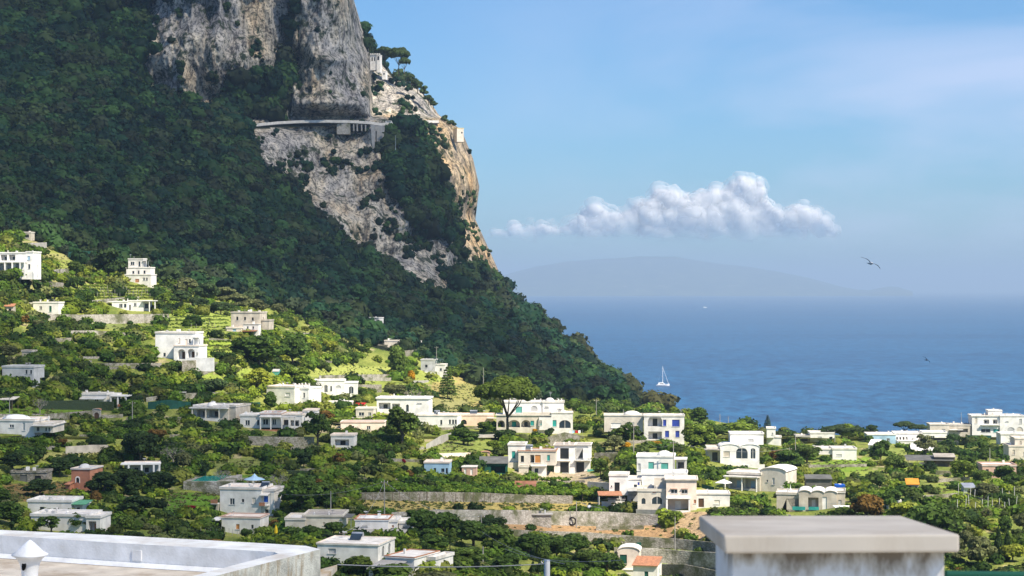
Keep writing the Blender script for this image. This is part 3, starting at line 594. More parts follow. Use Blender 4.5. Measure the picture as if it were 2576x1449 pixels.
def build_air():
    m, nt, out = nodes('haze'); p = nd(nt, 'ShaderNodeVolumePrincipled'); p.inputs['Color'].default_value = HAZE_COL; p.inputs['Density'].default_value = HAZE_D
    p.inputs['Anisotropy'].default_value = 0.0; nt.links.new(p.outputs[0], out.inputs['Volume'])
    b = MB(); b.box(-95000, 95000, -400, 93000, -200, 460, 'haze'); o = b.build('haze', kind='stuff', label='thin blue sea haze', cat='haze')
HAZE_COL = (.49,.67,.90,1); HAZE_D = 6.6e-5
def build_light():
    sc = bpy.context.scene
    l = bpy.data.lights.new('sun', 'SUN'); l.energy = 4.7; l.angle = R(.5); l.color = (1, .90, .75)
    o = bpy.data.objects.new('sun', l); C.objects.link(o); o.rotation_euler = SUN.to_track_quat('Z', 'Y').to_euler()
    w = bpy.data.worlds.new('World'); sc.world = w; w.use_nodes = True; nt = w.node_tree; nt.nodes.clear(); L = nt.links
    out = nt.nodes.new('ShaderNodeOutputWorld'); bg = nt.nodes.new('ShaderNodeBackground'); bg.inputs['Strength'].default_value = .067
    s = nt.nodes.new('ShaderNodeTexSky'); s.sky_type = 'NISHITA'; s.sun_disc = False; s.sun_elevation = R(48); s.sun_rotation = R(130); s.air_density = 1.0; s.dust_density = .6; s.ozone_density = 2.2; s.altitude = 120
    tc = nt.nodes.new('ShaderNodeTexCoord')
    mp = nt.nodes.new('ShaderNodeMapping'); mp.inputs['Scale'].default_value = (1, 1, 3.2); mp.inputs['Rotation'].default_value = (0, R(14), 0); L.new(tc.outputs['Generated'], mp.inputs[0])
    n = nt.nodes.new('ShaderNodeTexNoise'); n.inputs['Scale'].default_value = 4.2; n.inputs['Detail'].default_value = 7; n.inputs['Roughness'].default_value = .52; n.inputs['Distortion'].default_value = .5; L.new(mp.outputs[0], n.inputs[0])
    r = ramp(nt, [(.46, (0,0,0)), (.74, (.75,.75,.75))]); L.new(n.outputs['Fac'], r.inputs['Fac'])
    sx = nt.nodes.new('ShaderNodeSeparateXYZ'); L.new(tc.outputs['Generated'], sx.inputs[0]); mr = nt.nodes.new('ShaderNodeMapRange'); mr.inputs[1].default_value = -.06; mr.inputs[2].default_value = .16; L.new(sx.outputs[0], mr.inputs[0]); mm_ = nt.nodes.new('ShaderNodeMath'); mm_.operation = 'MULTIPLY'; L.new(mr.outputs[0], mm_.inputs[0]); L.new(r.outputs['Color'], mm_.inputs[1])
    tint = mix(nt, s.outputs[0], (.58,.90,1.22), 1, 'MULTIPLY'); c = mix(nt, tint, (6.4,7.0,9.2), mm_.outputs[0])
    L.new(c, bg.inputs['Color']); L.new(bg.outputs[0], out.inputs[0])
    cd = bpy.data.cameras.new('camera'); cd.lens = 70; cd.sensor_width = 36; cd.shift_y = 0; cd.clip_start = .1; cd.clip_end = 250000
    cd.dof.use_dof = True; cd.dof.focus_distance = 600; cd.dof.aperture_fstop = 13
    co = bpy.data.objects.new('camera', cd); C.objects.link(co); co.rotation_euler = (PI/2, 0, 0); sc.camera = co
    sc.view_settings.view_transform = 'Standard'; sc.view_settings.look = 'None'; sc.view_settings.exposure = .85; sc.view_settings.gamma = 1
    cy = sc.cycles; cy.max_bounces = 6; cy.diffuse_bounces = 2; cy.glossy_bounces = 2; cy.transmission_bounces = 2; cy.transparent_max_bounces = 24; cy.volume_bounces = 0
    cy.use_denoising = True; cy.use_adaptive_sampling = True; cy.adaptive_threshold = .01
# ---------------------------------------------------------------- houses
SHOWN = []   # what the land scatter must keep clear, in lines of sight
OPEN = [p for i, (p, k) in enumerate(LAWN) if i not in (9,13,14,17,18,21)]
HOUSES = [] # (u, v, phrase, D)
def arch_pts(xc, z0, w, h, n=10):
    r = w/2; zs = z0+h-min(r, h*.6); rh = z0+h-zs
    return [(xc-r, z0), (xc+r, z0)]+[(xc+r*math.cos(PI*k/n), zs+rh*math.sin(PI*k/n)) for k in range(0, n+1)]
class House:
    def __init__(s, name, label, cat, u, v, near=None, yaw=0, D=None, group=None, up=0):
        s.D = D or D1(u, v); s.m = s.D/F; s.u, s.v = u, v; s.up = up
        s.root = link(name, None, loc=at(u, v, s.D), label=label, cat=cat, group=group); s.root.rotation_euler = (0, 0, R(yaw)); s.yaw = yaw
        if near: HOUSES.append((u, v, near, s.D))
        s.vf = .15
    def show(s, x0, x1, z0, z1): SHOWN.append((s.u+x0, s.v-z1, s.u+x1, s.v-z0))
    def _wall(s, mb, org, ax, W, z0, z1, ops, mat, dep_sign, pname='wall', wd=None):
        """wall standing on segment org + ax*W, outward normal n; ops (kind, x, z, w, h[, mat]) in metres"""
        n = Vector((ax.y, -ax.x, 0)); up = Vector((0, 0, 1))
        P = lambda x, z, d=0: org+ax*x+up*z-n*d
        outer = [(0, z0), (W, z0), (W, z1), (0, z1)]; holes = []
        for o in ops:
            k, x, z, w, h = o[:5]
            holes.append(arch_pts(x, z, w, h) if k.startswith('arch') else [(x-w/2, z), (x+w/2, z), (x+w/2, z+h), (x-w/2, z+h)])
        allp = outer+[q for hh in holes for q in hh]
        tris = tessellate_polygon([[Vector((a, b, 0)) for a, b in outer]]+[[Vector((a, b, 0)) for a, b in hh] for hh in holes])
        i0 = len(mb.v); mb.v += [tuple(P(a, b)) for a, b in allp]; mi = mb.mi(mat)
        for t in tris: mb.f.append(tuple(i0+q for q in t)); mb.m.append(mi)
        for o, hh in zip(ops, holes):
            k = o[0]; x, z, w, h = o[1:5]; m2 = o[5] if len(o) > 5 else 'glass'
            open_ = 'log' in k; dep = 2.0 if open_ else .14
            for a in range(len(hh)):
                b = (a+1) % len(hh); mb.face([P(*hh[a]), P(*hh[b]), P(*hh[b], dep), P(*hh[a], dep)], mat)
            if open_:
                mb.face([P(*q, dep) for q in hh], mat)
                w2 = MB(); iw = min(w*.36, 1.3); ih = min(h*.72, 2.1)
                w2.face([P(x-iw/2, z+.05, dep-.03), P(x+iw/2, z+.05, dep-.03), P(x+iw/2, z+ih, dep-.03), P(x-iw/2, z+ih, dep-.03)], m2)
                w2.build('door' if h > 1.7 else 'window', s.root)
            else:
                wn = MB(); wn.face([P(*q, dep-.01) for q in hh], m2)
                sh = 'shutter' if m2 in ('teal','turq','blue','greenpaint','orangewood') else 'door' if k in ('door','archdoor') else 'garage_door' if k == 'garage' else 'window'
                if m2 == 'glass' and w > .9:
                    f = .045
                    for xx in [x-w/2+f, x, x+w/2-f]: wn.box(0, 0, 0, 0, 0, 0, 'whiter') if False else wn.hexa([P(xx-f, z+.02, .1), P(xx+f, z+.02, .1), P(xx+f, z+.02, .06), P(xx-f, z+.02, .06), P(xx-f, z+h-.02-(.3 if k.startswith('arch') else 0), .1), P(xx+f, z+h-.02-(.3 if k.startswith('arch') else 0), .1), P(xx+f, z+h-.02, .06), P(xx-f, z+h-.02, .06)], 'whiter')
                wo = wn.build(sh, s.root)
                if sh != 'door' and sh != 'garage_door' and not k.startswith('arch'):
                    sl = MB(); sl.hexa([P(x-w/2-.12, z-.12, -.1), P(x+w/2+.12, z-.12, -.1), P(x+w/2+.12, z-.12, .02), P(x-w/2-.12, z-.12, .02), P(x-w/2-.12, z-.01, -.1), P(x+w/2+.12, z-.01, -.1), P(x+w/2+.12, z-.01, .02), P(x-w/2-.12, z-.01, .02)], 'grey')
                    sl.build('sill', wo)
    def blk(s, x0, x1, z0, z1, dep=8, y=0, mat='white', f=(), r=(), l=(), roof='flat', rmat='rooftop', rim=.3, over=.16, name='wall', foot=2.5, rimmat=None, show=True, vis=1):
        m = s.m; X0, X1, Z0, Z1 = x0*m, x1*m, z0*m, z1*m; W = X1-X0
        if show: s.show(x0, x1, max(0, z0), z1)
        zb = Z0-(foot if z0 <= 2 else 0)
        mb = MB(); cv = lambda o, w0: (o[0], (o[1]*m-w0), max(o[2]*m, zb+.02), o[3]*m, o[4]*m)+tuple(o[5:])
        s._wall(mb, Vector((X0, y, 0)), Vector((1, 0, 0)), W, zb, Z1, [cv(o, X0) for o in f], mat, 1)
        s._wall(mb, Vector((X1, y, 0)), Vector((0, 1, 0)), dep, zb, Z1, [(o[0], o[1]*dep)+(o[2]*m,)+(o[3], o[4]*m)+tuple(o[5:]) for o in r], mat, 1)
        s._wall(mb, Vector((X0, y+dep, 0)), Vector((0, -1, 0)), dep, zb, Z1, [(o[0], dep-o[1]*dep)+(o[2]*m,)+(o[3], o[4]*m)+tuple(o[5:]) for o in l], mat, 1)
        mb.face([(X0, y+dep, zb), (X1, y+dep, zb), (X1, y+dep, Z1), (X0, y+dep, Z1)], mat)
        mb.build(name, s.root)
        rm = rimmat or (['rooftop', mat, mat, 'palepeach', mat][int(abs(X0*7+s.u)) % 5] if s.D < 640 else mat); t = .16; rb = MB(); a = over
        if roof == 'flat':
            rb.box(X0-a, X1+a, y-a, y+dep+a, Z1, Z1+t, rmat)
            if rim:
                q = .22; zz = Z1+t
                rb.box(X0-a, X1+a, y-a, y-a+q, zz, zz+rim, rm, 'b'); rb.box(X0-a, X1+a, y+dep+a-q, y+dep+a, zz, zz+rim, rm, 'b')
                rb.box(X0-a, X0-a+q, y-a+q, y+dep+a-q, zz, zz+rim, rm, 'b'); rb.box(X1+a-q, X1+a, y-a+q, y+dep+a-q, zz, zz+rim, rm, 'b')
            rb.build('roof', s.root)
            if show and W > 4.5 and s.D > 280:
                q_ = random.Random(int(abs(s.u*13+x0*7+z1)))
                for _ in range(q_.randint(1, 3)):
                    cx_, cy_, a_, h_ = q_.uniform(X0+1, X1-1), q_.uniform(y+1, y+dep-1), q_.uniform(.12, .35), q_.uniform(.45, 1.0); vb = MB(); kd = q_.random()
                    if kd < .6: vb.box(cx_-a_, cx_+a_, cy_-a_, cy_+a_, Z1+t+.003, Z1+t+h_, q_.choice(['whiter', 'grey', 'rooftop'])); vb.build('vent', s.root)
                    else: vb.tube([(cx_, cy_, Z1+t), (cx_, cy_, Z1+t+.9)], .03, 'metal', 5); vb.lathe([(.02, 0), (.25, .08), (.42, .22)], 'grey', 10, (cx_, cy_-.1, Z1+t+.7)); vb.build('satellite_dish', s.root)
        elif roof == 'vaults':
            k = vis; n = 12; cw = (W+2*a)/k
            prof = []
            for j in range(k):
                for i in range(n+(j == k-1)): th = PI*i/n; prof.append((X0-a+cw*(j+.5)-cw/2*math.cos(th), Z1+.12+cw*s.vf*math.sin(th)))
            prof2 = [(x, z+.16) for x, z in prof]
            for (p0, p1, q0, q1) in zip(prof, prof[1:], prof2, prof2[1:]):
                rb.face([(q0[0], y-a, q0[1]), (q1[0], y-a, q1[1]), (q1[0], y+dep+a, q1[1]), (q0[0], y+dep+a, q0[1])], rmat)
                rb.face([(p0[0], y-a, p0[1]), (p1[0], y-a, p1[1]), (q1[0], y-a, q1[1]), (q0[0], y-a, q0[1])], mat)
                rb.face([(p0[0], y, Z1), (p1[0], y, Z1), (p1[0], y, p1[1]), (p0[0], y, p0[1])], mat)
                rb.face([(p0[0], y+dep, Z1), (p1[0], y+dep, Z1), (p1[0], y+dep, p1[1]), (p0[0], y+dep, p0[1])], mat)
            rb.build('roof', s.root)
        elif roof == 'shed':
            h = vis; rb.hexa([(X0-a, y-a-.3, Z1+.02), (X1+a, y-a-.3, Z1+.02), (X1+a, y+dep+a, Z1+.02+h), (X0-a, y+dep+a, Z1+.02+h), (X0-a, y-a-.3, Z1+t), (X1+a, y-a-.3, Z1+t), (X1+a, y+dep+a, Z1+t+h), (X0-a, y+dep+a, Z1+t+h)], rmat); rb.build('roof', s.root)
        elif roof == 'gable':
            h = vis; ym = y+dep/2
            rb.face([(X0-a, y-a, Z1), (X1+a, y-a, Z1), (X1+a, ym, Z1+h), (X0-a, ym, Z1+h)], rmat); rb.face([(X0-a, y+dep+a, Z1), (X1+a, y+dep+a, Z1), (X1+a, ym, Z1+h), (X0-a, ym, Z1+h)], rmat)
            rb.face([(X0, y, Z1), (X0, y+dep, Z1), (X0, ym, Z1+h)], mat); rb.face([(X1, y, Z1), (X1, y+dep, Z1), (X1, ym, Z1+h)], mat); rb.build('roof', s.root)
        return s
    def dome(s, xc, z, w, h, dep=4, y=3, mat='white'):
        m = s.m; h = h+5; mb = MB(); mb.lathe([(math.cos(t*PI/12), math.sin(t*PI/12)) for t in range(7)], mat, 18)
        mb.v = [(xc*m+a*w*m/2, y+b*dep/2, z*m+c*h*m) for a, b, c in mb.v]; mb.build('dome', s.root, smooth=True); s.show(xc-w/2, xc+w/2, z, z+h); return s
    def chim(s, xs, z, h=3.2, w=1.8, y=3, cap=True, mat='white'):
        m = s.m
        for i, x in enumerate(xs if isinstance(xs, (list, tuple)) else [xs]):
            k = 1+.25*math.sin(i*2.3+x); mb = MB(); a = w*m/2; mb.box(x*m-a, x*m+a, y-a, y+a, z*m-.3, z*m+h*m*k, mat)
            if cap: mb.lathe([(a*1.5, 0), (a*1.4, .08), (0.02, a*1.6)], mat, 8, (x*m, y, z*m+h*m*k)) if i % 2 else mb.box(x*m-a*1.35, x*m+a*1.35, y-a*1.35, y+a*1.35, z*m+h*m*k+.002, z*m+h*m*k+.12, mat)
            mb.build('chimney', s.root)
        return s
    def slab(s, x0, x1, z, t=.2, y0=-2, y1=0, mat='white', name='canopy', drop=0):
        m = s.m; mb = MB(); Z = z*m
        mb.hexa([(x0*m, y0, Z-drop), (x1*m, y0, Z-drop), (x1*m, y1-.003, Z), (x0*m, y1-.003, Z), (x0*m, y0, Z-drop+t), (x1*m, y0, Z-drop+t), (x1*m, y1-.003, Z+t), (x0*m, y1-.003, Z+t)], mat); mb.build(name, s.root)
        s.show(x0, x1, z-2, z+1); return s
    def cols(s, xs, z0, z1, y=-1.85, w=.3, mat='white', round_=False):
        m = s.m
        for x in xs:
            mb = MB(); a = w/2
            if round_: mb.lathe([(a*1.3, 0), (a, .2), (a*.9, (z1-z0)*m-.2), (a*1.3, (z1-z0)*m)], mat, 10, (x*m, y, z0*m))
            else: mb.box(x*m-a, x*m+a, y-a, y+a, z0*m-(2 if z0 <= 0 else 0), z1*m, mat)
            mb.build('column', s.root)
        return s
    def rail(s, x0, x1, z, h=3.2, y=-1.9, mat='white', n=None):
        m = s.m; mb = MB(); mb.box(x0*m, x1*m, y, y+.07, z*m+h*m-.08, z*m+h*m, mat); mb.box(x0*m, x1*m, y, y+.07, z*m+.02, z*m+.1, mat)
        n = n or max(3, int((x1-x0)*m/.28))
        for i in range(n+1): x = (x0+(x1-x0)*i/n)*m; mb.box(x-.025, x+.025, y+.01, y+.06, z*m+.1, z*m+h*m-.08, mat, 'bt')
        mb.build('railing', s.root); return s
    def para(s, x0, x1, z0, z1, y=-2, t=.2, mat='white', name='parapet'):
        m = s.m; mb = MB(); mb.box(x0*m, x1*m, y, y+t, z0*m-(2.5 if z0 <= 0 else 0), z1*m, mat); mb.build(name, s.root, bevel=0); s.show(x0, x1, z0, z1); return s
    def tank(s, x, z, w=.8, y=4):
        m = s.m; mb = MB(); mb.tube([(x*m-w, y, z*m+.75), (x*m+w, y, z*m+.75)], .38, 'metal', 10); mb.hexa([(x*m-w, y-1.5, z*m+.1), (x*m+w, y-1.5, z*m+.1), (x*m+w, y-.2, z*m+.9), (x*m-w, y-.2, z*m+.9), (x*m-w, y-1.5, z*m+.18), (x*m+w, y-1.5, z*m+.18), (x*m+w, y-.2, z*m+.98), (x*m-w, y-.2, z*m+.98)], 'glass'); mb.build('solar_heater', s.root); return s
    def aerial(s, x, z, h=7, y=4):
        m = s.m; X = x*m; Z = z*m; H = h*m; mb = MB(); mb.tube([(X, y, Z-.2), (X, y, Z+H)], .03, 'metal', 4)
        for k in range(4): mb.tube([(X-.5+.08*k, y, Z+H-.12-.16*k), (X+.5-.08*k, y, Z+H-.12-.16*k)], .02, 'metal', 4)
        mb.build('aerial', s.root); return s

def houses():
    SHOWN.extend([(926,300,972,402),(1040,303,1110,312)]+[(u, float(roadv(u))-6, u+20, float(roadv(u))+4) for u in list(range(640, 1000, 20))+[566, 586]])
    W = 'win'; A = 'arch'; L = 'log'; AL = 'archlog'; DR = 'door'
    h = House('white_villa', 'white two storey villa with columned upper terrace at the left edge above the gardens', 'villa', 42, 684, 'the columned villa at the left edge', -4)
    h.blk(-70, 24, 0, 24, 9, f=[(L,-57,4,16,17),(L,-37,4,16,17),(L,-17,4,16,17),(L,4,4,14,17)], mat='whiter').blk(-70, 24, 24, 46, 9, f=[(L,-55,27,17,16),(L,-33,27,17,16),(L,-12,27,17,16)], mat='whiter').blk(24, 41, 0, 48, 9, f=[(W,31,29,7,10,'lightblue'),(W,32,7,5,12)], mat='whiter')
    h.slab(-70, 26, 23, .25, -1.6, 0, 'whiter', 'balcony').cols([-66,-47,-27,-8,12,24], 0, 23, -1.4, .4, 'whiter').rail(-70, 24, 25, 4, -1.55, 'whiter').chim([-30,-5,34], 48, 4).cols([56], 0, 18, -1, .5, 'whiter')
    h = House('pale_house', 'tall white three storey house with brick red garage doors below the dark forest', 'house', 346, 713, 'the three storey white house', -6)
    h.blk(-32, 34, 0, 20, 8, f=[('garage',-24,1,9,9,'terracotta'),('garage',-1,2,10,9,'terracotta'),(W,16,7,6,7),(W,24,7,4,7)]).blk(-32, 30, 20, 38, 6.5, y=1.5, f=[(W,-14,24,5,7),(W,0,23,4,9),(W,15,24,5,8)]).blk(-29, 9, 38, 60, 5.5, y=2.5, f=[(W,-18,46,10,8),(W,0,42,5,13)], r=[(W,.5,43,1,8)])
    h.slab(9, 26, 56, .1, 2, 7, 'netgrey', 'pergola_roof').cols([12,24], 39, 56, 2.2, .15, 'metal').para(-18, 8, 18, 22, .4).aerial(-26, 60, 14)
    h = House('long_bungalow', 'long low white bungalow with a dark glazed porch, above the tall stone wall', 'bungalow', 330, 783, 'the long white bungalow', 2)
    h.blk(-48, -10, 0, 22, 7, f=[(W,-26,9,9,9),(W,-15,9,6,9)], mat='whiter').blk(-10, 30, 1, 24, 7, y=.8, f=[(DR,-4,2,4,14,'dark'),(W,9,12,7,8)], mat='whiter').blk(30, 44, 1, 24, 5, y=2.5, f=[(W,36,7,9,12,'dark')], mat='whiter')
    h.slab(28, 62, 25, .25, -.6, 7, 'whiter', 'porch_roof').cols([46,60], 0, 25, -.3, .3, 'whiter').slab(-60, -48, 23, .2, 0, 6, 'whiter', 'awning').chim([-12], 25, 5)
    h = House('small_bungalow', 'low white bungalow with a flat roof and a green door at the left, behind hedges', 'bungalow', 105, 787, 'the flat roofed white bungalow', -3)
    h.blk(-22, 42, 0, 24, 7, f=[(W,-3,8,7,8),(DR,22,2,6,15,'greenpaint')]).blk(-45, -22, 0, 22, 6, y=1, f=[(L,-34,3,18,14)]).chim([-10,8], 26, 5, 3)
    h = House('brick_shed', 'small reddish tiled shed at the left edge beside the white bungalow', 'shed', 22, 786, None, 5); h.blk(-12, 12, 0, 14, 4, mat='beige', roof='shed', rmat='terracotta', vis=.8, f=[(W,3,3,7,6,'dark')])
    h = House('old_farmhouse', 'weathered beige old farmhouse with flat roof and a rusty awning by the meadow', 'farmhouse', 624, 834, 'the weathered beige farmhouse', -8)
    h.blk(-44, 30, 8, 46, 9, mat='beige', rmat='rooffelt', f=[(W,-28,28,5,9,'dark'),(W,-8,28,5,8,'dark'),(W,12,27,5,8,'dark')], r=[(W,.5,28,.9,8,'dark')]).blk(-46, -8, -2, 8, 4, y=-4.2, mat='palepeach', f=[(W,-26,1,9,5,'lightblue')]).blk(-6, 34, 2, 18, 3, y=-3.2, mat='white', f=[(W,6,7,4,6),(W,20,7,4,6)], rim=0)
    h.slab(-2, 32, 3, .12, -6.5, -3.3, 'rust', 'awning', .3).blk(32, 50, 4, 26, 6, y=2, mat='beige', rmat='rooffelt').chim([-30,-5], 48, 3, 4)
    h = House('arched_villa', 'bright white villa with two tall ground floor arches on the sunny slope', 'villa', 447, 908, 'the white arched villa', -8)
    h.blk(-10, 55, 0, 36, 8, mat='whiter', f=[(AL,10,4,20,25,'darkwood'),(AL,35,4,19,26,'darkwood'),(W,50,14,3,7)]).blk(-64, -11, -4, 34, 8, y=2, mat='whiter', roof=None, f=[(W,-40,10,6,9)]).blk(-64, 40, 34.1, 68, 8, y=2, mat='whiter', f=[(W,-1,44,4,12,'palepeach'),(DR,17,38,6,16,'palepeach'),(W,26,44,5,10)], rim=.4)
    h.rail(-8, 54, 37, 3, .1, 'whiter').slab(38, 54, 58, .2, .2, 6, 'whiter', 'terrace_roof').cols([40,52], 37, 58, .5, .25, 'whiter').chim([-6], 69, 9, 9, 3, False, 'whiter').chim([-30], 69, 3)
    h.para(32, 102, -3, 9, -3, .3, 'whiter', 'terrace_wall')
    h = House('garden_hut', 'small pale beige hut with an ochre door among the left trees', 'hut', 67, 902, None, -10); h.blk(-13, 13, 0, 17, 3.5, mat='beige', f=[(DR,7,1,5,11,'orangewood')])
    h = House('tree_shaded_house', 'long plain white house half hidden by trees near the left edge', 'house', 48, 959, 'the half hidden long house', -6)
    h.blk(-44, 38, 6, 34, 8, f=[(W,19,18,5,10),(W,31,18,5,10)], mat='grey').blk(14, 38, -6, 6, 5, y=-.3, f=[(W,30,-3,4,7)], mat='grey', roof=None)
    h = House('garden_pergola', 'beige canvas covered pergola at the left edge by the lawn', 'pergola', 18, 1026, None, 0); h.slab(-30, 24, 25, .15, -3, 3, 'cream', 'canopy', .4).cols([-26,0,20], 0, 23, -2.8, .15, 'timber').cols([-26,20], 0, 24, 2.8, .15, 'timber')
    h = House('hedged_villa', 'long low white villa with a grey awning behind a clipped dark hedge', 'villa', 238, 1026, 'the hedged long villa', -4)
    h.blk(-85, 30, 0, 32, 7, f=[(W,-50,14,10,9),(W,-20,14,10,9),(W,5,14,10,9)]).blk(30, 50, 2, 30, 5, y=2, f=[(W,40,14,9,10)]).slab(-54, 28, 25, .12, -2, 0, 'grey', 'awning', .35).slab(38, 84, 28, .25, -.5, 6, 'white', 'porch_roof').cols([42,60,80], 0, 28, -.2, .4).para(60, 82, 3, 9, -.6, .2, 'terracotta').chim([-62,-28,4,26], 34, 4, 4)
    h = House('white_cottage', 'low white cottage with humped roof and a terracotta edged annex at the left edge', 'cottage', 62, 1096, 'the humped white cottage', -7)
    h.blk(-80, 26, 0, 36, 9, f=[(W,-2,12,6,20,'metal'),(W,-34,20,12,7)], rmat='whiter').dome(-40, 38, 70, 7, 7, 4, 'whiter').blk(26, 76, 8, 28, 7, y=-.5, mat='cream', f=[(W,37,12,7,10),(W,58,12,4,9),(W,66,12,4,9)]).slab(24, 80, 28, .18, -1.8, 7, 'rooftop', 'roof_eave', .25).chim([30,50], 38, 6, 3)
    h = House('veranda_house', 'cream flat roofed house with a columned veranda beside the green net fence', 'house', 543, 1058, 'the columned veranda house', -14)
    h.blk(-60, 34, 2, 34, 9, f=[(L,-38,8,26,18),(L,-6,8,26,18)], mat='cream', r=[], roof='flat').blk(34, 52, 2, 34, 10, y=.3, mat='beige').slab(-66, 36, 30, .3, -1.6, 0, 'rooftop', 'eave').cols([-58,-22,14], 3, 30, -1.3, .3, 'cream').para(-64, 22, -4, 6, -1.7, .2, 'white').dome(-14, 35, 26, 6, 3, 1).chim([-30,10], 36, 4, 4)
    h = House('long_white_villa', 'rambling white villa with several windows and terracotta paving under flat roofs', 'villa', 697, 1082, 'the rambling white villa', -3)
    h.blk(-94, -40, 4, 34, 8, f=[(W,-75,12,12,12),(W,-48,12,5,13)]).blk(-42, 10, 6, 40, 8, y=-.6, f=[(W,-28,14,14,13),(W,-6,14,10,13)], rmat='terracotta').blk(10, 62, 4, 36, 8, y=.6, f=[(W,22,12,12,13,'dark'),(L,44,9,22,15)], mat='white').slab(-42, 50, 33, .18, -2.4, -.6, 'rooftop', 'canopy').cols([-38,-12,16,34,48], 0, 33, -2.2, .25).para(-40, 40, -3, 3, -3, .2, 'terracotta', 'terrace_edge').blk(60, 90, 16, 44, 7, y=4).chim([-70,-30,50,74], 40, 4, 3)
    h = House('orange_tower_house', 'square orange plastered house with a white framed arched window on the dark lower left', 'house', 203, 1232, 'the orange house', -10)
    h.blk(-25, 24, -2, 50, 7, mat='orangewall', rmat='grey', f=[(A,-8,17,8,14),(W,-10,-2,6,6,'whiter')], rim=.15).dome(-5, 52, 24, 5, 4, 3, 'grey').blk(-30, -18, -4, 14, 3, y=-2, mat='orangewall', roof='shed', rmat='terracotta', vis=.4)
    mb = MB(); pts = arch_pts(-8, 15.5, 12.5, 18); m = h.m
    for a, b in zip(pts[1:], pts[2:]+pts[:1]):
        c = Vector((-8, 23)); k = .66
        A_, B_ = Vector(a), Vector(b); a2, b2 = c+(A_-c)*k, c+(B_-c)*k
        mb.hexa([(A_.x*m,-.06,A_.y*m),(B_.x*m,-.06,B_.y*m),(b2.x*m,-.06,b2.y*m),(a2.x*m,-.06,a2.y*m),(A_.x*m,-.003,A_.y*m),(B_.x*m,-.003,B_.y*m),(b2.x*m,-.003,b2.y*m),(a2.x*m,-.003,a2.y*m)], 'whiter')
    mb.build('window_frame', h.root)
    h = House('stone_ruin', 'ruined grey stone barn with dark doorways under shrubs at lower left', 'ruin', 75, 1214, None, 0); h.blk(-48, 42, 0, 24, 5, mat='stonewall', rmat='stonewall', f=[(DR,-16,2,18,17,'netgrey'),(DR,20,3,16,14,'dark')])
    h = House('white_portico', 'white colonnade portico with four columns under the big dark tree', 'portico', 352, 1200, None, 6); h.slab(-46, 52, 32, .3, -2, 1, 'whiter', 'beam').cols([-26,6,36,50], 4, 32, -1.8, .35, 'whiter').blk(-40, 46, 2, 30, 3, y=1.2, mat='grey', f=[(W,-10,10,10,12,'dark'),(W,16,10,10,12,'dark')])
    h = House('blue_pool', 'rectangular turquoise swimming pool on a pale stone deck above the big white house', 'pool', 535, 1214); m = h.m
    mb = MB(); mb.box(-60*m, 60*m, -7, 9, -2, .82, 'stonepale'); mb.build('deck', h.root); mb = MB(); mb.hexa([(-44*m,-5.5,.8),(20*m,-5.5,.8),(36*m,7.5,.8),(-28*m,7.5,.8),(-44*m,-5.5,.86),(20*m,-5.5,.86),(36*m,7.5,.86),(-28*m,7.5,.86)], 'poolwater'); mb.build('pool_water', h.root); h.show(-62, 62, -20, 14)
    h = House('garden_parasol', 'blue square garden parasol on the terrace beside the swimming pool', 'parasol', 640, 1229, None); mb = MB(); mb.lathe([(2.3,1.9),(2.2,2.0),(.7,2.5),(0.02,3.2)], 'lightblue', 8); mb.build('canopy', h.root); mb = MB(); mb.tube([(0,0,-.5),(0,0,3.1)], .04, 'metal', 6); mb.build('pole', h.root); h.show(-26, 26, 0, 18)
    h = House('courtyard_house', 'low whitewashed house with parapet chimneys and green awning at lower left', 'house', 140, 1296, 'the courtyard house', -5)
    h.blk(-72, 40, 4, 32, 7, f=[(W,-35,12,12,8),(DR,5,5,6,13,'dark')], mat='white').slab(40, 76, 30, .12, 0, 5, 'greenroof', 'awning', .3).blk(40, 62, 4, 22, 5, y=1.5, f=[(W,52,9,8,8,'dark')]).chim([-48,-18,8], 34, 6, 7, 2, False)
    h = House('garden_house', 'white flat roofed house with an open alcove, just above the foreground roof', 'house', 165, 1338, 'the alcove house', -6)
    h.blk(-90, 60, -8, 38, 7, f=[(W,-50,16,8,9)], mat='white', rmat='rooftop').blk(56, 92, -10, 36, 6, y=-.6, mat='white', f=[(L,72,-4,20,32,'terracotta')]).chim([-70,-10], 40, 5, 5)
    h = House('white_house', 'large white two storey house with a blue glazed balcony and red balustrade, lower left centre', 'house', 617, 1302, 'the big white two storey house', -9)
    h.blk(-66, 42, -4, 70, 8, f=[(W,-34,32,13,15),(W,-6,38,6,8),(W,23,35,10,15,'cream'),(W,50-100,2,4,6)], mat='white', rmat='palepeach', rim=.35).blk(42, 72, -4, 66, 7, y=.8, f=[(W,51,38,11,18,'bluetank'),(DR,53,-2,9,22,'dark')], r=[(W,.5,44,1,8)], mat='white')
    h.slab(40, 60, 30, .2, -1.2, .8, 'white', 'balcony').para(40, 55, 31, 40, -1.25, .12, 'terracotta', 'balustrade').rail(40, 60, 31, 4, -1.2).slab(41, 62, 60, .18, -1.2, .8, 'rooftop', 'canopy', .3).chim([-48,5,12], 72, 7, 5, 2).tank(36, 72, .8, 5)
    mb = MB(); m = h.m; mb.hexa([(-78*m,-1.2,-6*m),(-72*m,-1.2,-6*m),(-72*m,0,-6*m),(-78*m,0,-6*m),(-70*m,-1.2,34*m),(-66.4*m,-1.2,34*m),(-66.4*m,0,34*m),(-70*m,0,34*m)], 'beige'); mb.box(-84*m,-66.4*m,-1.6,0.2,34*m,35.5*m,'white'); mb.box(-84*m,-66.4*m,-1.6,-1.5,35.5*m,46*m,'terracotta'); mb.build('outside_stair', h.root)
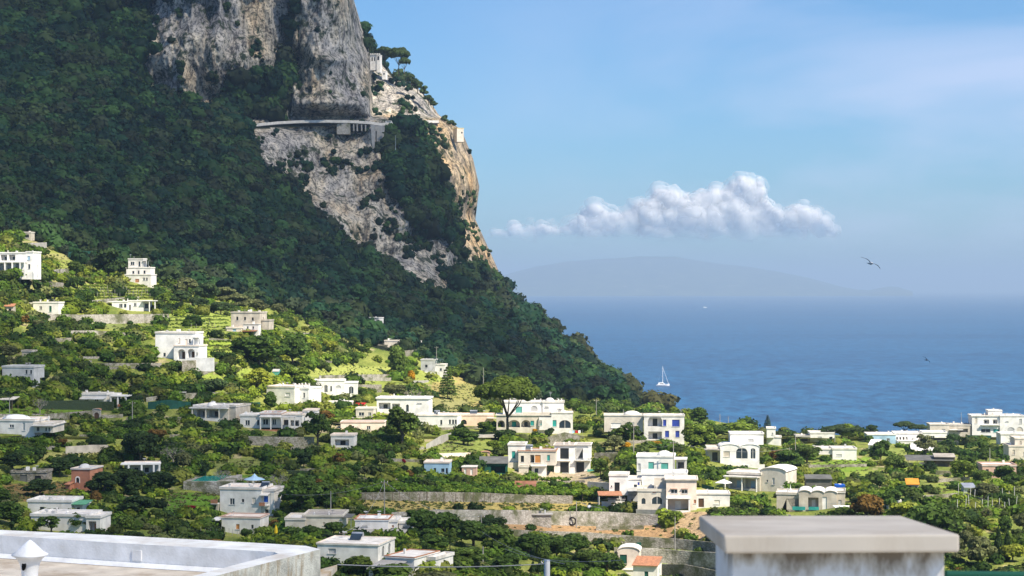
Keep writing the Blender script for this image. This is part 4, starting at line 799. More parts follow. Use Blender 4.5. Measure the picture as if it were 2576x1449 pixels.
    ha = House('white_annex', 'low white annex with tiled edge and shuttered window before the big white house', 'annex', 600, 1344, None, -9); ha.blk(-44, 56, -4, 40, 6, mat='white', rmat='palepeach', rimmat='pink', rim=.2, f=[(W,-2,12,9,13,'orangewood'),(W,36,14,6,10)]).slab(-66, -44, 38, .12, -2, 2, 'white', 'awning', .2).cols([-64], 0, 36, -1.8, .12, 'metal')
    h = House('grey_roofed_house', 'long low greyish white house with terrace roofs, half hidden by dark trees', 'house', 795, 1335, 'the long low greyish house', -2)
    h.blk(-78, -28, 0, 26, 8, mat='cream', rmat='rooftop').blk(-34, 66, 0, 33, 9, mat='cream', y=.4, rmat='rooffelt', f=[(W,20,12,6,8,'beige')]).slab(64, 90, 32, .12, 0, 6, 'netgrey', 'canopy').cols([88], 0, 32, .3, .12, 'metal').chim([28,-10], 36, 5, 3, 3)
    h = House('red_edged_house', 'white house with red edged flat roof and a long grey awning in front', 'house', 945, 1342, 'the red edged white house', -3)
    h.blk(-52, 32, 0, 32, 7, rmat='whiter', rimmat='terracotta', f=[(W,-28,17,14,2,'grey'),(W,30-52,4,4,5)], rim=.2).blk(32, 52, 0, 27, 6, y=1, f=[(W,42,13,5,6,'terracotta')]).blk(54, 84, 2, 20, 6, y=3, f=[(W,70,10,12,2,'dark')]).slab(-68, 80, 8, .18, -4, 0, 'concrete', 'awning', .1).cols([-66,-30,20,72], -8, 8, -3.8, .3, 'dark').chim([-44,6,24,48], 34, 5, 3)
    h = House('near_white_house', 'nearest white house with arched side windows and a broad flat roof, lower centre', 'house', 880, 1418, 'the nearest white house', -13)
    h.blk(-86, 74, -30, 46, 9, rmat='rooftop', rimmat='palepeach', rim=.12, f=[(W,-47,24,20,12,'grey')], r=[(A,.3,14,1.3,27,'glass'),(A,.68,14,1.3,27,'glass')]).tank(-10, 49, .9, 6)
    h = House('lower_white_house', 'small white house with a terracotta edged roof stepping down right of the nearest house', 'house', 1000, 1455, 'the stepped white house', -24)
    h.blk(-44, 38, -20, 48, 8, rimmat='terracotta', rim=.12, f=[], r=[(W,.3,16,.5,9,'dark'),(W,.7,14,1,18)], y=1).blk(-48, 18, -30, 28, 4, y=-3.6, roof='shed', rmat='concrete', vis=.7, mat='grey').blk(40, 62, -10, 38, 6, y=5)
    # centre
    h = House('cubic_white_house', 'bright white cube of a house with rooftop chimneys, left of the arched bungalow', 'house', 713, 1021, 'the cubic white house', -22)
    h.blk(-48, 32, 0, 46, 9, mat='whiter', f=[(W,12,24,14,9,'whiter')], rmat='whiter').blk(28, 58, 2, 42, 8, y=3, mat='whiter', rmat='whiter', f=[(W,45,20,5,12)]).chim([-34,-24,8,22,30,40,50], 47, 6, 3.5, 5).aerial(-20, 48, 12)
    h = House('arched_bungalow', 'bright white bungalow with arched windows below a stone terrace wall', 'bungalow', 843, 997, 'the arched white bungalow', 3)
    h.blk(-52, 24, -2, 38, 9, mat='whiter', rmat='whiter', f=[(A,-23,10,9,18),(A,-10,12,4,14),(A,8,19,13,8,'grey')], rim=.2).blk(24, 56, 0, 32, 8, y=1, mat='whiter', rmat='whiter', f=[(A,40,6,12,18)], rim=.2).para(-54, 20, -6, 2, -1.5, .2, 'whiter')
    h = House('strip_roof_annex', 'long narrow white annex roof beside the red awning', 'annex', 843, 1022, None, 0); h.blk(-40, 42, 0, 8, 5, mat='white', rmat='whiter')
    h = House('car_shelter', 'bright red awning between a white annex and the hedge', 'awning', 906, 1026, None, -5); h.slab(-13, 13, 11, .12, -2.5, 2, 'red', 'canopy', .5).cols([-12,0,12], 0, 8, -2.3, .08, 'metal').cols([-12,12], 0, 11, 1.9, .08, 'metal')
    h = House('terrace_house', 'bright white flat roofed house with a wide grey porch behind the big leafy tree', 'house', 1013, 1046, 'the wide porch white house', -5)
    h.blk(-66, 66, 0, 42, 9, mat='whiter', rmat='whiter', f=[(L,-46,16,30,16),(L,-17,16,20,14),(A,12,10,7,18),(W,42,30,12,2,'grey')], rim=.3, over=.3).chim([-34,-24,10,16,54], 43, 5, 3).para(-20, 66, -8, 4, -2, .2, 'whiter')
    h = House('beige_cottage', 'small cream cottage with two windows just left of the big leafy tree', 'cottage', 917, 1054, None, -4); h.blk(-22, 22, 0, 24, 6, mat='cream', f=[(W,-8,8,14,8),(W,13,8,8,8)], rmat='whiter')
    h = House('pink_terrace', 'low building with a long pinkish flat roof between the villa and the tree', 'building', 907, 1084, None, 0); h.blk(-50, 60, 0, 20, 7, mat='palepeach', rmat='pink', f=[(W,-20,4,8,8),(W,20,4,10,8)], rim=.15)
    h = House('flat_white_house', 'long flat white house with tall windows right of the big leafy tree', 'house', 1104, 1075, 'the long flat white house', -7)
    h.blk(-56, 46, 0, 28, 9, mat='whiter', rmat='whiter', f=[(W,6,6,5,12),(W,28,8,5,11),(W,36,8,5,11),(W,43,8,5,11)], r=[(W,.5,6,1.2,12,'teal')]).chim([-40,-4,20], 31, 5, 3).tank(-10, 31)
    h = House('peach_house', 'low peach coloured house with a dark arch beside the long flat white house', 'house', 1196, 1072, 'the low peach house', 0)
    h.blk(-38, 46, 0, 26, 8, mat='peach', rmat='palepeach', f=[(A,-29,4,14,12,'dark')], rim=.2).tank(-5, 29, 1.1, 3).slab(30, 56, 20, .12, -2.5, 0, 'cream', 'awning').cols([54], 0, 20, -2.3, .12)
    h = House('pine_house', 'large cream villa with arched loggia and teal shutters behind the umbrella pine', 'villa', 1345, 1090, 'the arched villa behind the umbrella pine', -1)
    h.blk(-96, 42, 0, 44, 8, mat='cream', rmat='rooftop', f=[(AL,-84,14,18,18,'dark'),(AL,-52,14,30,19,'teal'),(AL,-22,14,24,19,'dark'),(W,-6,19,9,12,'teal')], over=.3, rim=.15).blk(42, 96, 0, 50, 8, y=-.4, mat='white', f=[(W,50,17,10,16,'teal'),(A,76,13,30,20,'glass')], rim=.1).blk(11, 42, 8, 40, 2, y=-.6, mat='white', roof=None, f=[(W,14,20,8,13,'teal')])
    h.para(-30, 96, 46, 52, .3, .2, 'cream').blk(-80, -10, 46, 75, 6, y=2.6, mat='whiter', f=[(W,-40,50,16,15,'turq')]).blk(-10, 20, 46, 75, 6, y=2.9, mat='whiter', f=[(A,-2,53,18,14,'grey')]).blk(20, 74, 46, 75, 6, y=2.6, mat='whiter', f=[(W,30,62,10,3,'grey'),(W,60,58,8,2,'grey')]).dome(38, 77, 24, 5, 4, 5).chim([-62,0,15,60,68], 77, 5, 3, 5).aerial(40, 77, 24, 7)
    h = House('blue_window_house', 'grey white two storey house with bright blue windows and an arched balcony facing the sea', 'house', 1620, 1108, 'the blue windowed house', -3)
    h.blk(0, 101, 0, 60, 8, mat='white', f=[(AL,28,34,36,30,'dark'),(W,52,36,8,16,'blue'),(W,80,35,19,17,'blue'),(L,28,2,34,20,'dark'),(W,58,8,10,16,'blue'),(W,94-10,8,10,16,'blue')], rim=.25).blk(-100, -2, 20, 60, 7, y=1.2, mat='cream', f=[(W,-70,30,26,12,'whiter'),(W,-30,28,10,16,'whiter')], rim=.25).dome(-30, 61, 44, 6, 6, 4).aerial(94, 62, 14)
    h = House('old_cream_house', 'crumbling cream house with an orange shutter and rounded balcony, left of the modern white house', 'house', 1340, 1195, 'the crumbling cream house', -4)
    h.blk(-63, -20, 30, 72, 8, y=1.5, mat='white', rmat='rooffelt', f=[(W,-49,40,9,18,'teal'),(W,-25,44,6,14,'teal')]).blk(-36, 58, 24, 58, 8, mat='cream', rmat='rooffelt', f=[(W,-26,32,8,16,'dark'),(L,0,28,12,22,'dark'),(DR,12,30,16,20,'orangewood'),(W,40,36,7,14,'teal')], rimmat='terracotta', rim=.2)
    h.blk(-2, 34, -4, 22, 5, y=-.8, mat='white', f=[(W,10,6,9,11)]).blk(-34, -10, -4, 20, 4, y=-1.5, mat='cream').slab(-4, 36, 23, .2, -1.8, -.8, 'white', 'balcony').rail(-4, 36, 24, 8, -1.75, 'whiter').tank(-12, 62, 1, 4).aerial(-30, 74, 8).blk(-63,-30,-2,30,6,y=1,mat='cream',roof=None,f=[(W,-50,8,6,9)])
    h = House('modern_white_house', 'modern white two storey house with four tall dark openings and a bare earth bank below', 'house', 1442, 1192, 'the modern white house', -5)
    h.blk(-48, 4, 0, 70, 8, mat='whiter', rmat='rooffelt', f=[(W,-22,37,22,27,'dark'),(W,-22,2,22,27,'dark')], rim=.1, over=.3).blk(4, 42, 0, 70, 8, y=.8, mat='whiter', rmat='rooffelt', f=[(W,13,36,22,28,'dark'),(W,17,2,20,27,'dark')], rim=.1, over=.3)
    h.slab(4, 46, 33, .2, -.9, .8, 'whiter', 'balcony').slab(-44, -6, 32, .15, -.7, 0, 'whiter', 'ledge').cols([40], 34, 70, -.5, .25, 'whiter').para(36, 54, 2, 12, -1, .1, 'turq', 'screen').rail(4, 46, 35, 5, -.85, 'metal')
    h = House('turquoise_shutter_house', 'white domed house with two turquoise shutters above the peach house', 'house', 1660, 1205, 'the domed house with turquoise shutters', -6)
    h.blk(-58, 36, 0, 54, 8, mat='whiter', f=[(W,-22,22,14,20,'turq'),(W,12,18,18,22,'turq'),(W,-52,20,7,18,'grey')], rmat='whiter').dome(10, 55, 38, 8, 6, 4, 'whiter').slab(34, 68, 48, .2, 0, 6, 'white', 'porch_roof').cols([66], 14, 48, .2, .2).blk(36, 68, 0, 14, 6, y=.2, mat='white', rim=0).blk(40, 66, 14, 46, 2, y=4.5, mat='grey', roof=None, f=[(W,52,22,16,16,'dark')])
    h = House('stair_house', 'stepped white house with roof terraces and outside stairs between the domed and peach houses', 'house', 1650, 1262, 'the stepped white roof terraces', -5)
    h.blk(-36, 78, 10, 64, 8, y=3, mat='whiter', rmat='whiter', rim=.4).blk(-118, -70, 14, 62, 7, y=1, mat='whiter', f=[(DR,-98,22,13,24,'dark'),(W,-112,34,3,4,'dark')]).blk(-70, -38, 14, 52, 6, y=2, mat='white', f=[(W,-52,22,8,18),(W,-44,30,5,16,'blue')]).slab(-70, -40, 26, .2, -1.4, 2, 'whiter', 'balcony').para(-70, -40, 27, 37, -1.5, .15, 'whiter').blk(-72, -40, -18, 14, 6, y=1.2, mat='grey', f=[(W,-60,-4,4,8,'dark')], roof=None).blk(-120, -78, -20, 4, 4, y=-.4, mat='whiter', rim=0, rmat='concrete').chim([-12,10,20,44], 66, 5, 2.2)
    mb = MB(); m = h.m
    for k in range(8): mb.box(-40*m, -18*m, -1.2-.0*k, 2.9, (k*4.2-24)*m, (k*4.2-19.8)*m, 'palepeach') if k == 0 else mb.box(-40*m, -18*m, -1.2+k*.45, 2.9, (k*4.2-24)*m+.002, (k*4.2-19.8)*m, 'palepeach')
    mb.build('outside_stair', h.root)
    h = House('awning_terrace', 'terracotta coloured flat canopy on posts left of the stepped white house', 'canopy', 1534, 1277, None, 0); h.slab(-30, 30, 36, .15, -3, 3, 'terracotta', 'canopy', .3).cols([-28,26], 0, 34, -2.8, .15, 'white').cols([-28,26], 0, 36, 2.8, .15, 'white').para(-20, 20, 0, 14, 1, .2, 'white')
    h = House('cream_villa', 'peach and cream villa with a deep ground floor porch above the stone terrace wall', 'villa', 1676, 1292, 'the peach cream villa', -4)
    h.blk(0, 76, 0, 84, 8, mat='palepeach', rmat='rooftop', f=[(W,20,51,17,9),(W,46,51,16,8),(L,30,6,56,32,'whiter'),(W,72,26,6,9,'terracotta')], over=.35, rim=.15).blk(-72, 0, 4, 54, 7, y=.9, mat='cream', rmat='rooftop', f=[(A,-57,22,10,15),(A,-23,22,28,19,'glass'),(W,-30,50,9,3,'terracotta')], rim=.5).blk(-30, 0, 54, 80, 6, y=2.5, mat='cream', f=[(A,-12,58,8,18,'grey')], roof=None)
    h.cols([1.5,58], 0, 38, -.9, .4, 'whiter').slab(0, 60, 38, .25, -1.2, 0, 'whiter', 'balcony').para(2, 58, 0, 9, -1.1, .15, 'whiter').slab(11, 28, 62, .12, -.4, 0, 'pink', 'hood').slab(38, 55, 62, .12, -.4, 0, 'pink', 'hood')
    h = House('side_annex', 'low white annex with a wooden door right of the peach cream villa', 'annex', 1795, 1281, None, -3); h.blk(-48, 42, 0, 34, 7, y=2, mat='white', f=[(DR,-30,2,14,22,'darkwood'),(W,10,10,14,10,'cream')], rim=.15)
    h = House('curved_parapet_villa', 'white villa with wavy arched parapet and two large arched windows', 'villa', 1862, 1172, 'the wavy parapet villa', -2)
    h.vf = .17; h.blk(-50, 48, 0, 44, 8, mat='whiter', roof='vaults', vis=2, rmat='whiter', f=[(W,-34,22,16,14,'beige'),(A,4,18,30,28,'glass'),(A,32,18,13,26,'glass')]).blk(-22, 62, 50, 76, 6, y=4, mat='whiter', f=[(W,30,58,14,6,'grey')]).blk(-82, -50, 8, 42, 6, y=2, mat='cream', f=[(DR,-62,10,14,22,'dark')]).slab(-90, -52, 40, .2, -1, 2, 'rooffelt', 'canopy').para(-50, 60, -4, 5, -2, .2, 'whiter')
    h = House('white_tower_house', 'tall narrow white house standing against the sea beside a dark conifer', 'house', 1947, 1120, 'the narrow white tower', -6); h.blk(-18, 4, 0, 40, 6, mat='whiter', f=[(W,-4,26,3,5,'grey')]).blk(4, 18, 0, 18, 6, mat='whiter')
    h = House('porch_house', 'cream house with columned porch and pale barrel roof above the green net fence', 'house', 1900, 1236, 'the columned porch house', -24)
    h.blk(-70, 12, -2, 42, 8, mat='cream', rmat='rooftop', f=[(L,-48,5,38,25,'lightblue'),(L,-12,5,32,25,'lightblue')], over=.4).blk(12, 78, -2, 48, 9, mat='cream', y=.4, f=[(W,30,24,4,5),(W,46,18,6,17,'grey')], roof='vaults', vis=1, rmat='whiter').cols([-74,-30,8], 0, 34, -1.6, .35, 'white', True).slab(-78, 12, 35, .25, -2, 0, 'rooftop', 'porch_roof')
    h = House('garden_umbrella', 'white square garden parasol left of the columned porch house', 'parasol', 1820, 1236, None); mb = MB(); mb.lathe([(2.0,1.9),(1.95,2.0),(0.02,2.8)], 'cloth', 4); mb.build('canopy', h.root); mb = MB(); mb.tube([(0,0,-.5),(0,0,2.7)], .04, 'metal', 6); mb.build('pole', h.root); h.show(-20,20,0,26)
    h = House('scalloped_house', 'pale house with a scalloped roof of three small vaults and turquoise balcony panels', 'house', 2040, 1286, 'the scalloped roof house', -10)
    h.vf = .24; h.blk(-30, 64, 0, 42, 8, mat='beige', roof='vaults', vis=3, rmat='whiter', f=[(L,6,6,26,28,'whiter'),(DR,34,4,11,32,'whiter')]).blk(-86, -28, 0, 40, 8, y=.5, mat='beige', f=[(L,-44,2,34,28,'whiter')], rmat='rooftop').blk(62, 84, 2, 46, 6, y=1, mat='beige', f=[(W,72,16,8,12,'grey')]).para(-46, -14, 2, 11, -.4, .1, 'teal', 'balcony_panel').para(-6, 20, 3, 11, -.4, .1, 'teal', 'balcony_panel').rail(44, 84, 6, 16, -1, 'metal')
    for x in (-52, 12): mb = MB(); mb.lathe([(.35,0),(.3,.3),(.1,.5),(0.01,1.5)], 'white', 8, (x*h.m, 2, 47*h.m)); mb.build('finial', h.root)
    h = House('white_pergola', 'thin white open pergola frame right of the scalloped roof house', 'pergola', 2134, 1300, None); h.slab(-36, 20, 24, .1, -2, 2, 'whiter', 'beam').cols([-34,-6,18], 0, 24, -1.9, .12, 'whiter')
    h = House('water_tank', 'big rectangular bright blue water tank behind the scalloped roof house', 'tank', 2113, 1240, 'the blue water tank', -6); m = h.m; mb = MB(); mb.box(-13*m, 13*m, 0, 2.5, 2*m, 20*m, 'bluetank'); mb.build('tank_body', h.root, bevel=.12); mb = MB(); mb.box(-13*m, 13*m, .2, 2.3, -2, 2*m-.01, 'concrete'); mb.build('stand', h.root); mb = MB(); mb.lathe([(.4,0),(.4,.12),(0.01,.14)], 'whiter', 12, (0, 1.2, 20*m+.003)); mb.build('hatch', h.root); h.show(-14, 14, 0, 20)
    h = House('net_shed', 'dark grey netting shed left of the blue water tank', 'shed', 2060, 1228, None, -4); h.blk(-32, 32, 0, 22, 5, mat='netgrey', rmat='netgrey', roof='shed', vis=.5)
    h = House('orange_roof_hut', 'small hut with a bright orange tilted roof standing on posts among the green gardens', 'hut', 2295, 1244, 'the orange roofed hut', -8); h.blk(-14, 16, 8, 24, 3.5, mat='beige', roof='shed', rmat='orange', vis=.9, f=[(W,-6,12,8,9,'dark'),(W,8,12,6,8,'dark')], foot=0).cols([-12,14], -4, 8, .3, .2, 'timber').cols([-12,14], -4, 8, 3, .2, 'timber')
    # along the far rim
    def far(name, label, cat, u, v, near, blocks, yaw=-3, **k):
        h = House(name, label, cat, u, v, near, yaw)
        for b in blocks: h.blk(*b[:4], b[4] if len(b) > 4 else 8, **(b[5] if len(b) > 5 else {}))
        return h
    far('rim_house', 'plain grey white house on the rim, first one right of the open sea corner', 'house', 2052, 1113, 'the plain rim house', [(-50,-14,0,14,6,dict(mat='concrete',f=[(W,-30,3,20,8,'dark')])),(-14,47,0,22,8,dict(f=[(W,10,6,10,8,'grey'),(W,38,6,8,8,'dark')]))])
    h = far('pale_blue_house', 'low pale blue house with bright white roof between the rim pines', 'house', 2218, 1115, 'the pale blue house', [(-36,35,0,20,8,dict(mat='lightblue',rmat='whiter',rimmat='whiter',f=[(DR,-24,1,8,10,'teal'),(W,16,6,8,6)]))]); h.chim([-10,20],22,4,3)
    h = far('colonnaded_house', 'long white house with a row of small dark openings right of the pale blue house', 'house', 2285, 1116, 'the colonnaded rim house', [(-34,34,4,24,8,dict(mat='white',f=[(W,-28+8*i,8,4,8,'dark') for i in range(4)])),(-30,46,-4,8,6,dict(y=-5,mat='white',rim=0))]); h.chim([0],26,4,3)
    far('white_flat_house', 'low bright white house under the beige block on the rim', 'house', 2352, 1106, 'the low white rim house', [(-30,30,0,16,8,dict(mat='whiter',rmat='whiter',f=[(W,-6,4,10,5)]))])
    h = far('beige_block', 'long beige apartment block left of the large white hotel', 'building', 2392, 1092, 'the beige rim block', [(-52,-4,0,22,8,dict(mat='cream',f=[(W,-18,8,8,4,'grey')])),(-4,50,0,21,8,dict(y=.4,mat='beige',f=[(L,30,4,26,9,'dark')]))]); h.slab(-4,30,10,.15,-1.2,.4,'whiter','balcony').chim([-40,-20,10,30],24,3,3)
    h = far('white_hotel', 'large bright white hotel of three storeys with balconies at the far right rim', 'hotel', 2512, 1092, 'the white hotel', [(-66,3,0,44,8,dict(mat='whiter',f=[(L,-30,24,14,12,'dark'),(L,-8,24,12,12,'dark'),(W,-32,4,24,8,'glass'),(W,-6,4,14,8,'teal'),(W,-56,26,6,14,'cream')],over=.3)),(3,64,0,44,9,dict(y=-.5,mat='whiter',f=[(A,30,5,18,12,'grey'),(A,52,5,16,13,'cream'),(W,54,26,7,12,'grey'),(W,20,30,8,2,'grey')])),(-22,12,46,56,5,dict(y=3,mat='whiter'))]); h.slab(-44,2,22,.2,-1.2,0,'whiter','balcony').rail(-44,2,23,4,-1.15,'whiter').rail(-44,2,45,3,.2,'pink').chim([-50,20,30,40],46,3,3).aerial(14,46,10)
    far('right_edge_house', 'white house at the right edge just below the hotel', 'house', 2552, 1120, None, [(-34,40,0,26,8,dict(mat='whiter',f=[(W,-10,10,8,7,'grey'),(W,14,10,8,8,'grey')]))])
    far('right_edge_block', 'stepped cream house with bay at the right edge near the marquee', 'house', 2566, 1158, 'the cream house at the right edge', [(-28,30,0,34,8,dict(mat='cream',f=[(W,-16,14,6,12,'beige'),(W,12,10,8,10)])),(-10,30,34,52,7,dict(y=1.5,mat='cream',f=[(W,4,38,5,10,'beige')]))])
    far('long_white_terrace', 'long pale flat roofed house on the slope in front of the rim pines', 'house', 2100, 1156, 'the long pale house on the right slope', [(-62,-2,12,24,8,dict(mat='white',rmat='rooftop')),(-6,54,0,25,8,dict(y=-.5,mat='whiter',rmat='rooftop',f=[(W,10,8,14,5,'grey')]))])
    far('glasshouse', 'small white glass roofed house among trees left of the marquee', 'greenhouse', 2196, 1130, None, [(-12,14,0,10,6,dict(mat='whiter',roof='gable',rmat='whiter',vis=1.6))], -30)
    h = House('white_marquee', 'white tent like marquee roof above brown netting frames', 'marquee', 2324, 1140, 'the white marquee', -6); h.blk(-28, 28, 0, 6, 9, mat='palepeach', roof='gable', rmat='whiter', vis=1.7, over=.4)
    h = House('netted_frame', 'big low brown and grey netting frame over terraces below the white marquee', 'shade structure', 2345, 1172, 'the brown netting frame', -8); h.slab(-66, 50, 22, .1, -5, 5, 'netgrey', 'netting', .6).blk(4, 54, 0, 24, 5, mat='timber', rmat='rooffelt', y=-3, roof='shed', vis=.5).cols([-62,-40,-18], 0, 18, -4.8, .15, 'timber')
    far('pink_cottage', 'long pinkish cottage with two windows among trees at the right', 'cottage', 2510, 1203, 'the pinkish cottage', [(-38,46,0,30,7,dict(mat='pink',rmat='rooftop',rimmat='pink',f=[(W,-26,10,7,12),(W,-6,10,7,12)]))])
    far('hidden_white_hut', 'tiny white hut half hidden by yellow green trees right of the pergola', 'hut', 2250, 1290, None, [(-16,16,0,26,5,dict(mat='white',f=[(W,-4,10,6,6,'dark')]))])
    far('garden_shed', 'small grey tin roofed shed near the white trellis frames', 'shed', 2440, 1240, None, [(-14,14,0,12,4,dict(mat='grey',roof='shed',rmat='metal',vis=.6,f=[(W,0,3,8,6,'dark')]))])
    # shaded cottages at the wood edge
    far('woodland_cottage', 'small pale cottage with a red porch highest in the dark woods', 'cottage', 934, 818, 'the red porched woodland cottage', [(-22,20,0,17,6,dict(mat='grey',f=[(W,-6,6,5,5),(W,8,6,4,5)],rmat='grey')),(-26,-20,0,10,3,dict(mat='red',roof='shed',rmat='rust',vis=.3))], -18)
    far('blueish_cottage', 'tiny blue grey cottage with a row of windows just below the red porched one', 'cottage', 946, 828, None, [(-10,10,0,11,5,dict(mat='lightblue',f=[(W,-4,3,4,5),(W,4,3,4,5)]))])
    far('grey_shed', 'grey roofed shed in the shade left of the woodland cottages', 'shed', 845, 825, None, [(-11,10,0,10,4,dict(mat='grey',roof='shed',rmat='grey',vis=.4,f=[(W,0,3,5,4,'dark')]))])
    far('stone_cottage', 'plain grey cottage on a stone terrace among the shaded woods', 'cottage', 985, 876, None, [(-18,18,0,17,6,dict(mat='cream',f=[(W,10,5,4,5,'dark')])),(-40,-10,-8,6,4,dict(y=-2,mat='stonewall',rmat='stonewall'))])
    h = far('chimney_cottage', 'white cottage with a tall chimney alone in the shaded woods', 'cottage', 1072, 878, 'the chimneyed cottage in the shade', [(-18,16,0,14,6,dict(mat='white',f=[(W,4,3,10,4,'dark')]))]); h.chim([-14],15,6,3)
    h = House('stairway_house', 'grey white building with a flight of outside stairs beside the palms', 'house', 1090, 941, 'the stair building by the palms', -8); h.blk(-32, 4, 6, 34, 7, mat='grey', f=[(W,-18,16,6,7,'dark')]).blk(4, 28, 0, 22, 6, mat='white', y=1, f=[(W,18,8,5,6)]).para(-30, 28, -4, 6, -3, .3, 'white')
    mb = MB(); m = h.m
    for k in range(10): mb.box((-26+k*1.4)*m, (-10+k*1.4)*m, -2.6+k*.26, 0, (k*2.4-4)*m, (k*2.4-1.6)*m, 'grey')
    mb.build('stair', h.root)
    far('roadside_hut', 'small flat white hut behind the umbrella pine crown at the wood edge', 'hut', 1224, 957, None, [(-14,14,0,8,5,dict(mat='grey'))])
    far('mast_house', 'low beige hut on the wooded ledge at top left under a thin mast', 'hut', 62, 600, None, [(-16,16,0,14,5,dict(mat='beige',f=[(W,0,2,22,8,'dark')],rmat='rooftop'))])
    far('blue_shed', 'small blue green garden shed between the yellow green trees', 'shed', 693, 945, None, [(-8,8,0,10,4,dict(mat='turq',roof='gable',rmat='grey',vis=.7))])
    far('rusty_roof_shed', 'rusty tin roofed shed half buried in vines left of the canopy', 'shed', 1318, 1240, None, [(-24,28,0,10,5,dict(mat='timber',roof='shed',rmat='rust',vis=1.2))])
    far('vine_cottage', 'low cottage with white walls and a red plant beside it above the vines', 'cottage', 1100, 1194, 'the low vine cottage', [(-33,30,0,28,7,dict(mat='lightblue',rmat='palepeach',f=[(DR,-6,2,6,14,'dark'),(W,14,6,8,9),(DR,24,2,5,14,'dark')],rim=.2))])
    h = House('black_net_shelter', 'black and dark green netting shelter left of the crumbling cream house', 'shelter', 1243, 1193, None, 0); h.blk(-36, 34, 0, 26, 5, mat='greennet', rmat='netgrey', roof='shed', vis=1.2, f=[(L,10,2,36,18,'dark')])
    far('pink_gate_shed', 'small pink and white doored outbuilding among vines', 'outbuilding', 1178, 1196, None, [(-16,20,0,20,4,dict(mat='pink',roof='flat',f=[(DR,-8,1,6,15,'whiter'),(DR,8,1,6,15,'whiter')],rim=0))])
    far('glazed_hut', 'small hut with a wide blue window on the driveway bank', 'hut', 866, 1128, 'the hut by the dark tree', [(-34,24,0,30,6,dict(mat='white',f=[(L,-6,6,36,16,'dark')],rmat='rooftop'))])
    far('concrete_store', 'plain concrete store with a thin flat roof against the upper terrace wall', 'store', 1345, 1322, 'the concrete store', [(-42,42,-4,26,3,dict(mat='stonepale',rmat='concrete',rim=0,over=.3))], 0)
    h = House('curved_roof_hut', 'small cream house with a curved roof and a dark green shutter at the bottom centre', 'house', 1580, 1440, 'the curved roof little house', -8); h.vf = .2; h.blk(-26, 28, -6, 50, 5, mat='palepeach', roof='vaults', vis=1, rmat='whiter', f=[(W,-12,22,18,22,'greenpaint')]).blk(-26, 16, -8, 8, 4, y=-1.5, mat='white', rim=0)
    far('tiled_roof_hut', 'small white house with an orange tiled roof and green door at the bottom centre', 'house', 1622, 1462, 'the orange tiled little house', [(-30,32,-2,38,5,dict(mat='white',roof='shed',rmat='terracotta',vis=1.1,f=[(DR,4,0,10,24,'greenpaint')],r=[(W,.5,14,.9,14,'teal')]))], -14)
    # mountain
    h = House('clifftop_castle', 'small white battlemented villa perched high on the cliff beside tall pines', 'villa', 944, 168, None, -8, D=1372); h.blk(-13, 4, 0, 28, 8, mat='white', f=[(A,-8,14,3,10,'dark'),(A,-2,14,3,10,'dark')], show=False).blk(4, 13, -6, 28, 6, y=-.6, mat='white', f=[(A,8,16,5,10,'dark')], show=False)
    m = h.m
    for k in range(6): mb = MB(); mb.box((-13+k*4.6)*m, (-10.5+k*4.6)*m, -.8, 0, 30*m, 33*m, 'white'); mb.build('battlement', h.root)
    h = House('cliff_cottage', 'tiny white cottage clinging to the cliff below the battlemented villa', 'cottage', 966, 191, None, -8, D=1362); h.blk(-5, 5, 0, 10, 5, mat='white', f=[(W,0,3,4,4,'dark')], show=False)
    h = House('yellow_cliff_house', 'yellow ochre house on the outer shoulder of the cliff', 'house', 1158, 344, None, 20, D=1352); h.blk(-9, 9, -4, 20, 8, mat='cream', f=[(W,4,8,4,4,'dark')], rimmat='yellow', show=False)
# ---------------------------------------------------------------- walls, road, fences, posts
def wall(name, label, pts, mat='stonewall', t=.5, cat='wall', group=None, cap=None, grow=3, sub=6):
    """pts (u, vtop, vbottom) along the wall"""
    P = []
    for (a, b) in zip(pts, pts[1:]):
        for k in range(sub): P.append([a[i]+(b[i]-a[i])*k/sub for i in range(3)])
    P.append(pts[-1]); us = [p[0] for p in P]; D = Dof(us, [p[2] for p in P]); D = [float(x) for x in D]
    o0 = at(P[0][0], P[0][2], D[0]); mb = MB(); n = len(P); q = []
    for p, d in zip(P, D):
        b = at(p[0], p[2], d)-o0; z = (V0-p[1])/F*d-o0.z; q.append((b.x, b.y, b.z-grow, z))
        
    for (a, b) in zip(q, q[1:]):
        mb.face([(a[0],a[1],a[2]),(b[0],b[1],b[2]),(b[0],b[1],b[3]),(a[0],a[1],a[3])], mat)
        mb.face([(a[0],a[1]+t,a[2]),(b[0],b[1]+t,b[2]),(b[0],b[1]+t,b[3]),(a[0],a[1]+t,a[3])], mat)
        mb.face([(a[0],a[1],a[3]),(b[0],b[1],b[3]),(b[0],b[1]+t,b[3]),(a[0],a[1]+t,a[3])], cap or mat)
    for a in (q[0], q[-1]): mb.face([(a[0],a[1],a[2]),(a[0],a[1]+t,a[2]),(a[0],a[1]+t,a[3]),(a[0],a[1],a[3])], mat)
    o = mb.build(name, None, o0, label=label, cat=cat, group=group, kind='thing')
    for a, b in zip(P, P[1:]): SHOWN.append((a[0], min(a[1], b[1]), b[0], max(a[2], b[2])-2-.3*(a[2]-a[1])))
    return o
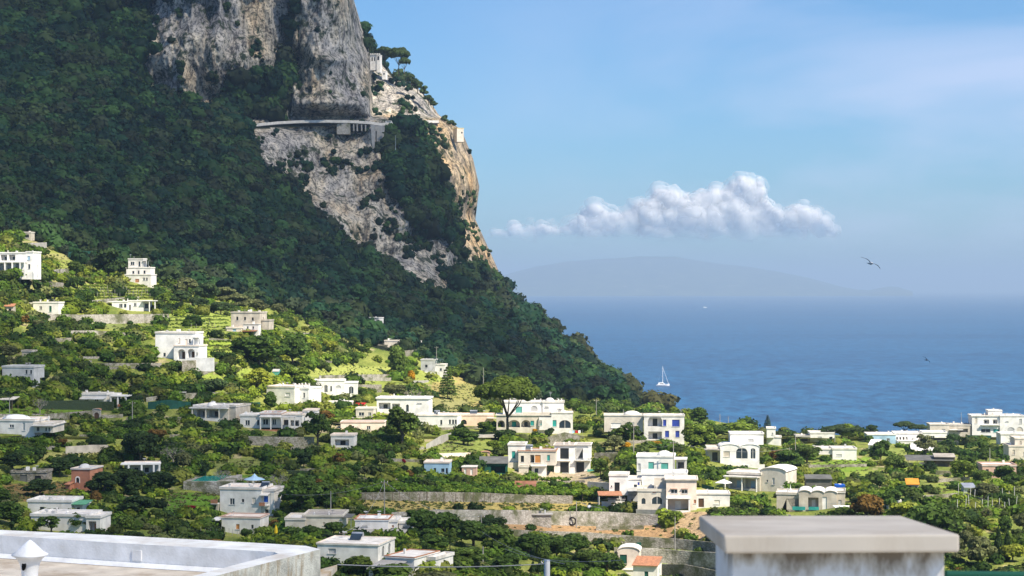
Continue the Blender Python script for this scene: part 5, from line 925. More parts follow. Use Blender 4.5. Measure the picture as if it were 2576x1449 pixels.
def walls():
    W = lambda l, p, **k: wall(k.pop('name', 'stone_wall'), l, p, **k)
    W('tall mottled stone retaining wall below the long white bungalow', [(118,790,806),(200,792,814),(300,791,815),(425,790,812)], mat='stonepale')
    W('grey rendered retaining wall on the ledge above the columned villa', [(68,612,628),(117,610,631)], mat='concrete')
    W('low stone terrace wall directly below the columned villa', [(0,684,697),(110,682,697)], mat='stonewall')
    W('pale stone bank wall climbing right of the columned villa', [(112,680,690),(140,678,697),(172,676,690)], mat='stonepale')
    W('rough pale terrace wall under the left shrubs', [(0,706,720),(60,704,716),(160,712,724)], mat='stonewall')
    W('curved pale wall below the staked vineyard, above the long white bungalow', [(232,756,768),(290,750,760),(350,746,755)], mat='stonepale')
    W('broken pale stone wall in the left thicket', [(175,832,850),(240,832,846),(320,838,850)], mat='stonepale')
    W('thin stone wall left of the white arched villa gardens', [(20,852,864),(100,852,862),(180,850,860)], mat='stonewall')
    W('stone foundation wall beneath the white arched villa', [(458,908,948),(500,906,950),(548,912,930)], mat='stonewall')
    W('pale walled bank with a gateway right of the tree lined path', [(368,1000,1012),(420,994,1004),(455,990,1003),(540,988,1004),(612,990,1000)], mat='stonepale')
    W('long stone wall below the left lawn', [(0,1042,1060),(120,1042,1060),(233,1033,1055)], mat='stonewall')
    W('reddish stone terrace wall above the pale oval lawn', [(165,1124,1142),(230,1120,1140),(292,1120,1136)], mat='beige')
    W('rough stone wall below the hanging garden, lower left of the rambling villa', [(625,1098,1120),(700,1100,1124),(790,1100,1122)], mat='stonewall')
    W('long stone terrace wall above the arched white bungalow', [(803,945,955),(880,943,954),(980,942,952)], mat='stonepale')
    W('pale stone wall between the arched bungalow and the yellow shrub', [(898,968,985),(960,968,988)], mat='stonewall')
    W('low white wall under the yellow shrub on the dry slope', [(1040,958,968),(1078,957,962)], mat='concrete')
    W('stone wall behind the palms', [(1018,882,898),(1052,880,892)], mat='stonewall')
    W('stone wall at the wood edge right of the round tree', [(1195,942,955),(1250,944,956)], mat='stonewall')
    W('grey driveway wall curving up behind the round clipped trees', [(1072,1118,1130),(1110,1096,1118),(1140,1088,1100),(1215,1094,1104),(1260,1092,1104)], mat='concrete')
    W('ruined arched stone building base below the cream arched villa', [(1368,1103,1125),(1420,1088,1120),(1470,1098,1118)], mat='stonewall')
    W('low pink and grey garden wall below the grassy garden', [(1050,1143,1152),(1150,1140,1152),(1225,1138,1150)], mat='palepeach')
    W('stone wall left of the domed house, under shrubs', [(1495,1140,1165),(1565,1138,1160)], mat='stonewall')
    W('grey boundary wall with a blue door left of the stepped white house', [(1478,1212,1245),(1540,1216,1246)], mat='concrete')
    W('vineyard stone wall behind the trellis posts', [(900,1240,1258),(1060,1238,1262),(1207,1240,1264),(1330,1246,1266),(1440,1248,1268)], mat='stonewall')
    W('upper long grey terrace wall below the grass strip', [(985,1290,1312),(1100,1283,1312),(1207,1284,1318),(1300,1284,1320),(1400,1287,1322),(1520,1288,1325),(1655,1296,1322)], mat='stonepale')
    W('short wall of rendered blocks in front of the peach cream villa', [(1600,1282,1300),(1700,1284,1304)], mat='concrete')
    W('middle stone terrace wall below the brown earth path', [(1245,1330,1348),(1340,1336,1352),(1480,1340,1372),(1600,1350,1378),(1700,1356,1382),(1830,1368,1396)], mat='stonewall')
    W('lower pale terrace wall above the curved roof little house', [(1545,1378,1402),(1640,1380,1414),(1740,1388,1425),(1840,1392,1440)], mat='stonepale')
    W('broken stone wall beside the orange tiled little house', [(1660,1420,1449),(1720,1420,1455),(1800,1436,1470)], mat='stonewall')
    W('small stone terrace wall in the middle of the earth path', [(1500,1325,1335),(1620,1322,1332)], mat='stonewall')
    W('white retaining wall of the car park behind the white columned porch', [(1820,1278,1286),(1990,1296,1300)], mat='concrete')
    W('terrace wall along the right gardens under the orange roofed hut', [(2320,1248,1256),(2420,1240,1250),(2500,1262,1272)], mat='stonewall')
    W('pale wall on the pool terrace side', [(590,1204,1216),(690,1200,1212)], mat='stonepale')
    W('low rough stone wall below the pool garden', [(585,1253,1262),(690,1250,1262)], mat='stonewall')
    W('long stone bank right of the marquee terraces', [(2360,1206,1214),(2440,1200,1210)], mat='stonewall')
    q = random.Random(4); used = set(); n = 0
    while n < 34:
        u = q.uniform(20, 2450); v = q.uniform(830, 1260)
        if v < vedge(u)+30 or u > edgeR(v)-150 or (u < 700 and v > 1150 and q.random() < .5): continue
        w = q.uniform(50, 170); hh = q.uniform(6, 11)*np.interp(v, [800, 1260], [.7, 1.1])
        if any(u+w > a and u < c and v-hh < d and v > b-4 for a, b, c, d in SHOWN): continue
        best = min(HOUSES, key=lambda h: math.hypot(h[0]-u-w/2, (h[1]-v)*2)); du, dv = u+w/2-best[0], v-best[1]
        side = ('below' if dv > 0 else 'above') if abs(dv)*2 > abs(du) else ('left of' if du < 0 else 'right of')
        lab = q.choice(['low dry stone terrace wall', 'rough grey terrace wall', 'pale terrace wall with weeds']) + (' just ' if math.hypot(du, dv*2) < 110 else ' ' if math.hypot(du, dv*2) < 220 else ' well ') + side+' '+best[2]
        if lab in used or len(lab.split()) > 16: continue
        used.add(lab); tl = q.uniform(-5, 5); W(lab, [(u, v-hh, v), (u+w/2, v-hh*.9+tl*.4, v+tl*.5), (u+w, v-hh+tl, v+tl)], mat=q.choice(['stonewall', 'stonepale', 'stonewall']), group='garden terrace walls'); n += 1
    F_ = lambda l, p: wall('net_fence', l, p, mat='greennet', t=.08, cat='fence')
    F_('dark green net fence left of the veranda house', [(372,1012,1030),(420,1006,1030),(480,1012,1028)])
    F_('dark green net fence between the veranda house and the rambling villa', [(608,1014,1030),(655,1012,1026)])
    F_('tall dark green net fence left of the white marquee', [(2316,1110,1124),(2362,1120,1140)])
    F_('long green net fence below the white hotel', [(2432,1095,1105),(2494,1096,1106)])
    F_('sloping green net fence below the columned porch house', [(1765,1218,1228),(1830,1234,1244),(1880,1244,1252)])
    F_('green windbreak net beside the crumbling cream house', [(1248,1148,1165),(1308,1160,1172)])
    F_('green net beside the brick red garage ledge at top left', [(172,634,648),(230,632,644)])
    H_ = lambda l, p: wall('clipped_hedge', l, p, mat='hedge', t=1.4, cat='hedge')
    H_('long clipped dark hedge in front of the hedged villa', [(104,1010,1030),(200,1008,1032),(284,1012,1034)])
    H_('low clipped hedge in front of the wavy parapet villa', [(1790,1176,1190),(1870,1176,1190)])
    H_('clipped hedge on the lawn beside the pool garden', [(690,1184,1192),(780,1186,1196)])
    h = House('garden_gate', 'small arched gateway with a brown door at the end of the left lawn wall', 'gateway', 243, 1062); h.blk(-9, 9, 0, 28, 1.2, mat='stonepale', roof='vaults', vis=1, rmat='terracotta', f=[('archdoor',0,2,12,22,'darkwood')])
    h = House('wall_gate', 'stone gateway with a dark green arched door in the pale walled bank', 'gateway', 458, 1008); h.blk(-8, 8, 0, 20, 1, mat='stonepale', f=[('archdoor',0,1,8,14,'greenpaint')], rim=0)
    h = House('brick_arch_gate', 'brick arched garden gateway among vines left of the black net shelter', 'gateway', 1222, 1162); h.blk(-14, 10, 0, 20, 1.2, mat='pink', roof='vaults', vis=1, rmat='terracotta', f=[('archdoor',-2,1,14,16,'darkwood')])
    mb = MB(); mb.v = []; D = D1(1439, 1321); m = D/F
    for k in range(24):
        a0, a1 = 2*PI*k/24, 2*PI*(k+1)/24
        for j in range(8):
            b0, b1 = 2*PI*j/8, 2*PI*(j+1)/8; f = lambda a, b: ((9.2+2.0*math.cos(b))*m*math.cos(a), 2.0*m*math.sin(b)-1.3, (9.2+2.0*math.cos(b))*m*math.sin(a)+11*m)
            mb.face([f(a0,b0), f(a1,b0), f(a1,b1), f(a0,b1)], 'tyre')
    mb.build('tractor_tyre', None, at(1439, 1321, D), label='large black tyre ring leaning against the upper terrace wall', cat='tyre'); SHOWN.append((1425, 1298, 1453, 1322))
    for (u, v, w, hh, l) in ((1607, 1387, 6, 22, 'dark green door in the middle stone terrace wall'), (1616, 1416, 4, 11, 'small dark green hatch in the lower terrace wall')):
        D = D1(u, v)-.5; m = D/F; mb = MB(); mb.box(-w*m, w*m, 0, .12, -.5, hh*m, 'greenpaint'); o = mb.build('wall_door', None, at(u, v, D), label=l, cat='door'); SHOWN.append((u-w, v-hh, u+w, v))

def viaduct():
    pts = [(566,320,1262),(590,318,1262),(620,317,1260),(650,315,1256),(700,310,1254),(760,307,1252),(820,306,1250),(880,307,1250),(930,310,1252),(958,314,1254),(990,312,1262),(1030,309,1290),(1060,307,1310),(1104,307,1346)]
    o0 = at(850, 307, 1250); deck = MB(); q = []
    for (a, b) in zip(pts, pts[1:]):
        for k in range(5): q.append([a[i]+(b[i]-a[i])*k/5 for i in range(3)])
    q.append(list(pts[-1])); dd = Dof([x[0] for x in q], [x[1]+5 for x in q], False); dd = np.convolve(np.pad(dd, 4, 'edge'), np.ones(9)/9, 'valid')-2.4
    for x, d_ in zip(q, dd): x[2] = float(d_)
    RD = lambda u: float(np.interp(u, [x[0] for x in q], [x[2] for x in q])); P = [at(*x)-o0 for x in q]
    root = link('mountain_road', None, loc=o0, label='pale road on a concrete viaduct cutting across the grey cliff', cat='road')
    para = MB(); brk = 0
    for a, b in zip(P, P[1:]):
        deck.hexa([(a.x,a.y,a.z-.9),(b.x,b.y,b.z-.9),(b.x,b.y+6,b.z-.9),(a.x,a.y+6,a.z-.9),(a.x,a.y,a.z),(b.x,b.y,b.z),(b.x,b.y+6,b.z),(a.x,a.y+6,a.z)], 'asphalt')
        para.hexa([(a.x,a.y-.25,a.z-.7),(b.x,b.y-.25,b.z-.7),(b.x,b.y-.005,b.z-.7),(a.x,a.y-.005,a.z-.7),(a.x,a.y-.25,a.z+1.0),(b.x,b.y-.25,b.z+1.0),(b.x,b.y-.005,b.z+1.0),(a.x,a.y-.005,a.z+1.0)], 'roadrim')
    deck.build('road_deck', root); para.build('parapet', root)
    def pier(u0, u1, v1, D, dep, name='pier', mat='pylon', taper=0):
        D = RD((u0+u1)/2)+.3+D; a = at(u0, roadv(u0)+2, D)-o0; b = at(u1, roadv(u1)+2, D)-o0; z1 = (V0-v1)/F*D-o0.z; mb = MB()
        mb.hexa([(a.x+taper,a.y,z1),(b.x-taper*.4,b.y,z1),(b.x-taper*.4,b.y+dep,z1),(a.x+taper,a.y+dep,z1),(a.x,a.y,a.z-.6),(b.x,b.y,a.z-.6),(b.x,b.y+dep,a.z-.6),(a.x,a.y+dep,a.z-.6)], mat); mb.build(name, root)
    pier(847, 880, 338, 0, 9, mat='stonepale'); pier(932, 944, 398, -8, 6, taper=1.5); pier(948, 966, 400, -8, 7, taper=0); pier(944.2, 947.8, 330, -7, 3, 'crossbeam'); pier(944.2, 947.8, 400, -4.5, 1.2, 'pier_web')
    for u in (888, 897, 908, 918): pier(u, u+3, 330, 0, 4)
    for (u, v, D, nm, l, sz) in ((979, 311.5, 1258, 'white_van', 'white van driving along the cliff road right of the tall pylon', 1), (593, 318.5, 1264, 'yellow_truck', 'pale yellow truck at the left end of the cliff road', 1.25)):
        D = RD(u); r = link(nm, None, loc=at(u, float(roadv(u)), D)+Vector((0, 1.6, 0)), label=l, cat=nm.split('_')[1]); s = sz
        mb = MB(); mb.hexa([(-2.4*s,-1,.35),(2.4*s,-1,.35),(2.4*s,1,.35),(-2.4*s,1,.35),(-2.4*s,-.95,2.2*s),(1.6*s,-.95,2.2*s),(1.6*s,.95,2.2*s),(-2.4*s,.95,2.2*s)], 'whiter' if s == 1 else 'yellow'); mb.build('body', r, bevel=.15)
        mb = MB(); mb.hexa([(1.75*s,-.9,1.2*s),(2.2*s,-.9,1.2*s),(2.2*s,.9,1.2*s),(1.75*s,.9,1.2*s),(1.5*s,-1.0,2.0*s),(1.8*s,-1.0,2.0*s),(1.8*s,1.0,2.0*s),(1.5*s,1.0,2.0*s)], 'glass'); mb.box(-1.8*s, 1.2*s, -1.03, -.99, 1.3*s, 1.9*s, 'glass'); mb.build('window', r)
        for x in (-1.6*s, 1.5*s):
            for y in (-1.02, .8): mb = MB(); mb.tube([(x, y, .38), (x, y+.22, .38)], .38, 'tyre', 12); mb.build('wheel', r)
    # stairs cut in the rock
    for l, pp in (('zigzag stone footpath on the cliff below the tall pylon', [(1030,480,0),(1000,512,0),(985,530,0),(1003,545,0),(1028,558,0),(1005,572,0),(990,580,0)]), ('short pale stair beside the cliff right of the central buttress', [(948,236,0),(953,250,0),(950,262,0),(935,268,0)])):
        q = []
        for a, b in zip(pp, pp[1:]):
            for k in range(8): q.append((a[0]+(b[0]-a[0])*k/8, a[1]+(b[1]-a[1])*k/8))
        D = Dof([x[0] for x in q], [x[1] for x in q]); P = [at(x[0], x[1], float(d)-2.2) for x, d in zip(q, D)]; mb = MB(); o0 = P[0]
        for a, b in zip(P, P[1:]):
            a = a-o0; b = b-o0; mb.hexa([(a.x,a.y,a.z-2),(b.x,b.y,b.z-2),(b.x,b.y+3,b.z-2),(a.x,a.y+3,a.z-2),(a.x,a.y,a.z),(b.x,b.y,b.z),(b.x,b.y+3,b.z),(a.x,a.y+3,a.z)], 'stonepale')
        mb.build('rock_stairway', None, o0, label=l, cat='stairs')

def poles():
    me = None
    def pole(u, v, top, label, arm=True, mat='pole', D=None, name='utility_pole', w=.12, group=None):
        D = D or D1(u, v); H = (v-top)/F*D; r = link(name, None, loc=at(u, v, D), label=label, cat='pole', group=group)
        mb = MB(); mb.tube([(0,0,-1.5),(0,0,H)], [w*1.2, w*.7], mat, 7); mb.build('shaft', r)
        if arm: mb = MB(); mb.box(-.7, .7, -.06, .06, H-.55, H-.43, 'timber'); mb.build('crossarm', r); mb = MB(); [mb.lathe([(.05,0),(.07,.1),(.02,.18)], 'whiter', 6, (x, 0, H-.43)) for x in (-.6, 0, .6)]; mb.build('insulator', r)
        return at(u, v, D)+Vector((0, 0, H-.3))
    T = {}
    for k, a in {
     'a': (333,1068,1010,'utility pole beside the hedged villa porch'), 'b': (745,989,925,'thin pole above the arched villa gardens near the clipped dome tree'), 'c': (800,1000,950,'pole beside the dome shaped dark tree'),
     'd': (1395,938,872,'pole on the green slope above the yellow green thicket'), 'e': (1513,1000,925,'thin pole at the wood edge right of the round tree'), 'f': (1594,1150,1068,'pale pole between the pine villa and the blue windowed house'),
     'g': (1500,1062,1005,'tall pole among the yellow green trees left of the sea view'), 'h': (1692,1215,1110,'pole left of the domed house, carrying the long sagging cable'), 'i': (1988,1172,1126,'tall pole right of the domed house porch'),
     'j': (2000,1150,1090,'pole right of the domed house, in front of shrubs'), 'k': (1811,1085,1042,'first of the thin poles standing against the sea'), 'l': (1832,1083,1048,'second thin pole against the sea, left of the conifer'), 'm': (2418,1082,1038,'pole on the rim in front of the sea, left of the hotel'),
     'n': (967,1310,1208,'tall dark pole right of the big white two storey house'), 'o': (832,1300,1236,'thin pole in the thicket left of the trellis'), 'p': (1230,1345,1295,'dark pole standing in front of the upper terrace wall'),
     'q': (863,1372,1335,'braced pole in the thicket above the nearest white house'), 'r': (1450,1328,1262,'pale pole in front of the concrete store'), 's': (1700,1402,1300,'tall thin pole at the middle terrace wall'), 't': (2030,1449,1350,'thin pole among the lower terrace shrubs'),
     'u': (2490,1175,1128,'short pole by the cream house at the right edge'), 'v': (2100,1125,1085,'pole near the plain rim house'), 'w': (630,1290,1225,'dark pole left of the big white two storey house'), 'x': (1310,1392,1330,'thin pole behind the lower white house'),
     'y': (24,1040,1000,'short timber pole on the left lawn'), 'z': (1568,1075,1030,'thin pole left of the blue windowed house')}.items():
        u, v, top, l = a
        if k in ('d',): u = 1098
        if k == 'b': u = 745
        if k == 'e': u = 1216
        if k == 'p': u = 1211
        if k == 'h': u = 1694; 
        if k == 'i': u = 1986
        if k == 'x': u = 1215; v = 1430; top = 1375
        if k in ('t',): u = 1986; v = 1449; top = 1380
        if k == 's': u = 1698
        if k == 'j': u = 2001
        T[k] = pole(u, v, top, l, k in 'abcdfghinqwp')
    T['castle'] = pole(995, 372, 341, 'floodlight mast on the green cliff wedge', False, D=1255, mat='metal')
    T['mast'] = pole(63, 584, 535, 'thin radio mast on the wooded ledge at top left', False, mat='metal')
    r = link('white_post', None, loc=at(1376, 1411, 40), label='near white metal post carrying cables at the bottom centre', cat='post')
    mb = MB(); mb.tube([(0,0,-1.5),(0,0,0)], .06, 'whiter', 12); mb.build('shaft', r); mb = MB(); mb.tube([(-.07,0,-.06),(-.12,0,-.02),(-.07,0,.01)], .012, 'metal', 6); mb.build('cable_hook', r); mb = MB(); mb.lathe([(.065,0),(.06,.015),(.01,.02)], 'metal', 12); mb.build('cap', r)
    def cable(a, b, sag, label, rad=.03):
        P = [a.lerp(b, k/14)-Vector((0, 0, sag*4*(k/14)*(1-k/14))) for k in range(15)]; o0 = P[0]
        mb = MB(); mb.tube([p-o0 for p in P], rad, 'wire', 4); mb.build('overhead_cable', None, o0, label=label, cat='cable')
    cable(T['z'], T['h'], 2.5, 'sagging cable from the shrubs to the domed house pole'); cable(T['g'], T['f'], 1, 'cable running right from the tall pole above the yellow green trees'); cable(T['f'], T['h'], 3, 'cable sagging down to the domed house'); cable(T['b'], T['c'], .6, 'short cable above the dome shaped tree')
    cable(T['n'], T['w'], 2, 'cable across the garden behind the big white house'); cable(T['q'], T['n'], 2, 'cable rising from the braced pole'); cable(T['n'], T['p'], 2, 'cable crossing the trellis vineyard'); cable(T['h'], T['i'], 1.5, 'cable past the wavy parapet villa')
    cable(at(1370, 1419, 40), at(849, 1421, 31), .05, 'near cable from the white post to the foreground roof', .009)
    cable(at(1213, 1338, 250), at(1420, 1419, 140), .5, 'cable slanting down to the right below the white houses', .02); cable(at(1270, 1382, 200), at(1560, 1410, 120), .5, 'second slanting cable in the bottom centre', .018)
    # vineyard and garden stakes: single posts
    me = {}
    def post(u, v, hpx, lab, grp, mat='pole', w=.06, lean=0, name='vine_post'):
        D = D1(u, v); H = hpx/F*D; mb = MB(); mb.tube([(0,0,-.5),(lean*H,0,H)], w, mat, 5); mb.build(name, None, at(u, v, D), label=lab, cat='post', group=grp)
    rr = random.Random(5)
    for i in range(34): post(214+i*5.4+rr.uniform(-1.5, 1.5), 738+rr.choice([0, 7, 14]), rr.uniform(13, 20), 'thin pale stake in the sunny vineyard under the three storey white house', 'stakes of the upper vineyard', lean=rr.uniform(-.06, .06))
    for i in range(26): post(915+i*23+rr.uniform(-5, 5), 1262+rr.uniform(-4, 5), rr.uniform(18, 27), 'crooked timber post of the long trellis above the grass strip', 'posts of the long trellis', 'timber', .07, rr.uniform(-.15, .15))
    for i in range(12): post(505+i*9+rr.uniform(-3, 3), 1345+rr.uniform(-4, 4), rr.uniform(14, 22), 'thin stake in the kitchen garden behind the foreground roof', 'stakes of the kitchen garden', 'pole', .04)
    for i in range(22): post(2412+(i % 11)*14+rr.uniform(-4, 4), 1262+(i//11)*26+rr.uniform(-5, 5), rr.uniform(26, 44), 'white pole of the garden trellis at the right edge', 'white trellis poles', 'white', .05, rr.uniform(-.12, .12), 'trellis_pole')
    for i in range(24): post(1235+i*11+rr.uniform(-3, 3)-(200 if i > 12 else 0), 1210+rr.uniform(-3, 12), rr.uniform(10, 16), 'thin stake among the vine rows below the crumbling cream house', 'stakes of the middle vineyard', 'pole', .05)
    for i in range(14): post(470+i*12+rr.uniform(-3,3), 818+rr.choice([0,8,16]), rr.uniform(8,13), 'short stake on the sunny meadow beside the weathered farmhouse', 'stakes of the meadow', 'pole', .05)
# ---------------------------------------------------------------- trees
PROTO = {}
def proto(kind, i):
    key = (kind, i)
    if key in PROTO: return PROTO[key]
    rng = np.random.default_rng(abs(hash_(kind))+i*7+1); tr = MB(); mat = 'bark'; up = .35
    grey = lambda li, N: np.repeat(rng.uniform(.6, 1.45, (N, 1)), 3, 1)*lb[li]
    def limb(p0, p1, r0, r1, bend=.06):
        p0, p1 = Vector(p0), Vector(p1); mid = (p0+p1)/2+Vector(rng.normal(size=3))*bend; tr.tube([p0, mid, p1], [r0, (r0+r1)/2, r1], mat, 6, cap=False)
    if kind in ('round', 'loose', 'tall', 'bush', 'dome', 'spread'):
        K = {'round':13, 'loose':12, 'tall':14, 'bush':8, 'dome':9, 'spread':14}[kind]; cen = []; rad = []
        for k in range(K):
            a = k*2.4+rng.uniform(-.4, .4); t = (k+.5)/K
            if kind == 'tall': z = .45+1.35*t; rr = .48*math.sin(PI*(.16+.8*t))*rng.uniform(.6, 1.2); q = rng.uniform(.30, .46)
            elif kind == 'bush': z = .5+.75*rng.random(); rr = .5*rng.uniform(.4, 1); q = rng.uniform(.42, .6)
            elif kind == 'dome': z = .45+.75*rng.random()*.6; rr = .5*rng.random()**.5; q = .55-.1*rr
            elif kind == 'spread': z = 1.15+.5*(1-t)+rng.uniform(-.1, .1); rr = .72*t**.5; q = rng.uniform(.26, .38)
            elif kind == 'loose': z = .75+.95*rng.random(); rr = .68*math.sqrt(rng.random())*(1.1-.35*(z-.75)); q = rng.uniform(.2, .36)
            else: z = .75+.85*rng.random(); rr = .62*math.sqrt(rng.random())*(1.15-.45*(z-.75)); q = rng.uniform(.3, .46)
            cen.append((rr*math.cos(a), rr*math.sin(a), z)); rad.append((q, q, q*rng.uniform(.7, .95)))
        n = {'loose': 70, 'bush': 110, 'dome': 150}.get(kind, 95); size = .13 if kind != 'bush' else .16
        core = .62 if kind == 'loose' else .78
        tr.tube([(0,0,-.25),(.02,.01,.3),(0,0,.8)], [.07, .055, .04], mat, 7)
        for c in cen[::2]: limb((0,0,.45), (c[0]*.8, c[1]*.8, c[2]*.92), .035, .012)
    elif kind == 'pine':
        cen = []; rad = []; K = 26
        for k in range(K):
            a = k*2.4; rr = .80*math.sqrt((k+.3)/K); q = .24-.06*rr; cen.append((rr*math.cos(a), rr*math.sin(a), 1.62-.26*rr*rr+rng.uniform(-.02, .02))); rad.append((q*1.15, q*1.15, q*1.2))
        for k in range(10): a = k*2.1; rr = .45*rng.random(); cen.append((rr*math.cos(a), rr*math.sin(a), 1.72+.06*rng.random())); rad.append((.26, .26, .22))
        n = 210; size = .05; core = .92; up = .6
        tr.tube([(0,0,-.2),(.01,0,.35),(0,.01,.62)], [.05, .042, .036], mat, 8)
        for k in range(8):
            a = k*2.4+.4; rr = .25+.5*((k*.37) % 1); e = Vector((rr*math.cos(a), rr*math.sin(a), 1.6-.3*rr*rr)); b = Vector((0, 0, .58+.2*((k*.61) % 1))); m_ = b.lerp(e, .55)+Vector((e.x*.12, e.y*.12, -.05)); tr.tube([b, m_, e], [.022, .015, .007], mat, 6, cap=False)
    elif kind == 'cypress':
        cen = [(rng.uniform(-.08, .08), rng.uniform(-.08, .08), .2+1.65*k/9) for k in range(10)]; rad = [((1-abs(k/9-.35)*1.05)*.8, (1-abs(k/9-.35)*1.05)*.8, .3) for k in range(10)]; n = 70; size = .22; core = .8; tr.tube([(0,0,-.2),(0,0,.5)], .12, mat, 6)
    elif kind == 'conifer':
        cen = []; rad = []
        for L_ in range(11):
            z = .3+L_*.155; rr = .92*(1-L_/11.5)**.85
            for k in range(7 if L_ < 8 else 4):
                a = 2*PI*k/(7 if L_ < 8 else 4)+L_*.5; cen.append((rr*.6*math.cos(a), rr*.6*math.sin(a), z)); rad.append((rr*.38+.04, rr*.38+.04, .045))
        n = 28; size = .10; core = .6; tr.tube([(0,0,-.2),(0,0,1.95)], [.045, .006], mat, 7)
    elif kind == 'palm':
        q = []; 
        tr.tube([(0,0,-.2),(.02,0,.8),(0,0,1.6)], [.05, .035, .035], 'bark', 7); V = []
        for k in range(26):
            a = k*2.4; e = rng.uniform(-.5, .9); L_ = .75
            d = Vector((math.cos(a)*math.cos(e), math.sin(a)*math.cos(e), math.sin(e))); s_ = Vector((-math.sin(a), math.cos(a), 0))*.075; p = Vector((0, 0, 1.6)); prev = None
            for j in range(6):
                t = j/5; c = p+d*L_*t+Vector((0, 0, -.5*t*t*L_)); w = s_*(math.sin(PI*min(.15+t*.8, 1)))
                if prev: V += [prev[0], prev[1], c+w, c-w]
                prev = (c-w, c+w)
        V = np.array([tuple(x) for x in V]); N = len(V)//4
        crown = npmesh('crown', V, quads=np.arange(N*4).reshape(N, 4), mat='foliage_tint', col=np.repeat(rng.uniform(.7, 1.3, (N*4, 1)), 3, 1)); cen = None
    elif kind == 'bare':
        mat = 'barkgrey'; tr.tube([(0,0,-.2),(.03,0,.35),(0,0,.6)], [.06, .05, .045], mat, 7)
        def rec(p, d, L_, r, dep):
            e = p+d*L_; tr.tube([p, (p+e)/2+Vector(rng.normal(size=3))*.03, e], [r, r*.8, r*.6], mat, 5, cap=False)
            if dep:
                for _ in range(3): rec(e, (d+Vector(rng.normal(size=3))*.55+Vector((0, 0, .12))).normalized(), L_*.72, r*.58, dep-1)
        for k in range(5): a = k*1.3; rec(Vector((0, 0, .5)), Vector((math.cos(a)*.7, math.sin(a)*.7, .8)).normalized(), .42, .032, 3)
        cen = [(rng.uniform(-.6,.6), rng.uniform(-.6,.6), rng.uniform(.9,1.7)) for _ in range(10)]; rad = [(.3,.3,.2)]*10; n = 10; size = .05; core = .02
    if cen is not None:
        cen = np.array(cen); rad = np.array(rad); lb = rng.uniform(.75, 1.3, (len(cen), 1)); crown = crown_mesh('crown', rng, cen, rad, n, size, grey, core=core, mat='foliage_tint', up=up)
    t = bpy.data.meshes.new('trunk'); t.from_pydata(tr.v, [], tr.f); t.materials.append(MATS[tr.mats[0]]); t.polygons.foreach_set('use_smooth', [True]*len(tr.f))
    PROTO[key] = (crown, t); return PROTO[key]
def hash_(s): return sum(ord(c)*(i+3) for i, c in enumerate(s))
COL = {'dark': (.04,.07,.02), 'deep': (.07,.12,.022), 'green': (.095,.145,.026), 'bright': (.15,.21,.028), 'yellow': (.25,.28,.035), 'olive': (.14,.155,.06), 'grey': (.10,.12,.075), 'gold': (.55,.30,.01), 'rust': (.2,.12,.03), 'red': (.35,.02,.04), 'blue': (.07,.12,.10), 'pinegreen': (.12,.17,.027), 'seapine': (.07,.11,.038), 'straw': (.28,.25,.14)}
NTREE = [0]
def tree(kind, u, v, h, w, col, label, name=None, D=None, group=None, cat=None, i=None, dark=1):
    D = D or D1(u, v); m = D/F; i = NTREE[0] % 3 if i is None else i; NTREE[0] += 1
    cr, tk = proto(kind, i); nm = name or {'pine':'umbrella_pine', 'cypress':'cypress', 'conifer':'conifer', 'palm':'palm_tree', 'bare':'bare_tree', 'bush':'shrub', 'dome':'rounded_shrub'}.get(kind, 'tree')
    r = link(nm, None, loc=at(u, v, D), label=label, cat=cat or {'bush':'shrub', 'dome':'shrub'}.get(kind, 'tree'), group=group)
    sc_ = (w*m/2, w*m/2, h*m/2); rz = rnd.uniform(0, 6.28)
    for nm2, me in (('crown', cr), ('trunk', tk)):
        o = link(nm2, me, r); o.scale = sc_; o.rotation_euler = (0, 0, rz)
        if nm2 == 'crown': c = COL[col]; k = rnd.uniform(.9, 1.12); o.color = (c[0]*k, c[1]*k, c[2]*k, 1)
    return r
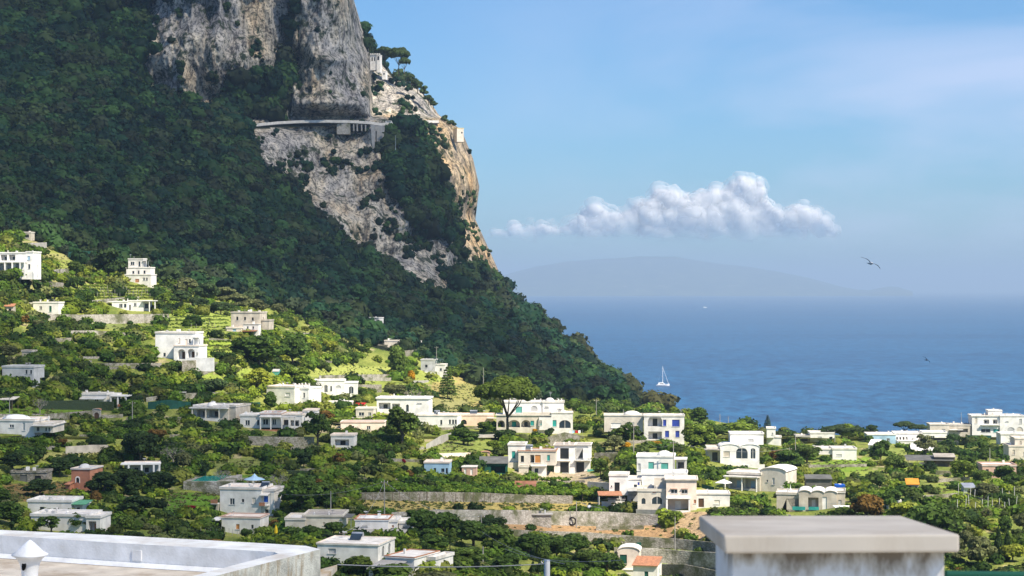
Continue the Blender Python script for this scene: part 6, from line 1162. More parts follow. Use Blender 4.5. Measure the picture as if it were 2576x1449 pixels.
def trees():
    T = tree
    T('pine', 1277, 1100, 153, 176, 'pinegreen', 'big umbrella pine with wide flat crown and forked trunk before the cream arched villa', i=0)
    T('loose', 1012, 1128, 108, 112, 'green', 'tall leafy tree with an open crown in front of the wide porch white house', i=0)
    T('loose', 800, 1122, 90, 92, 'deep', 'dark leafy tree overlapping the right end of the rambling white villa', i=1)
    T('round', 352, 1168, 98, 106, 'dark', 'large very dark round tree at lower left above the white portico', i=1)
    T('round', 650, 926, 92, 140, 'deep', 'big dark rounded oak right of the white arched villa', i=0); T('round', 735, 925, 84, 100, 'deep', 'second dark oak merging with the big rounded oak', i=2)
    T('tall', 1000, 948, 72, 60, 'green', 'tall fresh green tree left of the golden shrub', i=0); T('bush', 1035, 962, 36, 26, 'gold', 'golden yellow flowering broom on the dry slope', name='broom_shrub'); T('bush', 1020, 990, 16, 26, 'gold', 'small yellow broom below the larger golden broom', name='broom_shrub')
    T('conifer', 1126, 1004, 84, 58, 'green', 'layered conifer standing on the sunny dry slope', i=0); T('round', 1175, 955, 46, 68, 'green', 'round dark green tree at the wood edge right of the palms', i=1)
    for x, hh, l in ((1094, 48, 'left'), (1101, 44, 'middle'), (1109, 46, 'right')): T('palm', x, 941, hh, 30, 'blue', 'slender palm beside the outside stair building, %s one of the three' % l, group='three palms')
    T('dome', 533, 992, 62, 82, 'seapine', 'dome shaped dark tree with a smooth crown below the arched villa garden')
    T('round', 273, 712, 92, 88, 'dark', 'tall dark tree standing left of the three storey white house', i=2); T('bush', 191, 694, 44, 56, 'green', 'round olive green shrub on the sunny bank right of the columned villa'); T('bush', 118, 680, 30, 34, 'yellow', 'small yellow green shrub beside the columned villa')
    T('round', 178, 787, 44, 62, 'bright', 'fresh green tree between the two low bungalows', i=0); T('bush', 407, 783, 34, 34, 'green', 'small rounded tree at the right end of the long bungalow'); T('tall', 395, 700, 26, 20, 'deep', 'small cypress like tree right of the three storey house')
    for (x, y, hh, ww, c) in ((470,745,52,70,'olive'),(520,760,56,76,'seapine'),(570,770,50,80,'olive'),(455,770,44,60,'seapine'),(500,784,42,56,'seapine'),(610,786,48,70,'olive'),(645,790,42,60,'olive'),(555,792,38,60,'seapine'),(440,720,40,50,'seapine'),(580,735,44,60,'seapine'),(640,760,44,56,'seapine'),(505,715,38,50,'seapine')): T('round', x, y, hh, ww, c, 'holm oak in the rounded clump right of the three storey white house', group='rounded oak clump at the wood edge', name='oak_tree')
    T('loose', 645, 992, 70, 90, 'yellow', 'yellow green open tree beside the blue green shed', i=2); T('round', 742, 985, 72, 86, 'bright', 'light green feathery tree behind the cubic white house', i=1); T('loose', 600, 990, 44, 60, 'bright', 'small bright tree right of the dome shaped tree')
    T('tall', 680, 1034, 48, 44, 'deep', 'dense dark green tree in front of the cubic white house', i=1); T('bush', 777, 1048, 46, 54, 'bright', 'bright green shrub between the cubic house and the arched bungalow'); T('tall', 802, 1000, 20, 18, 'green', 'small conical tree before the arched bungalow')
    T('bush', 995, 1000, 40, 64, 'olive', 'rounded grey green tree below the golden broom'); T('round', 905, 1000, 30, 30, 'deep', 'small dark tree at the corner of the arched bungalow'); T('bush', 864, 1070, 24, 90, 'bright', 'low light green vine shrub by the red awning')
    T('round', 1165, 1118, 48, 56, 'deep', 'dark clipped round tree on the driveway bank', i=0); T('round', 1178, 1121, 36, 62, 'deep', 'second dark rounded tree on the driveway bank'); T('bush', 1270, 1110, 34, 66, 'dark', 'dark flat topped tree at the foot of the umbrella pine'); T('bush', 1218, 1082, 26, 42, 'green', 'clipped green tree by the low peach house'); T('bush', 1240, 1080, 22, 36, 'bright', 'lighter clipped tree at the right of the low peach house')
    T('bush', 1372, 1084, 20, 28, 'gold', 'orange yellow shrub in the cream arched villa garden', name='flowering_shrub'); T('bush', 1345, 1090, 14, 14, 'gold', 'small yellow shrub before the arched loggia', name='flowering_shrub'); T('bush', 1382, 1100, 28, 30, 'dark', 'dark shrub in front of the cream arched villa'); T('bush', 1440, 1088, 26, 46, 'deep', 'dark rounded shrub at the right corner of the cream arched villa'); T('bush', 1468, 1088, 26, 46, 'deep', 'second dark shrub right of the cream arched villa')
    T('bush', 1646, 1124, 18, 52, 'gold', 'orange yellow flowering shrub below the blue windowed house', name='flowering_shrub'); T('bush', 1575, 1130, 20, 28, 'gold', 'small orange flowering shrub left of the larger one', name='flowering_shrub')
    T('loose', 1590, 1112, 50, 60, 'deep', 'dark open tree before the cream wing of the blue windowed house', i=0); T('loose', 1565, 1110, 44, 60, 'green', 'leafy tree left of the blue windowed house'); T('round', 1760, 1140, 84, 92, 'bright', 'large bright green tree right of the blue windowed house', i=1); T('round', 1800, 1150, 50, 70, 'green', 'green tree merging with the large bright one by the sea'); T('round', 1510, 1200, 54, 50, 'green', 'round green tree right of the modern white house'); T('bush', 1845, 1100, 44, 100, 'bright', 'broad bright tree crown above the wavy parapet villa'); T('round', 1800, 1102, 36, 70, 'deep', 'dark green tree crown left above the wavy parapet villa'); T('round', 1880, 1100, 40, 60, 'bright', 'bright tree left of the narrow white tower')
    T('conifer', 1931, 1090, 46, 28, 'blue', 'small dark blue green conifer standing out against the sea', i=1)
    T('pine', 2118, 1112, 44, 104, 'seapine', 'wide umbrella pine on the rim left of the round pine', i=1, dark=1); T('pine', 2090, 1112, 36, 50, 'seapine', 'smaller umbrella pine at the left end of the rim pines'); T('round', 2191, 1100, 32, 44, 'dark', 'round dark tree on the rim between umbrella pines'); T('pine', 2275, 1096, 36, 60, 'seapine', 'umbrella pine on the rim left of the beige block'); T('pine', 2310, 1098, 30, 56, 'seapine', 'low umbrella pine touching the beige block'); T('bush', 2445, 1082, 14, 26, 'seapine', 'small dark tree between the beige block and hotel'); T('round', 2560, 1070, 28, 44, 'seapine', 'dark tree behind the white hotel at the right edge'); T('round', 2345, 1082, 18, 24, 'seapine', 'small dark tree behind the beige block'); T('bush', 2185, 1120, 28, 30, 'deep', 'dark rounded tree left of the pale blue house')
    T('round', 1985, 1190, 60, 90, 'deep', 'large dark tree right of the wavy parapet villa', i=2); T('round', 2030, 1165, 52, 80, 'green', 'green spreading tree right of the narrow white tower'); T('bush', 1960, 1170, 44, 60, 'rust', 'brownish green shrub beside the narrow white tower')
    T('round', 2425, 1210, 60, 80, 'bright', 'yellow green round tree below the netting frame', i=1); T('round', 2470, 1222, 46, 60, 'green', 'green tree left of the pinkish cottage'); T('round', 2530, 1224, 56, 70, 'deep', 'dark green tree in front of the pinkish cottage'); T('round', 2475, 1262, 52, 76, 'olive', 'grey green rounded tree above the white trellis'); T('loose', 2330, 1150, 60, 70, 'olive', 'olive coloured open tree left of the white marquee'); T('round', 2215, 1165, 60, 70, 'deep', 'dark olive tree below the pale blue house'); T('round', 2250, 1190, 50, 70, 'green', 'green tree below the netting frame, left side')
    T('round', 2345, 1372, 120, 150, 'deep', 'large dark green tree behind the right end of the foreground pillar', i=0); T('round', 2270, 1330, 70, 90, 'yellow', 'yellow green tree behind the foreground pillar', i=2); T('round', 2180, 1320, 86, 100, 'rust', 'brownish olive tree right of the scalloped roof house'); T('round', 2130, 1320, 52, 70, 'green', 'green tree behind the white pergola'); T('round', 2240, 1290, 60, 80, 'deep', 'dark green tree left of the orange roofed hut')
    T('round', 2470, 1430, 90, 90, 'olive', 'pale olive tree right of the foreground pillar'); T('round', 2425, 1400, 76, 60, 'olive', 'grey green tree touching the pillar cap'); T('cypress', 2512, 1400, 68, 26, 'dark', 'dark cypress right of the pillar, left one'); T('cypress', 2534, 1412, 70, 26, 'dark', 'dark cypress right of the pillar, right one'); T('bush', 2420, 1449, 24, 40, 'rust', 'low rusty orange shrub right of the pillar')
    T('bush', 1697, 1320, 40, 52, 'bright', 'round leafy shrub below the porch of the peach cream villa'); T('bush', 1240, 1330, 34, 64, 'dark', 'flat topped dark tree before the upper terrace wall'); T('bush', 1225, 1320, 30, 44, 'deep', 'dark bush left of the flat topped tree')
    T('round', 1528, 1449, 66, 86, 'deep', 'bronze green round tree left of the curved roof little house', i=0); T('palm', 1855-1400+1395, 1449, 30, 26, 'bright', 'small palm in the lower terrace garden'); 
    T('bush', 900, 1449, 64, 100, 'pinegreen', 'spiky yellow green pine scrub in front of the nearest white house'); T('bush', 985, 1470, 60, 130, 'green', 'low leafy tree in front of the stepped white house'); T('bush', 1100, 1480, 50, 140, 'olive', 'dry brownish shrub at the bottom centre'); T('cypress', 1358, 1449, 40, 20, 'dark', 'dark narrow cypress beside the white post'); T('cypress', 1340, 1449, 34, 18, 'dark', 'shorter cypress left of the white post')
    T('bare', 436, 1172, 66, 80, 'grey', 'bare pale branched tree right of the big dark tree', i=0); T('bare', 100, 1046, 60, 56, 'grey', 'leafless pale tree on the left lawn', i=1); T('bare', 560, 1228, 64, 60, 'grey', 'leafless tree above the swimming pool', i=2); T('bare', 700, 1250, 84, 60, 'grey', 'grey stemmed thin tree right of the pool parasol', i=0); T('bare', 1040, 985+30, 46, 60, 'straw', 'dry brown brush on the bank right of the wide porch house')
    T('round', 262, 1250, 70, 90, 'dark', 'dark round tree right of the orange house', i=0); T('round', 320, 1236, 66, 96, 'dark', 'broad dark tree below the white portico', i=1); T('round', 410, 1238, 60, 90, 'dark', 'dark tree right of the white portico'); T('round', 150, 1200, 52, 76, 'dark', 'dark tree above the stone ruin'); T('round', 250, 1080, 30, 60, 'deep', 'dark tree by the brown gateway')
    T('round', 340, 1300, 62, 100, 'dark', 'dark tree left of the big white two storey house'); T('round', 100, 1250, 46, 90, 'dark', 'dark spreading tree above the courtyard house'); T('round', 28, 1320, 66, 90, 'deep', 'green tree at the left edge above the foreground roof'); T('loose', 200, 1340, 52, 60, 'deep', 'leafy branches in front of the alcove house'); T('loose', 130, 1342, 48, 80, 'deep', 'leafy tree in front of the alcove house, left side')
    T('bush', 480, 1285, 16, 40, 'red', 'magenta bougainvillea on the lawn left of the big white house', name='bougainvillea'); T('bush', 1016, 1166, 14, 12, 'red', 'tiny crimson flowering shrub by the low vine cottage', name='bougainvillea')
    T('bush', 663, 1360, 40, 60, 'bright', 'bright green tree at the foot of the big white house'); T('bush', 620, 1358, 34, 44, 'deep', 'dark small tree in front of the big white house annex'); T('round', 760, 1290, 100, 110, 'deep', 'large dark green tree right of the big white house', i=2); T('round', 820, 1270, 60, 80, 'green', 'green tree at the left end of the long trellis')
    for (x, y, hh, ww) in ((840,1345,40,60),(790,1352,36,60),(740,1362,40,60),(700,1372,34,50),(870,1352,30,50)): T('bush', x, y, hh, ww, 'deep', 'dark round bush in the row before the long low greyish house', group='bushes before the greyish house')
    for (x, y, hh, ww) in ((1060,1350,70,90),(1120,1360,80,110),(1190,1380,80,110),(1260,1400,80,110),(1330,1405,70,100),(1400,1412,72,100),(1450,1400,60,90),(1090,1400,60,100),(1170,1430,60,110),(1270,1449,56,110),(1400,1456,56,110),(1480,1440,50,90),(1040,1320,40,50)): T('round', x, y, hh, ww, 'deep' if (x//10) % 3 else 'green', 'leafy green tree in the dense thicket below the terrace walls, bottom centre', group='thicket below the terrace walls')
    # pines and trees on the cliff skyline
    P_ = lambda x, y, hh, ww, l, D=1385, k='pine', c='seapine': T(k, x, y, hh, ww, c, l, D=D)
    P_(932, 128, 34, 26, 'small umbrella pine peeping out behind the cliff top', 1392); P_(968, 160, 42, 58, 'flat umbrella pine behind the battlemented villa', 1392); P_(1003, 186, 66, 62, 'largest umbrella pine on the cliff skyline', 1388); P_(1018, 190, 46, 34, 'low umbrella pine leaning out from the skyline', 1386)
    P_(931, 140, 26, 7, 'thin cypress beside the battlemented villa, left', 1385, 'cypress', 'dark'); P_(937, 140, 26, 7, 'thin cypress beside the battlemented villa, right', 1385, 'cypress', 'dark')
    for (x, y, hh, ww) in ((1035,222,40,34),(1050,232,34,30),(1066,246,32,28),(1078,262,26,26),(1090,272,22,24),(1118,312,24,24),(1135,322,22,26)): P_(x, y, hh, ww, 'dark tree in the row stepping down the cliff skyline', 1378, 'round', 'seapine')['group'] = 'trees stepping down the cliff skyline'
def autotrees():
    rng = random.Random(21); n = 0; used = {}
    names = {'bright':'bright green', 'green':'mid green', 'deep':'dark green', 'olive':'olive green', 'yellow':'yellow green', 'dark':'very dark green', 'rust':'brownish green'}
    tries = 0
    while n < 175 and tries < 6000:
        tries += 1; u = rng.uniform(0, 2576); v = rng.uniform(700, 1440)
        if v < vedge(u)+14 or u > edgeR(v)-10: continue
        if any(inpoly([u], [v], p)[0] for p in OPEN): continue
        sc_ = np.interp(v, [700, 1449], [.75, 1.3]); hh = rng.uniform(24, 52)*sc_; ww = hh*rng.uniform(.9, 1.45)
        if any(u+ww/2 > a and u-ww/2 < c and v-hh < d and v > b for a, b, c, d in SHOWN): continue
        kind = rng.choice(['round', 'round', 'loose', 'bush', 'tall', 'bush']); lit = u > 1150 or (v < 960 and u > 150)
        col = rng.choice(['bright', 'green', 'deep', 'olive', 'yellow', 'green'] if lit else ['deep', 'green', 'dark', 'olive', 'green', 'rust'])
        best = min(HOUSES, key=lambda h: math.hypot(h[0]-u, (h[1]-v)*2.2)); du, dv = u-best[0], v-best[1]
        if abs(dv)*2.2 > abs(du): side = 'below' if dv > 0 else 'above'
        else: side = 'left of' if du < 0 else 'right of'
        dist = 'just ' if math.hypot(du, dv*2) < 75 else '' if math.hypot(du, dv*2) < 150 else 'well '
        size = 'small' if hh < 31*sc_ else 'large' if hh > 40*sc_ else 'mid sized'
        kn = {'round':'round crowned tree', 'loose':'open crowned tree', 'bush':'low dense shrub', 'tall':'upright tree'}[kind]
        lab = f'{size} {names[col]} {kn} {dist}{side} {best[2]}'
        if len(lab.split()) > 16 or used.get(lab): continue
        used[lab] = 1; tree(kind, u, v+2, hh, ww, col, lab, group='garden trees and shrubs of the terraces'); n += 1
        SHOWN.append((u-ww*.3, v-hh*.5, u+ww*.3, v))
def vines():
    rng = np.random.default_rng(9)
    def rows(name, label, lines, r, col, dens=1.5, n=34):
        cen = []; 
        for (u0, v0, u1, v1, h) in lines:
            D0, D2 = D1(u0, v0), D1(u1, v1); a = at(u0, v0, D0); b = at(u1, v1, D2); k = max(3, int((b-a).length/(r*dens)))
            for j in range(k+1):
                t = j/k; uu, vv = u0+(u1-u0)*t, v0+(v1-v0)*t; d = D1(uu, vv); p = at(uu, vv, d); cen.append((p.x+rng.uniform(-.3, .3), p.y+rng.uniform(-.4, .4), p.z+h*d/F+rng.uniform(-.25, .25)))
        cen = np.array(cen); q = r*rng.uniform(.7, 1.25, (len(cen), 1)); rad = np.concatenate([q*1.3, q, q*.65], 1); c = np.array(col)[rng.integers(0, len(col), len(cen))]*rng.uniform(.8, 1.25, (len(cen), 1))
        me = crown_mesh(name, rng, cen, rad, n, rad.mean(1)*.4, lambda li, N: c[li]*rng.uniform(.65, 1.4, (N, 1)), core=.7); link(name, me, kind='stuff', label=label, cat='vines')
    G = [(.13,.22,.02), (.10,.18,.02), (.17,.24,.03)]
    rows('vine_canopy', 'bright green vine canopy trained over the long timber trellis', [(890,1245,1530,1262,16),(900,1240,1500,1252,14),(920,1232,1440,1245,12),(1000,1224,1380,1236,10)], .95, G)
    rows('upper_vineyard', 'staked rows of young vines below the three storey house', [(212+i*4,722+i*7.5,392-i*2,722+i*7.5,3) for i in range(5)], .55, [(.2,.26,.04), (.14,.2,.03)], 1.8, 24)
    rows('left_vines', 'green vine pergolas on the lower left terraces', [(205,1070,420,1085,8),(215,1085,440,1100,8),(220,1100,430,1112,6),(470,1090,640,1096,8),(500,1100,660,1108,6),(10,1118,130,1112,8),(20,1130,170,1124,6),(330,1060,440,1064,8)], .9, [(.07,.13,.018),(.09,.15,.02)])
    rows('middle_vines', 'vine rows below the crumbling cream house', [(1000,1206,1280,1214,8),(1010,1216,1300,1222,8),(1220,1222,1440,1230,8),(1240,1208,1420,1214,8)], .9, G)
    rows('meadow_rows', 'crop rows on the bright meadow above the white arched villa', [(420,800+i*9,572,797+i*9,1.5) for i in range(5)]+[(505,852+i*10,580,851+i*10,2) for i in range(4)], .5, [(.2,.27,.05), (.15,.22,.04)], 2.2, 20)
    rows('right_crops', 'pale green crops under the white garden trellis', [(2410+i*3,1250+i*9,2560,1254+i*9,4) for i in range(6)], .8, [(.2,.28,.05), (.15,.24,.04)], 2)

# ---------------------------------------------------------------- near things, boat, birds
def near():
    mb = MB(); mb.box(-5, 7, -5, 5.75, -2.4, -1.9, 'rooffloor'); mb.build('terrace', None, (0, 0, 0), kind='structure')  # unseen floor under the camera, added to bounce warm light onto the pillar
    D = D1(388, 990); m = D/F; mb = MB(); mb.lathe([(11*m, 0), (10*m, 4*m), (6*m, 7*m), (.02, 8*m)], 'bluetank', 9); mb.build('blue_tarp', None, at(388, 990, D), label='bright blue tarpaulin heap beside the walled bank', cat='tarpaulin')
    r = link('yellow_parasol', None, loc=at(694, 1352, D1(694, 1352)), label='folded yellow parasol in the garden below the big white house', cat='parasol'); mb = MB(); mb.lathe([(.1, .5), (.35, .8), (.3, 1.6), (.05, 2.3)], 'yellow', 8); mb.build('canopy', r); mb = MB(); mb.tube([(0,0,-.4),(0,0,2.4)], .03, 'metal', 6); mb.build('pole', r)
    r = link('clothes_line', None, loc=at(1448, 1098, D1(1448, 1098)), label='clothes line with white and coloured laundry before the cream arched villa', cat='clothes line'); mb = MB(); mb.tube([(-2,0,-.3),(-2,0,1.8)], .03, 'metal', 5); mb.build('post', r); mb = MB(); mb.tube([(2,0,-.3),(2,0,1.8)], .03, 'metal', 5); mb.build('post', r); mb = MB(); mb.tube([(-2,0,1.75),(0,0,1.68),(2,0,1.75)], .012, 'wire', 4); mb.build('line', r)
    for x, c in ((-1.5, 'cloth'), (-.6, 'lightblue'), (.3, 'red'), (1.1, 'cloth')): mb = MB(); mb.face([(x-.35,0,1.68),(x+.3,.02,1.68),(x+.32,.08,.9),(x-.33,-.05,.85)], c); mb.build('laundry', r)
    # roof terrace in the lower left: corners cast onto level planes
    zt = -4.2; pl = lambda u, v, z: Vector(((u-U0)*(-z)/(v-V0), -z*F/(v-V0), z))
    root = link('foreground_house', None, loc=(0, 0, 0), label='whitewashed flat roof with a thick lichen stained parapet, nearest building at lower left', cat='house'); zf = -4.575
    out = [pl(-260, 1322.5, zt), pl(0, 1333.5, zt), pl(330, 1349, zt), pl(644, 1366, zt), pl(770, 1373.5, zt), pl(806, 1382, zt)]
    inn = [pl(-260, 1334, zt), pl(0, 1347, zt), pl(290, 1366, zt), pl(644, 1386, zt), pl(690, 1389, zt), pl(700, 1393, zt)]
    o2 = out[-1]; i2 = inn[-1]; oe = pl(430, 1478, zt); ie = pl(330, 1490, zt)
    mb = MB(); O = out+[oe, oe+(oe-o2)*1.2]; I = inn+[ie, ie+(ie-i2)*1.2]
    for k in range(len(O)-1):
        a, b, c, d = O[k], O[k+1], I[k+1], I[k]; dn = lambda p, z: Vector((p.x, p.y, z))
        n_ = 8
        mb.face([d, c, b, a], 'parapettop'); mb.face([a, b, dn(b, zt-.55), dn(a, zt-.55)], 'lichenwall')
        mid = lambda p, q: p+(q-p)*.0
        mb.face([d, c, dn(c, zf), dn(d, zf)], 'whitewash')
        # rounded fillet where wall meets floor
        w = Vector(((I[k]+I[k+1])/2-(O[k]+O[k+1])/2)); w.z = 0; w.normalize(); w *= .16
        mb.face([dn(d, zf+.07)+w*.05, dn(c, zf+.07)+w*.05, dn(c, zf+.006)+w*.8, dn(d, zf+.006)+w*.8], 'whitewash')
    bm_o = mb.build('parapet', root); 
    mb = MB(); fl = [Vector((p.x, p.y, zf)) for p in I]; fl += [Vector((I[-1].x-30, I[-1].y-2, zf)), Vector((I[0].x-10, I[0].y, zf))]; mb.face(fl, 'rooffloor'); mb.build('roof_floor', root)
    mb = MB()  # ledge slab and wall under the parapet, outside
    L0 = pl(812, 1417, zt-.55); L1 = pl(848, 1421, zt-.56); L2 = pl(560, 1490, zt-.56); L3 = pl(520, 1478, zt-.55); P0 = Vector((o2.x, o2.y, zt-.55)); dn = lambda p, z: Vector((p.x, p.y, z))
    a = P0+Vector((0, .3, 0)); b = L1; c = b+(oe-o2)*1.4; d = dn(oe+(oe-o2)*.8, zt-.55)
    mb.hexa([d+Vector((0,0,-.10)), c+Vector((0,0,-.10)), b+Vector((0,0,-.10)), a+Vector((0,0,-.10)), d+Vector((0,0,-.003)), c, b, a+Vector((0,0,-.003))], 'ledge'); mb.build('ledge', root)
    mb = MB(); e = dn(o2, zt-.65)+Vector((.03, 0, 0)); f_ = dn(oe+(oe-o2)*1.2, zt-.65)+Vector((.03, 0, 0)); mb.face([e, f_, dn(f_, -12), dn(e, -12)], 'whitewash'); g = dn(out[0], zt-.551); mb.face([e, dn(g, zt-.65), dn(g, -12), dn(e, -12)], 'whitewash'); mb.build('wall', root)
    mb = MB(); q = pl(316, 1404, zt); p0 = inn[2].lerp(inn[3], .08)
    dr = (inn[3]-inn[2]).normalized(); nrm = Vector((dr.y, -dr.x, 0)); s0 = inn[2]+dr*(.12*(inn[3]-inn[2]).length); z0 = zt-.10
    for (a0, a1, z1, z2, t) in ((0, .17, z0-.17, z0, .012), ):
        A = s0+dr*.02; B = A+dr*.17; mb.hexa([dn(A, z1)+nrm*.0, dn(B, z1), dn(B, z1)+nrm*.02, dn(A, z1)+nrm*.02, dn(A, z2), dn(B, z2), dn(B, z2)+nrm*.02, dn(A, z2)+nrm*.02], 'whitewash')
    mb.build('vent_panel', root)
    # chimney with a conical cowl
    m = 30/F; ch = link('roof_chimney', None, loc=at(75, 1452, 30), label='small white chimney with a pointed conical cap and a dark slot on the near roof', cat='chimney')
    H = lambda v: (1452-v)*m
    mb = MB(); mb.lathe([(20*m, -.3), (20*m, 0), (21*m, H(1435)), (24.5*m, H(1420)), (31*m, H(1407)), (39*m, H(1400)), (42*m, H(1398))], 'whitewash', 28); mb.build('neck', ch, smooth=True)
    mb = MB(); mb.lathe([(36*m, H(1402)), (45.5*m, H(1397)), (45*m, H(1394)), (34*m, H(1388)), (20*m, H(1374)), (8*m, H(1363)), (2*m, H(1359)), (0.001, H(1358.5))], 'whitewash', 28); mb.build('cap', ch, smooth=True)
    mb = MB(); pts = []; 
    for k in range(14): a = 2*PI*k/14; pts.append((-9*m+6.2*m*math.cos(a)+1.5*m*math.sin(a), H(1421)+12*m*math.sin(a)))
    mb.face([(x, -math.sqrt(max(0, (26.5*m)**2-x*x))-.004, z) for x, z in pts], 'slot_dark'); mb.build('slot', ch)  # flat black patch painted in place of the dark inside the slot
    # pillar with slab cap
    fb = 4.5; A = [(1819,1347.5,fb),(2414,1344.5,fb*1.0),(2268,1297.5,fb*1.178),(1757.5,1298,fb*1.178)]; Bt = [(1824,1393.5,fb),(2414,1390,fb),(2268,1338,fb*1.178),(1760,1338,fb*1.178)]
    P = [at(*x) for x in A]; Q = [at(*x) for x in Bt]; o0 = Q[0].copy(); pr = link('gate_pillar', None, loc=o0, label='white plastered pillar with a thick grey stone slab on top, nearest thing at lower right', cat='pillar')
    mb = MB(); mb.hexa([q-o0 for q in Q]+[p-o0 for p in P], 'slab'); o = mb.build('cap_slab', pr, bevel=.006)
    B0 = [at(1842,1395,fb+.04), at(2376,1392,fb+.04), at(2240,1345,fb*1.16), at(1800,1345,fb*1.16)]; zb = Q[0].z-1.2
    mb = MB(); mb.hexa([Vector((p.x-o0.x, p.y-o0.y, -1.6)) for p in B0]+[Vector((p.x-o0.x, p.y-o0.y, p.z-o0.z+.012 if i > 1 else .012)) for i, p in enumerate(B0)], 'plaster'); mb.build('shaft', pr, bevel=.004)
    mb = MB(); a = at(2379, 1444, 4.7); b = at(2700, 1447, 4.9); mb.tube([a-a, b-a], .0075, 'greenpaint', 10); mb.build('handrail', None, a, label='dark green painted handrail at the bottom right behind the pillar', cat='handrail')
    # catamaran
    D = 120*F/(971-V0); m = D/F; r = link('sailing_yacht', None, loc=at(1667, 971, D)+Vector((0, 0, 0)), label='white sailing catamaran with bare mast anchored on the blue sea', cat='boat'); r.rotation_euler = (0, 0, R(-6))
    for y in (-3, 3):
        mb = MB(); secs = [(-16*m, .9, 1.0), (-10*m, 1.3, 1.6), (4*m, 1.5, 1.9), (12*m, 1.1, 2.1), (17*m, .1, 2.5)]; q = []
        for x, w, hh in secs: q.append([(x, y-w, hh), (x, y-w*.5, -.5), (x, y+w*.5, -.5), (x, y+w, hh)])
        for s0_, s1_ in zip(q, q[1:]):
            for k in range(4): mb.face([s0_[k], s0_[(k+1) % 4], s1_[(k+1) % 4], s1_[k]], 'boatwhite')
        mb.face(q[0], 'boatwhite'); mb.face(q[-1], 'boatwhite'); mb.build('hull', r)
    mb = MB(); mb.hexa([(-12*m,-3,1.5),(6*m,-3,1.7),(6*m,3,1.7),(-12*m,3,1.5),(-9*m,-2.4,3.9),(1*m,-2.4,4.1),(1*m,2.4,4.1),(-9*m,2.4,3.9)], 'boatwhite'); mb.box(-14*m, 8*m, -3.2, 3.2, 1.2, 1.6, 'boatwhite'); cb = mb.build('cabin', r)
    mb = MB(); mb.hexa([(-8*m,-2.85,2.5),(3*m,-2.85,2.6),(3*m,-2.7,2.6),(-8*m,-2.7,2.5),(-8*m,-2.68,3.2),(2*m,-2.68,3.3),(2*m,-2.5,3.3),(-8*m,-2.5,3.2)], 'glass'); mb.build('window', cb)
    mb = MB(); mb.tube([(0,0,3.8),(0,0,50*m)], [.32, .2], 'boatwhite', 8); mb.tube([(0,0,24*m),(-3*m,0,24*m)], .1, 'boatwhite', 5); mb.build('mast', r); mb = MB(); mb.tube([(-11*m,0,7*m),(0,0,7.5*m)], .42, 'boatwhite', 8); mb.build('boom', r)
    mb = MB(); mb.tube([(0,0,46*m),(15*m,0,2.2)], .16, 'boatwhite', 4); mb.tube([(0,0,49*m),(-13*m,0,2)], .07, 'metal', 4); mb.build('rigging', r)
    D = 120*F/(775-V0); r = link('motor_boat', None, loc=at(1773, 775, D), label='tiny white boat speck far out on the sea', cat='boat'); mb = MB(); mb.hexa([(-9,-3,-1),(10,-1,-1),(10,1,-1),(-9,3,-1),(-10,-4,3),(14,-1,4),(14,1,4),(-10,4,3)], 'boatwhite'); mb.build('hull', r); mb = MB(); mb.box(-6, 3, -2, 2, 3.0, 7, 'boatwhite'); mb.build('cabin', r)
    def bird(u, v, D, span, roll, yaw, label, mats=('seabird', 'birdgrey')):
        m = D/F; S = span*m/2; r = link('seagull', None, loc=at(u, v, D), label=label, cat='bird'); r.rotation_euler = (0, R(roll), R(yaw)); mb = MB(); L_ = S*.42
        k = 10; prof = [(.001, -L_), (.05*S, -L_*.75), (.09*S, -L_*.3), (.11*S, L_*.1), (.09*S, L_*.45), (.06*S, L_*.65), (.055*S, L_*.8), (.02*S, L_*.93), (.001, L_*1.05)]
        mb.lathe(prof, mats[0], k); mb.v = [(x, -z, y) for x, y, z in mb.v]
        for s in (-1, 1):
            st = [(0.05, .16, .16, .02), (.3, .20, .12, .10), (.55, .16, .10, .12), (.8, .02, .06, .08), (1.0, -.14, -.12, .03)]
            for a, b in zip(st, st[1:]):
                for t in (.006, -.006):
                    mb.face([(s*a[0]*S, -a[1]*S, a[3]*S+t*S), (s*b[0]*S, -b[1]*S, b[3]*S+t*S), (s*b[0]*S, (-b[1]+(b[2]+.08)*.6)*S, b[3]*S+t*S), (s*a[0]*S, (-a[1]+(a[2]+.12)*.6)*S, a[3]*S+t*S)], mats[1] if a[0] > .7 or t > 0 else mats[0])
        mb.face([(-.05*S, L_*.9, 0), (.05*S, L_*.9, 0), (.12*S, L_*1.35, 0), (-.12*S, L_*1.35, 0)], mats[0]); mb.build('body', r)
    bird(2190, 663, 110, 66, 28, 15, 'seagull gliding with outstretched wings above the sea, upper right of the yacht')
    bird(2331, 906, 130, 30, 35, 30, 'dark seabird banking low over the sea at right', ('birdgrey', 'birdgrey'))
    bird(1482, 1275, 150, 78, 14, -12, 'white gull flying in front of the upper terrace wall')
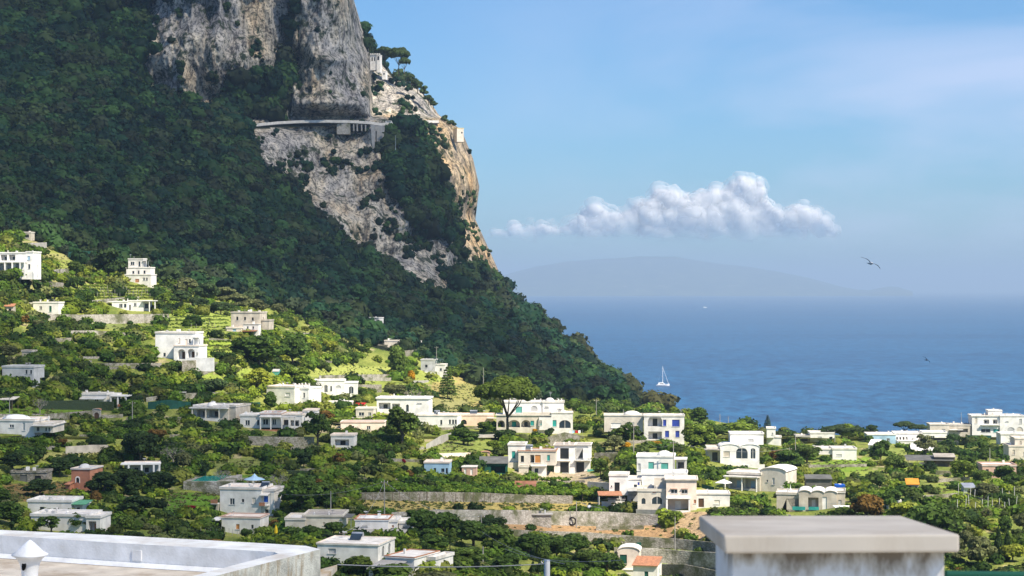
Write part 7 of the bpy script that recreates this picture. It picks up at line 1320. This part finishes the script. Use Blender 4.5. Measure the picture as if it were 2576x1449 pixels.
def near_mats():
    simple('parapettop', (.88,.85,.79), dirt=(.6,.5,.38), dirt_amt=.6, dscale=1.2, scale=2); simple('whitewash', (.9,.89,.86), dirt=(.6,.6,.57), dirt_amt=.5, dscale=1.0, scale=3, bump=.1)
    simple('rooffloor', (.72,.63,.50), dirt=(.42,.31,.2), dirt_amt=.8, dscale=1.5, scale=2); simple('lichenwall', (.60,.58,.48), var=.35, dirt=(.30,.17,.04), dirt_amt=1, dscale=3.6, scale=4, bump=.3); simple('ledge', (.58,.5,.38), dirt=(.45,.27,.08), dirt_amt=.9, dscale=2.4, scale=4)
    simple('slot_dark', (.01,.01,.01), rough=1); simple('slab', (.64,.57,.47), dirt=(.46,.38,.28), dirt_amt=.7, dscale=2.2, scale=5, var=.08, bump=.0); simple('plaster', (.82,.82,.80), dirt=(.5,.46,.4), dirt_amt=.5, dscale=4, scale=8)
    m, nt, out = nodes('hedge'); L = nt.links; b = nd(nt, 'ShaderNodeBsdfPrincipled', Roughness=.8); g = nd(nt, 'ShaderNodeNewGeometry'); n = nd(nt, 'ShaderNodeTexNoise', Scale=3.0, Detail=8.0, Roughness=.8); L.new(g.outputs['Position'], n.inputs['Vector']); r = ramp(nt, [(.35, (.012,.025,.008)), (.7, (.05,.09,.02))]); L.new(n.outputs['Fac'], r.inputs['Fac']); L.new(r.outputs['Color'], b.inputs['Base Color']); bp = nd(nt, 'ShaderNodeBump', Strength=1, Distance=.5); L.new(n.outputs['Fac'], bp.inputs['Height']); L.new(bp.outputs[0], b.inputs['Normal']); L.new(b.outputs[0], out.inputs[0])

def plaster_mat():
    m, nt, out = nodes('plaster'); L = nt.links; b = nd(nt, 'ShaderNodeBsdfPrincipled', Roughness=.9); tc = nd(nt, 'ShaderNodeTexCoord')
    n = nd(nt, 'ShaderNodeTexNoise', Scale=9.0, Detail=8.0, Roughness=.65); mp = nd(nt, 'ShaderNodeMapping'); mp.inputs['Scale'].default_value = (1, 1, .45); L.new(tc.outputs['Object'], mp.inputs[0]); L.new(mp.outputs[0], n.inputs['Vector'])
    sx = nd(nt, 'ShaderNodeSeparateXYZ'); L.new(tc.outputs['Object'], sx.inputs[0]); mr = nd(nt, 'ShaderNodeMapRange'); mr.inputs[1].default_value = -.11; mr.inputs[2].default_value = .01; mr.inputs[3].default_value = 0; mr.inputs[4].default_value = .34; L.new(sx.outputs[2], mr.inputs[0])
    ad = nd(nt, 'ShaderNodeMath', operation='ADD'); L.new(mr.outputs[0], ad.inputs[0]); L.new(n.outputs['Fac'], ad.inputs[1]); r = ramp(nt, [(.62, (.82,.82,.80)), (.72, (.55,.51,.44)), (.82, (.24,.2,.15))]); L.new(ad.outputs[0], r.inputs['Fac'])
    n2 = nd(nt, 'ShaderNodeTexNoise', Scale=3.0, Detail=8.0, Roughness=.7); L.new(tc.outputs['Object'], n2.inputs['Vector']); r2 = ramp(nt, [(.4, (.88,.87,.85)), (.6, (1,1,1))]); L.new(n2.outputs['Fac'], r2.inputs['Fac']); L.new(mix(nt, r.outputs['Color'], r2.outputs['Color'], 1, 'MULTIPLY'), b.inputs['Base Color'])
    bp = nd(nt, 'ShaderNodeBump', Strength=.3, Distance=.01); L.new(n.outputs['Fac'], bp.inputs['Height']); L.new(bp.outputs[0], b.inputs['Normal']); L.new(b.outputs[0], out.inputs[0])
import time as _t
_t0 = _t.time()
def _step(f):
    global _t0
    f(); print(f.__name__, round(_t.time()-_t0, 1)); _t0 = _t.time()
for f in (near_mats, plaster_mat, land_mats, build_land, houses, walls, viaduct, poles, trees, autotrees, vines, near, build_forest, build_undergrowth, build_grass, build_sea, build_island, build_cloud, build_shade_clouds, build_air, build_light): _step(f)

for o in bpy.data.objects:
    if 'label' in o and len(o['label'].split()) > 16: print('LONG', o['label'])
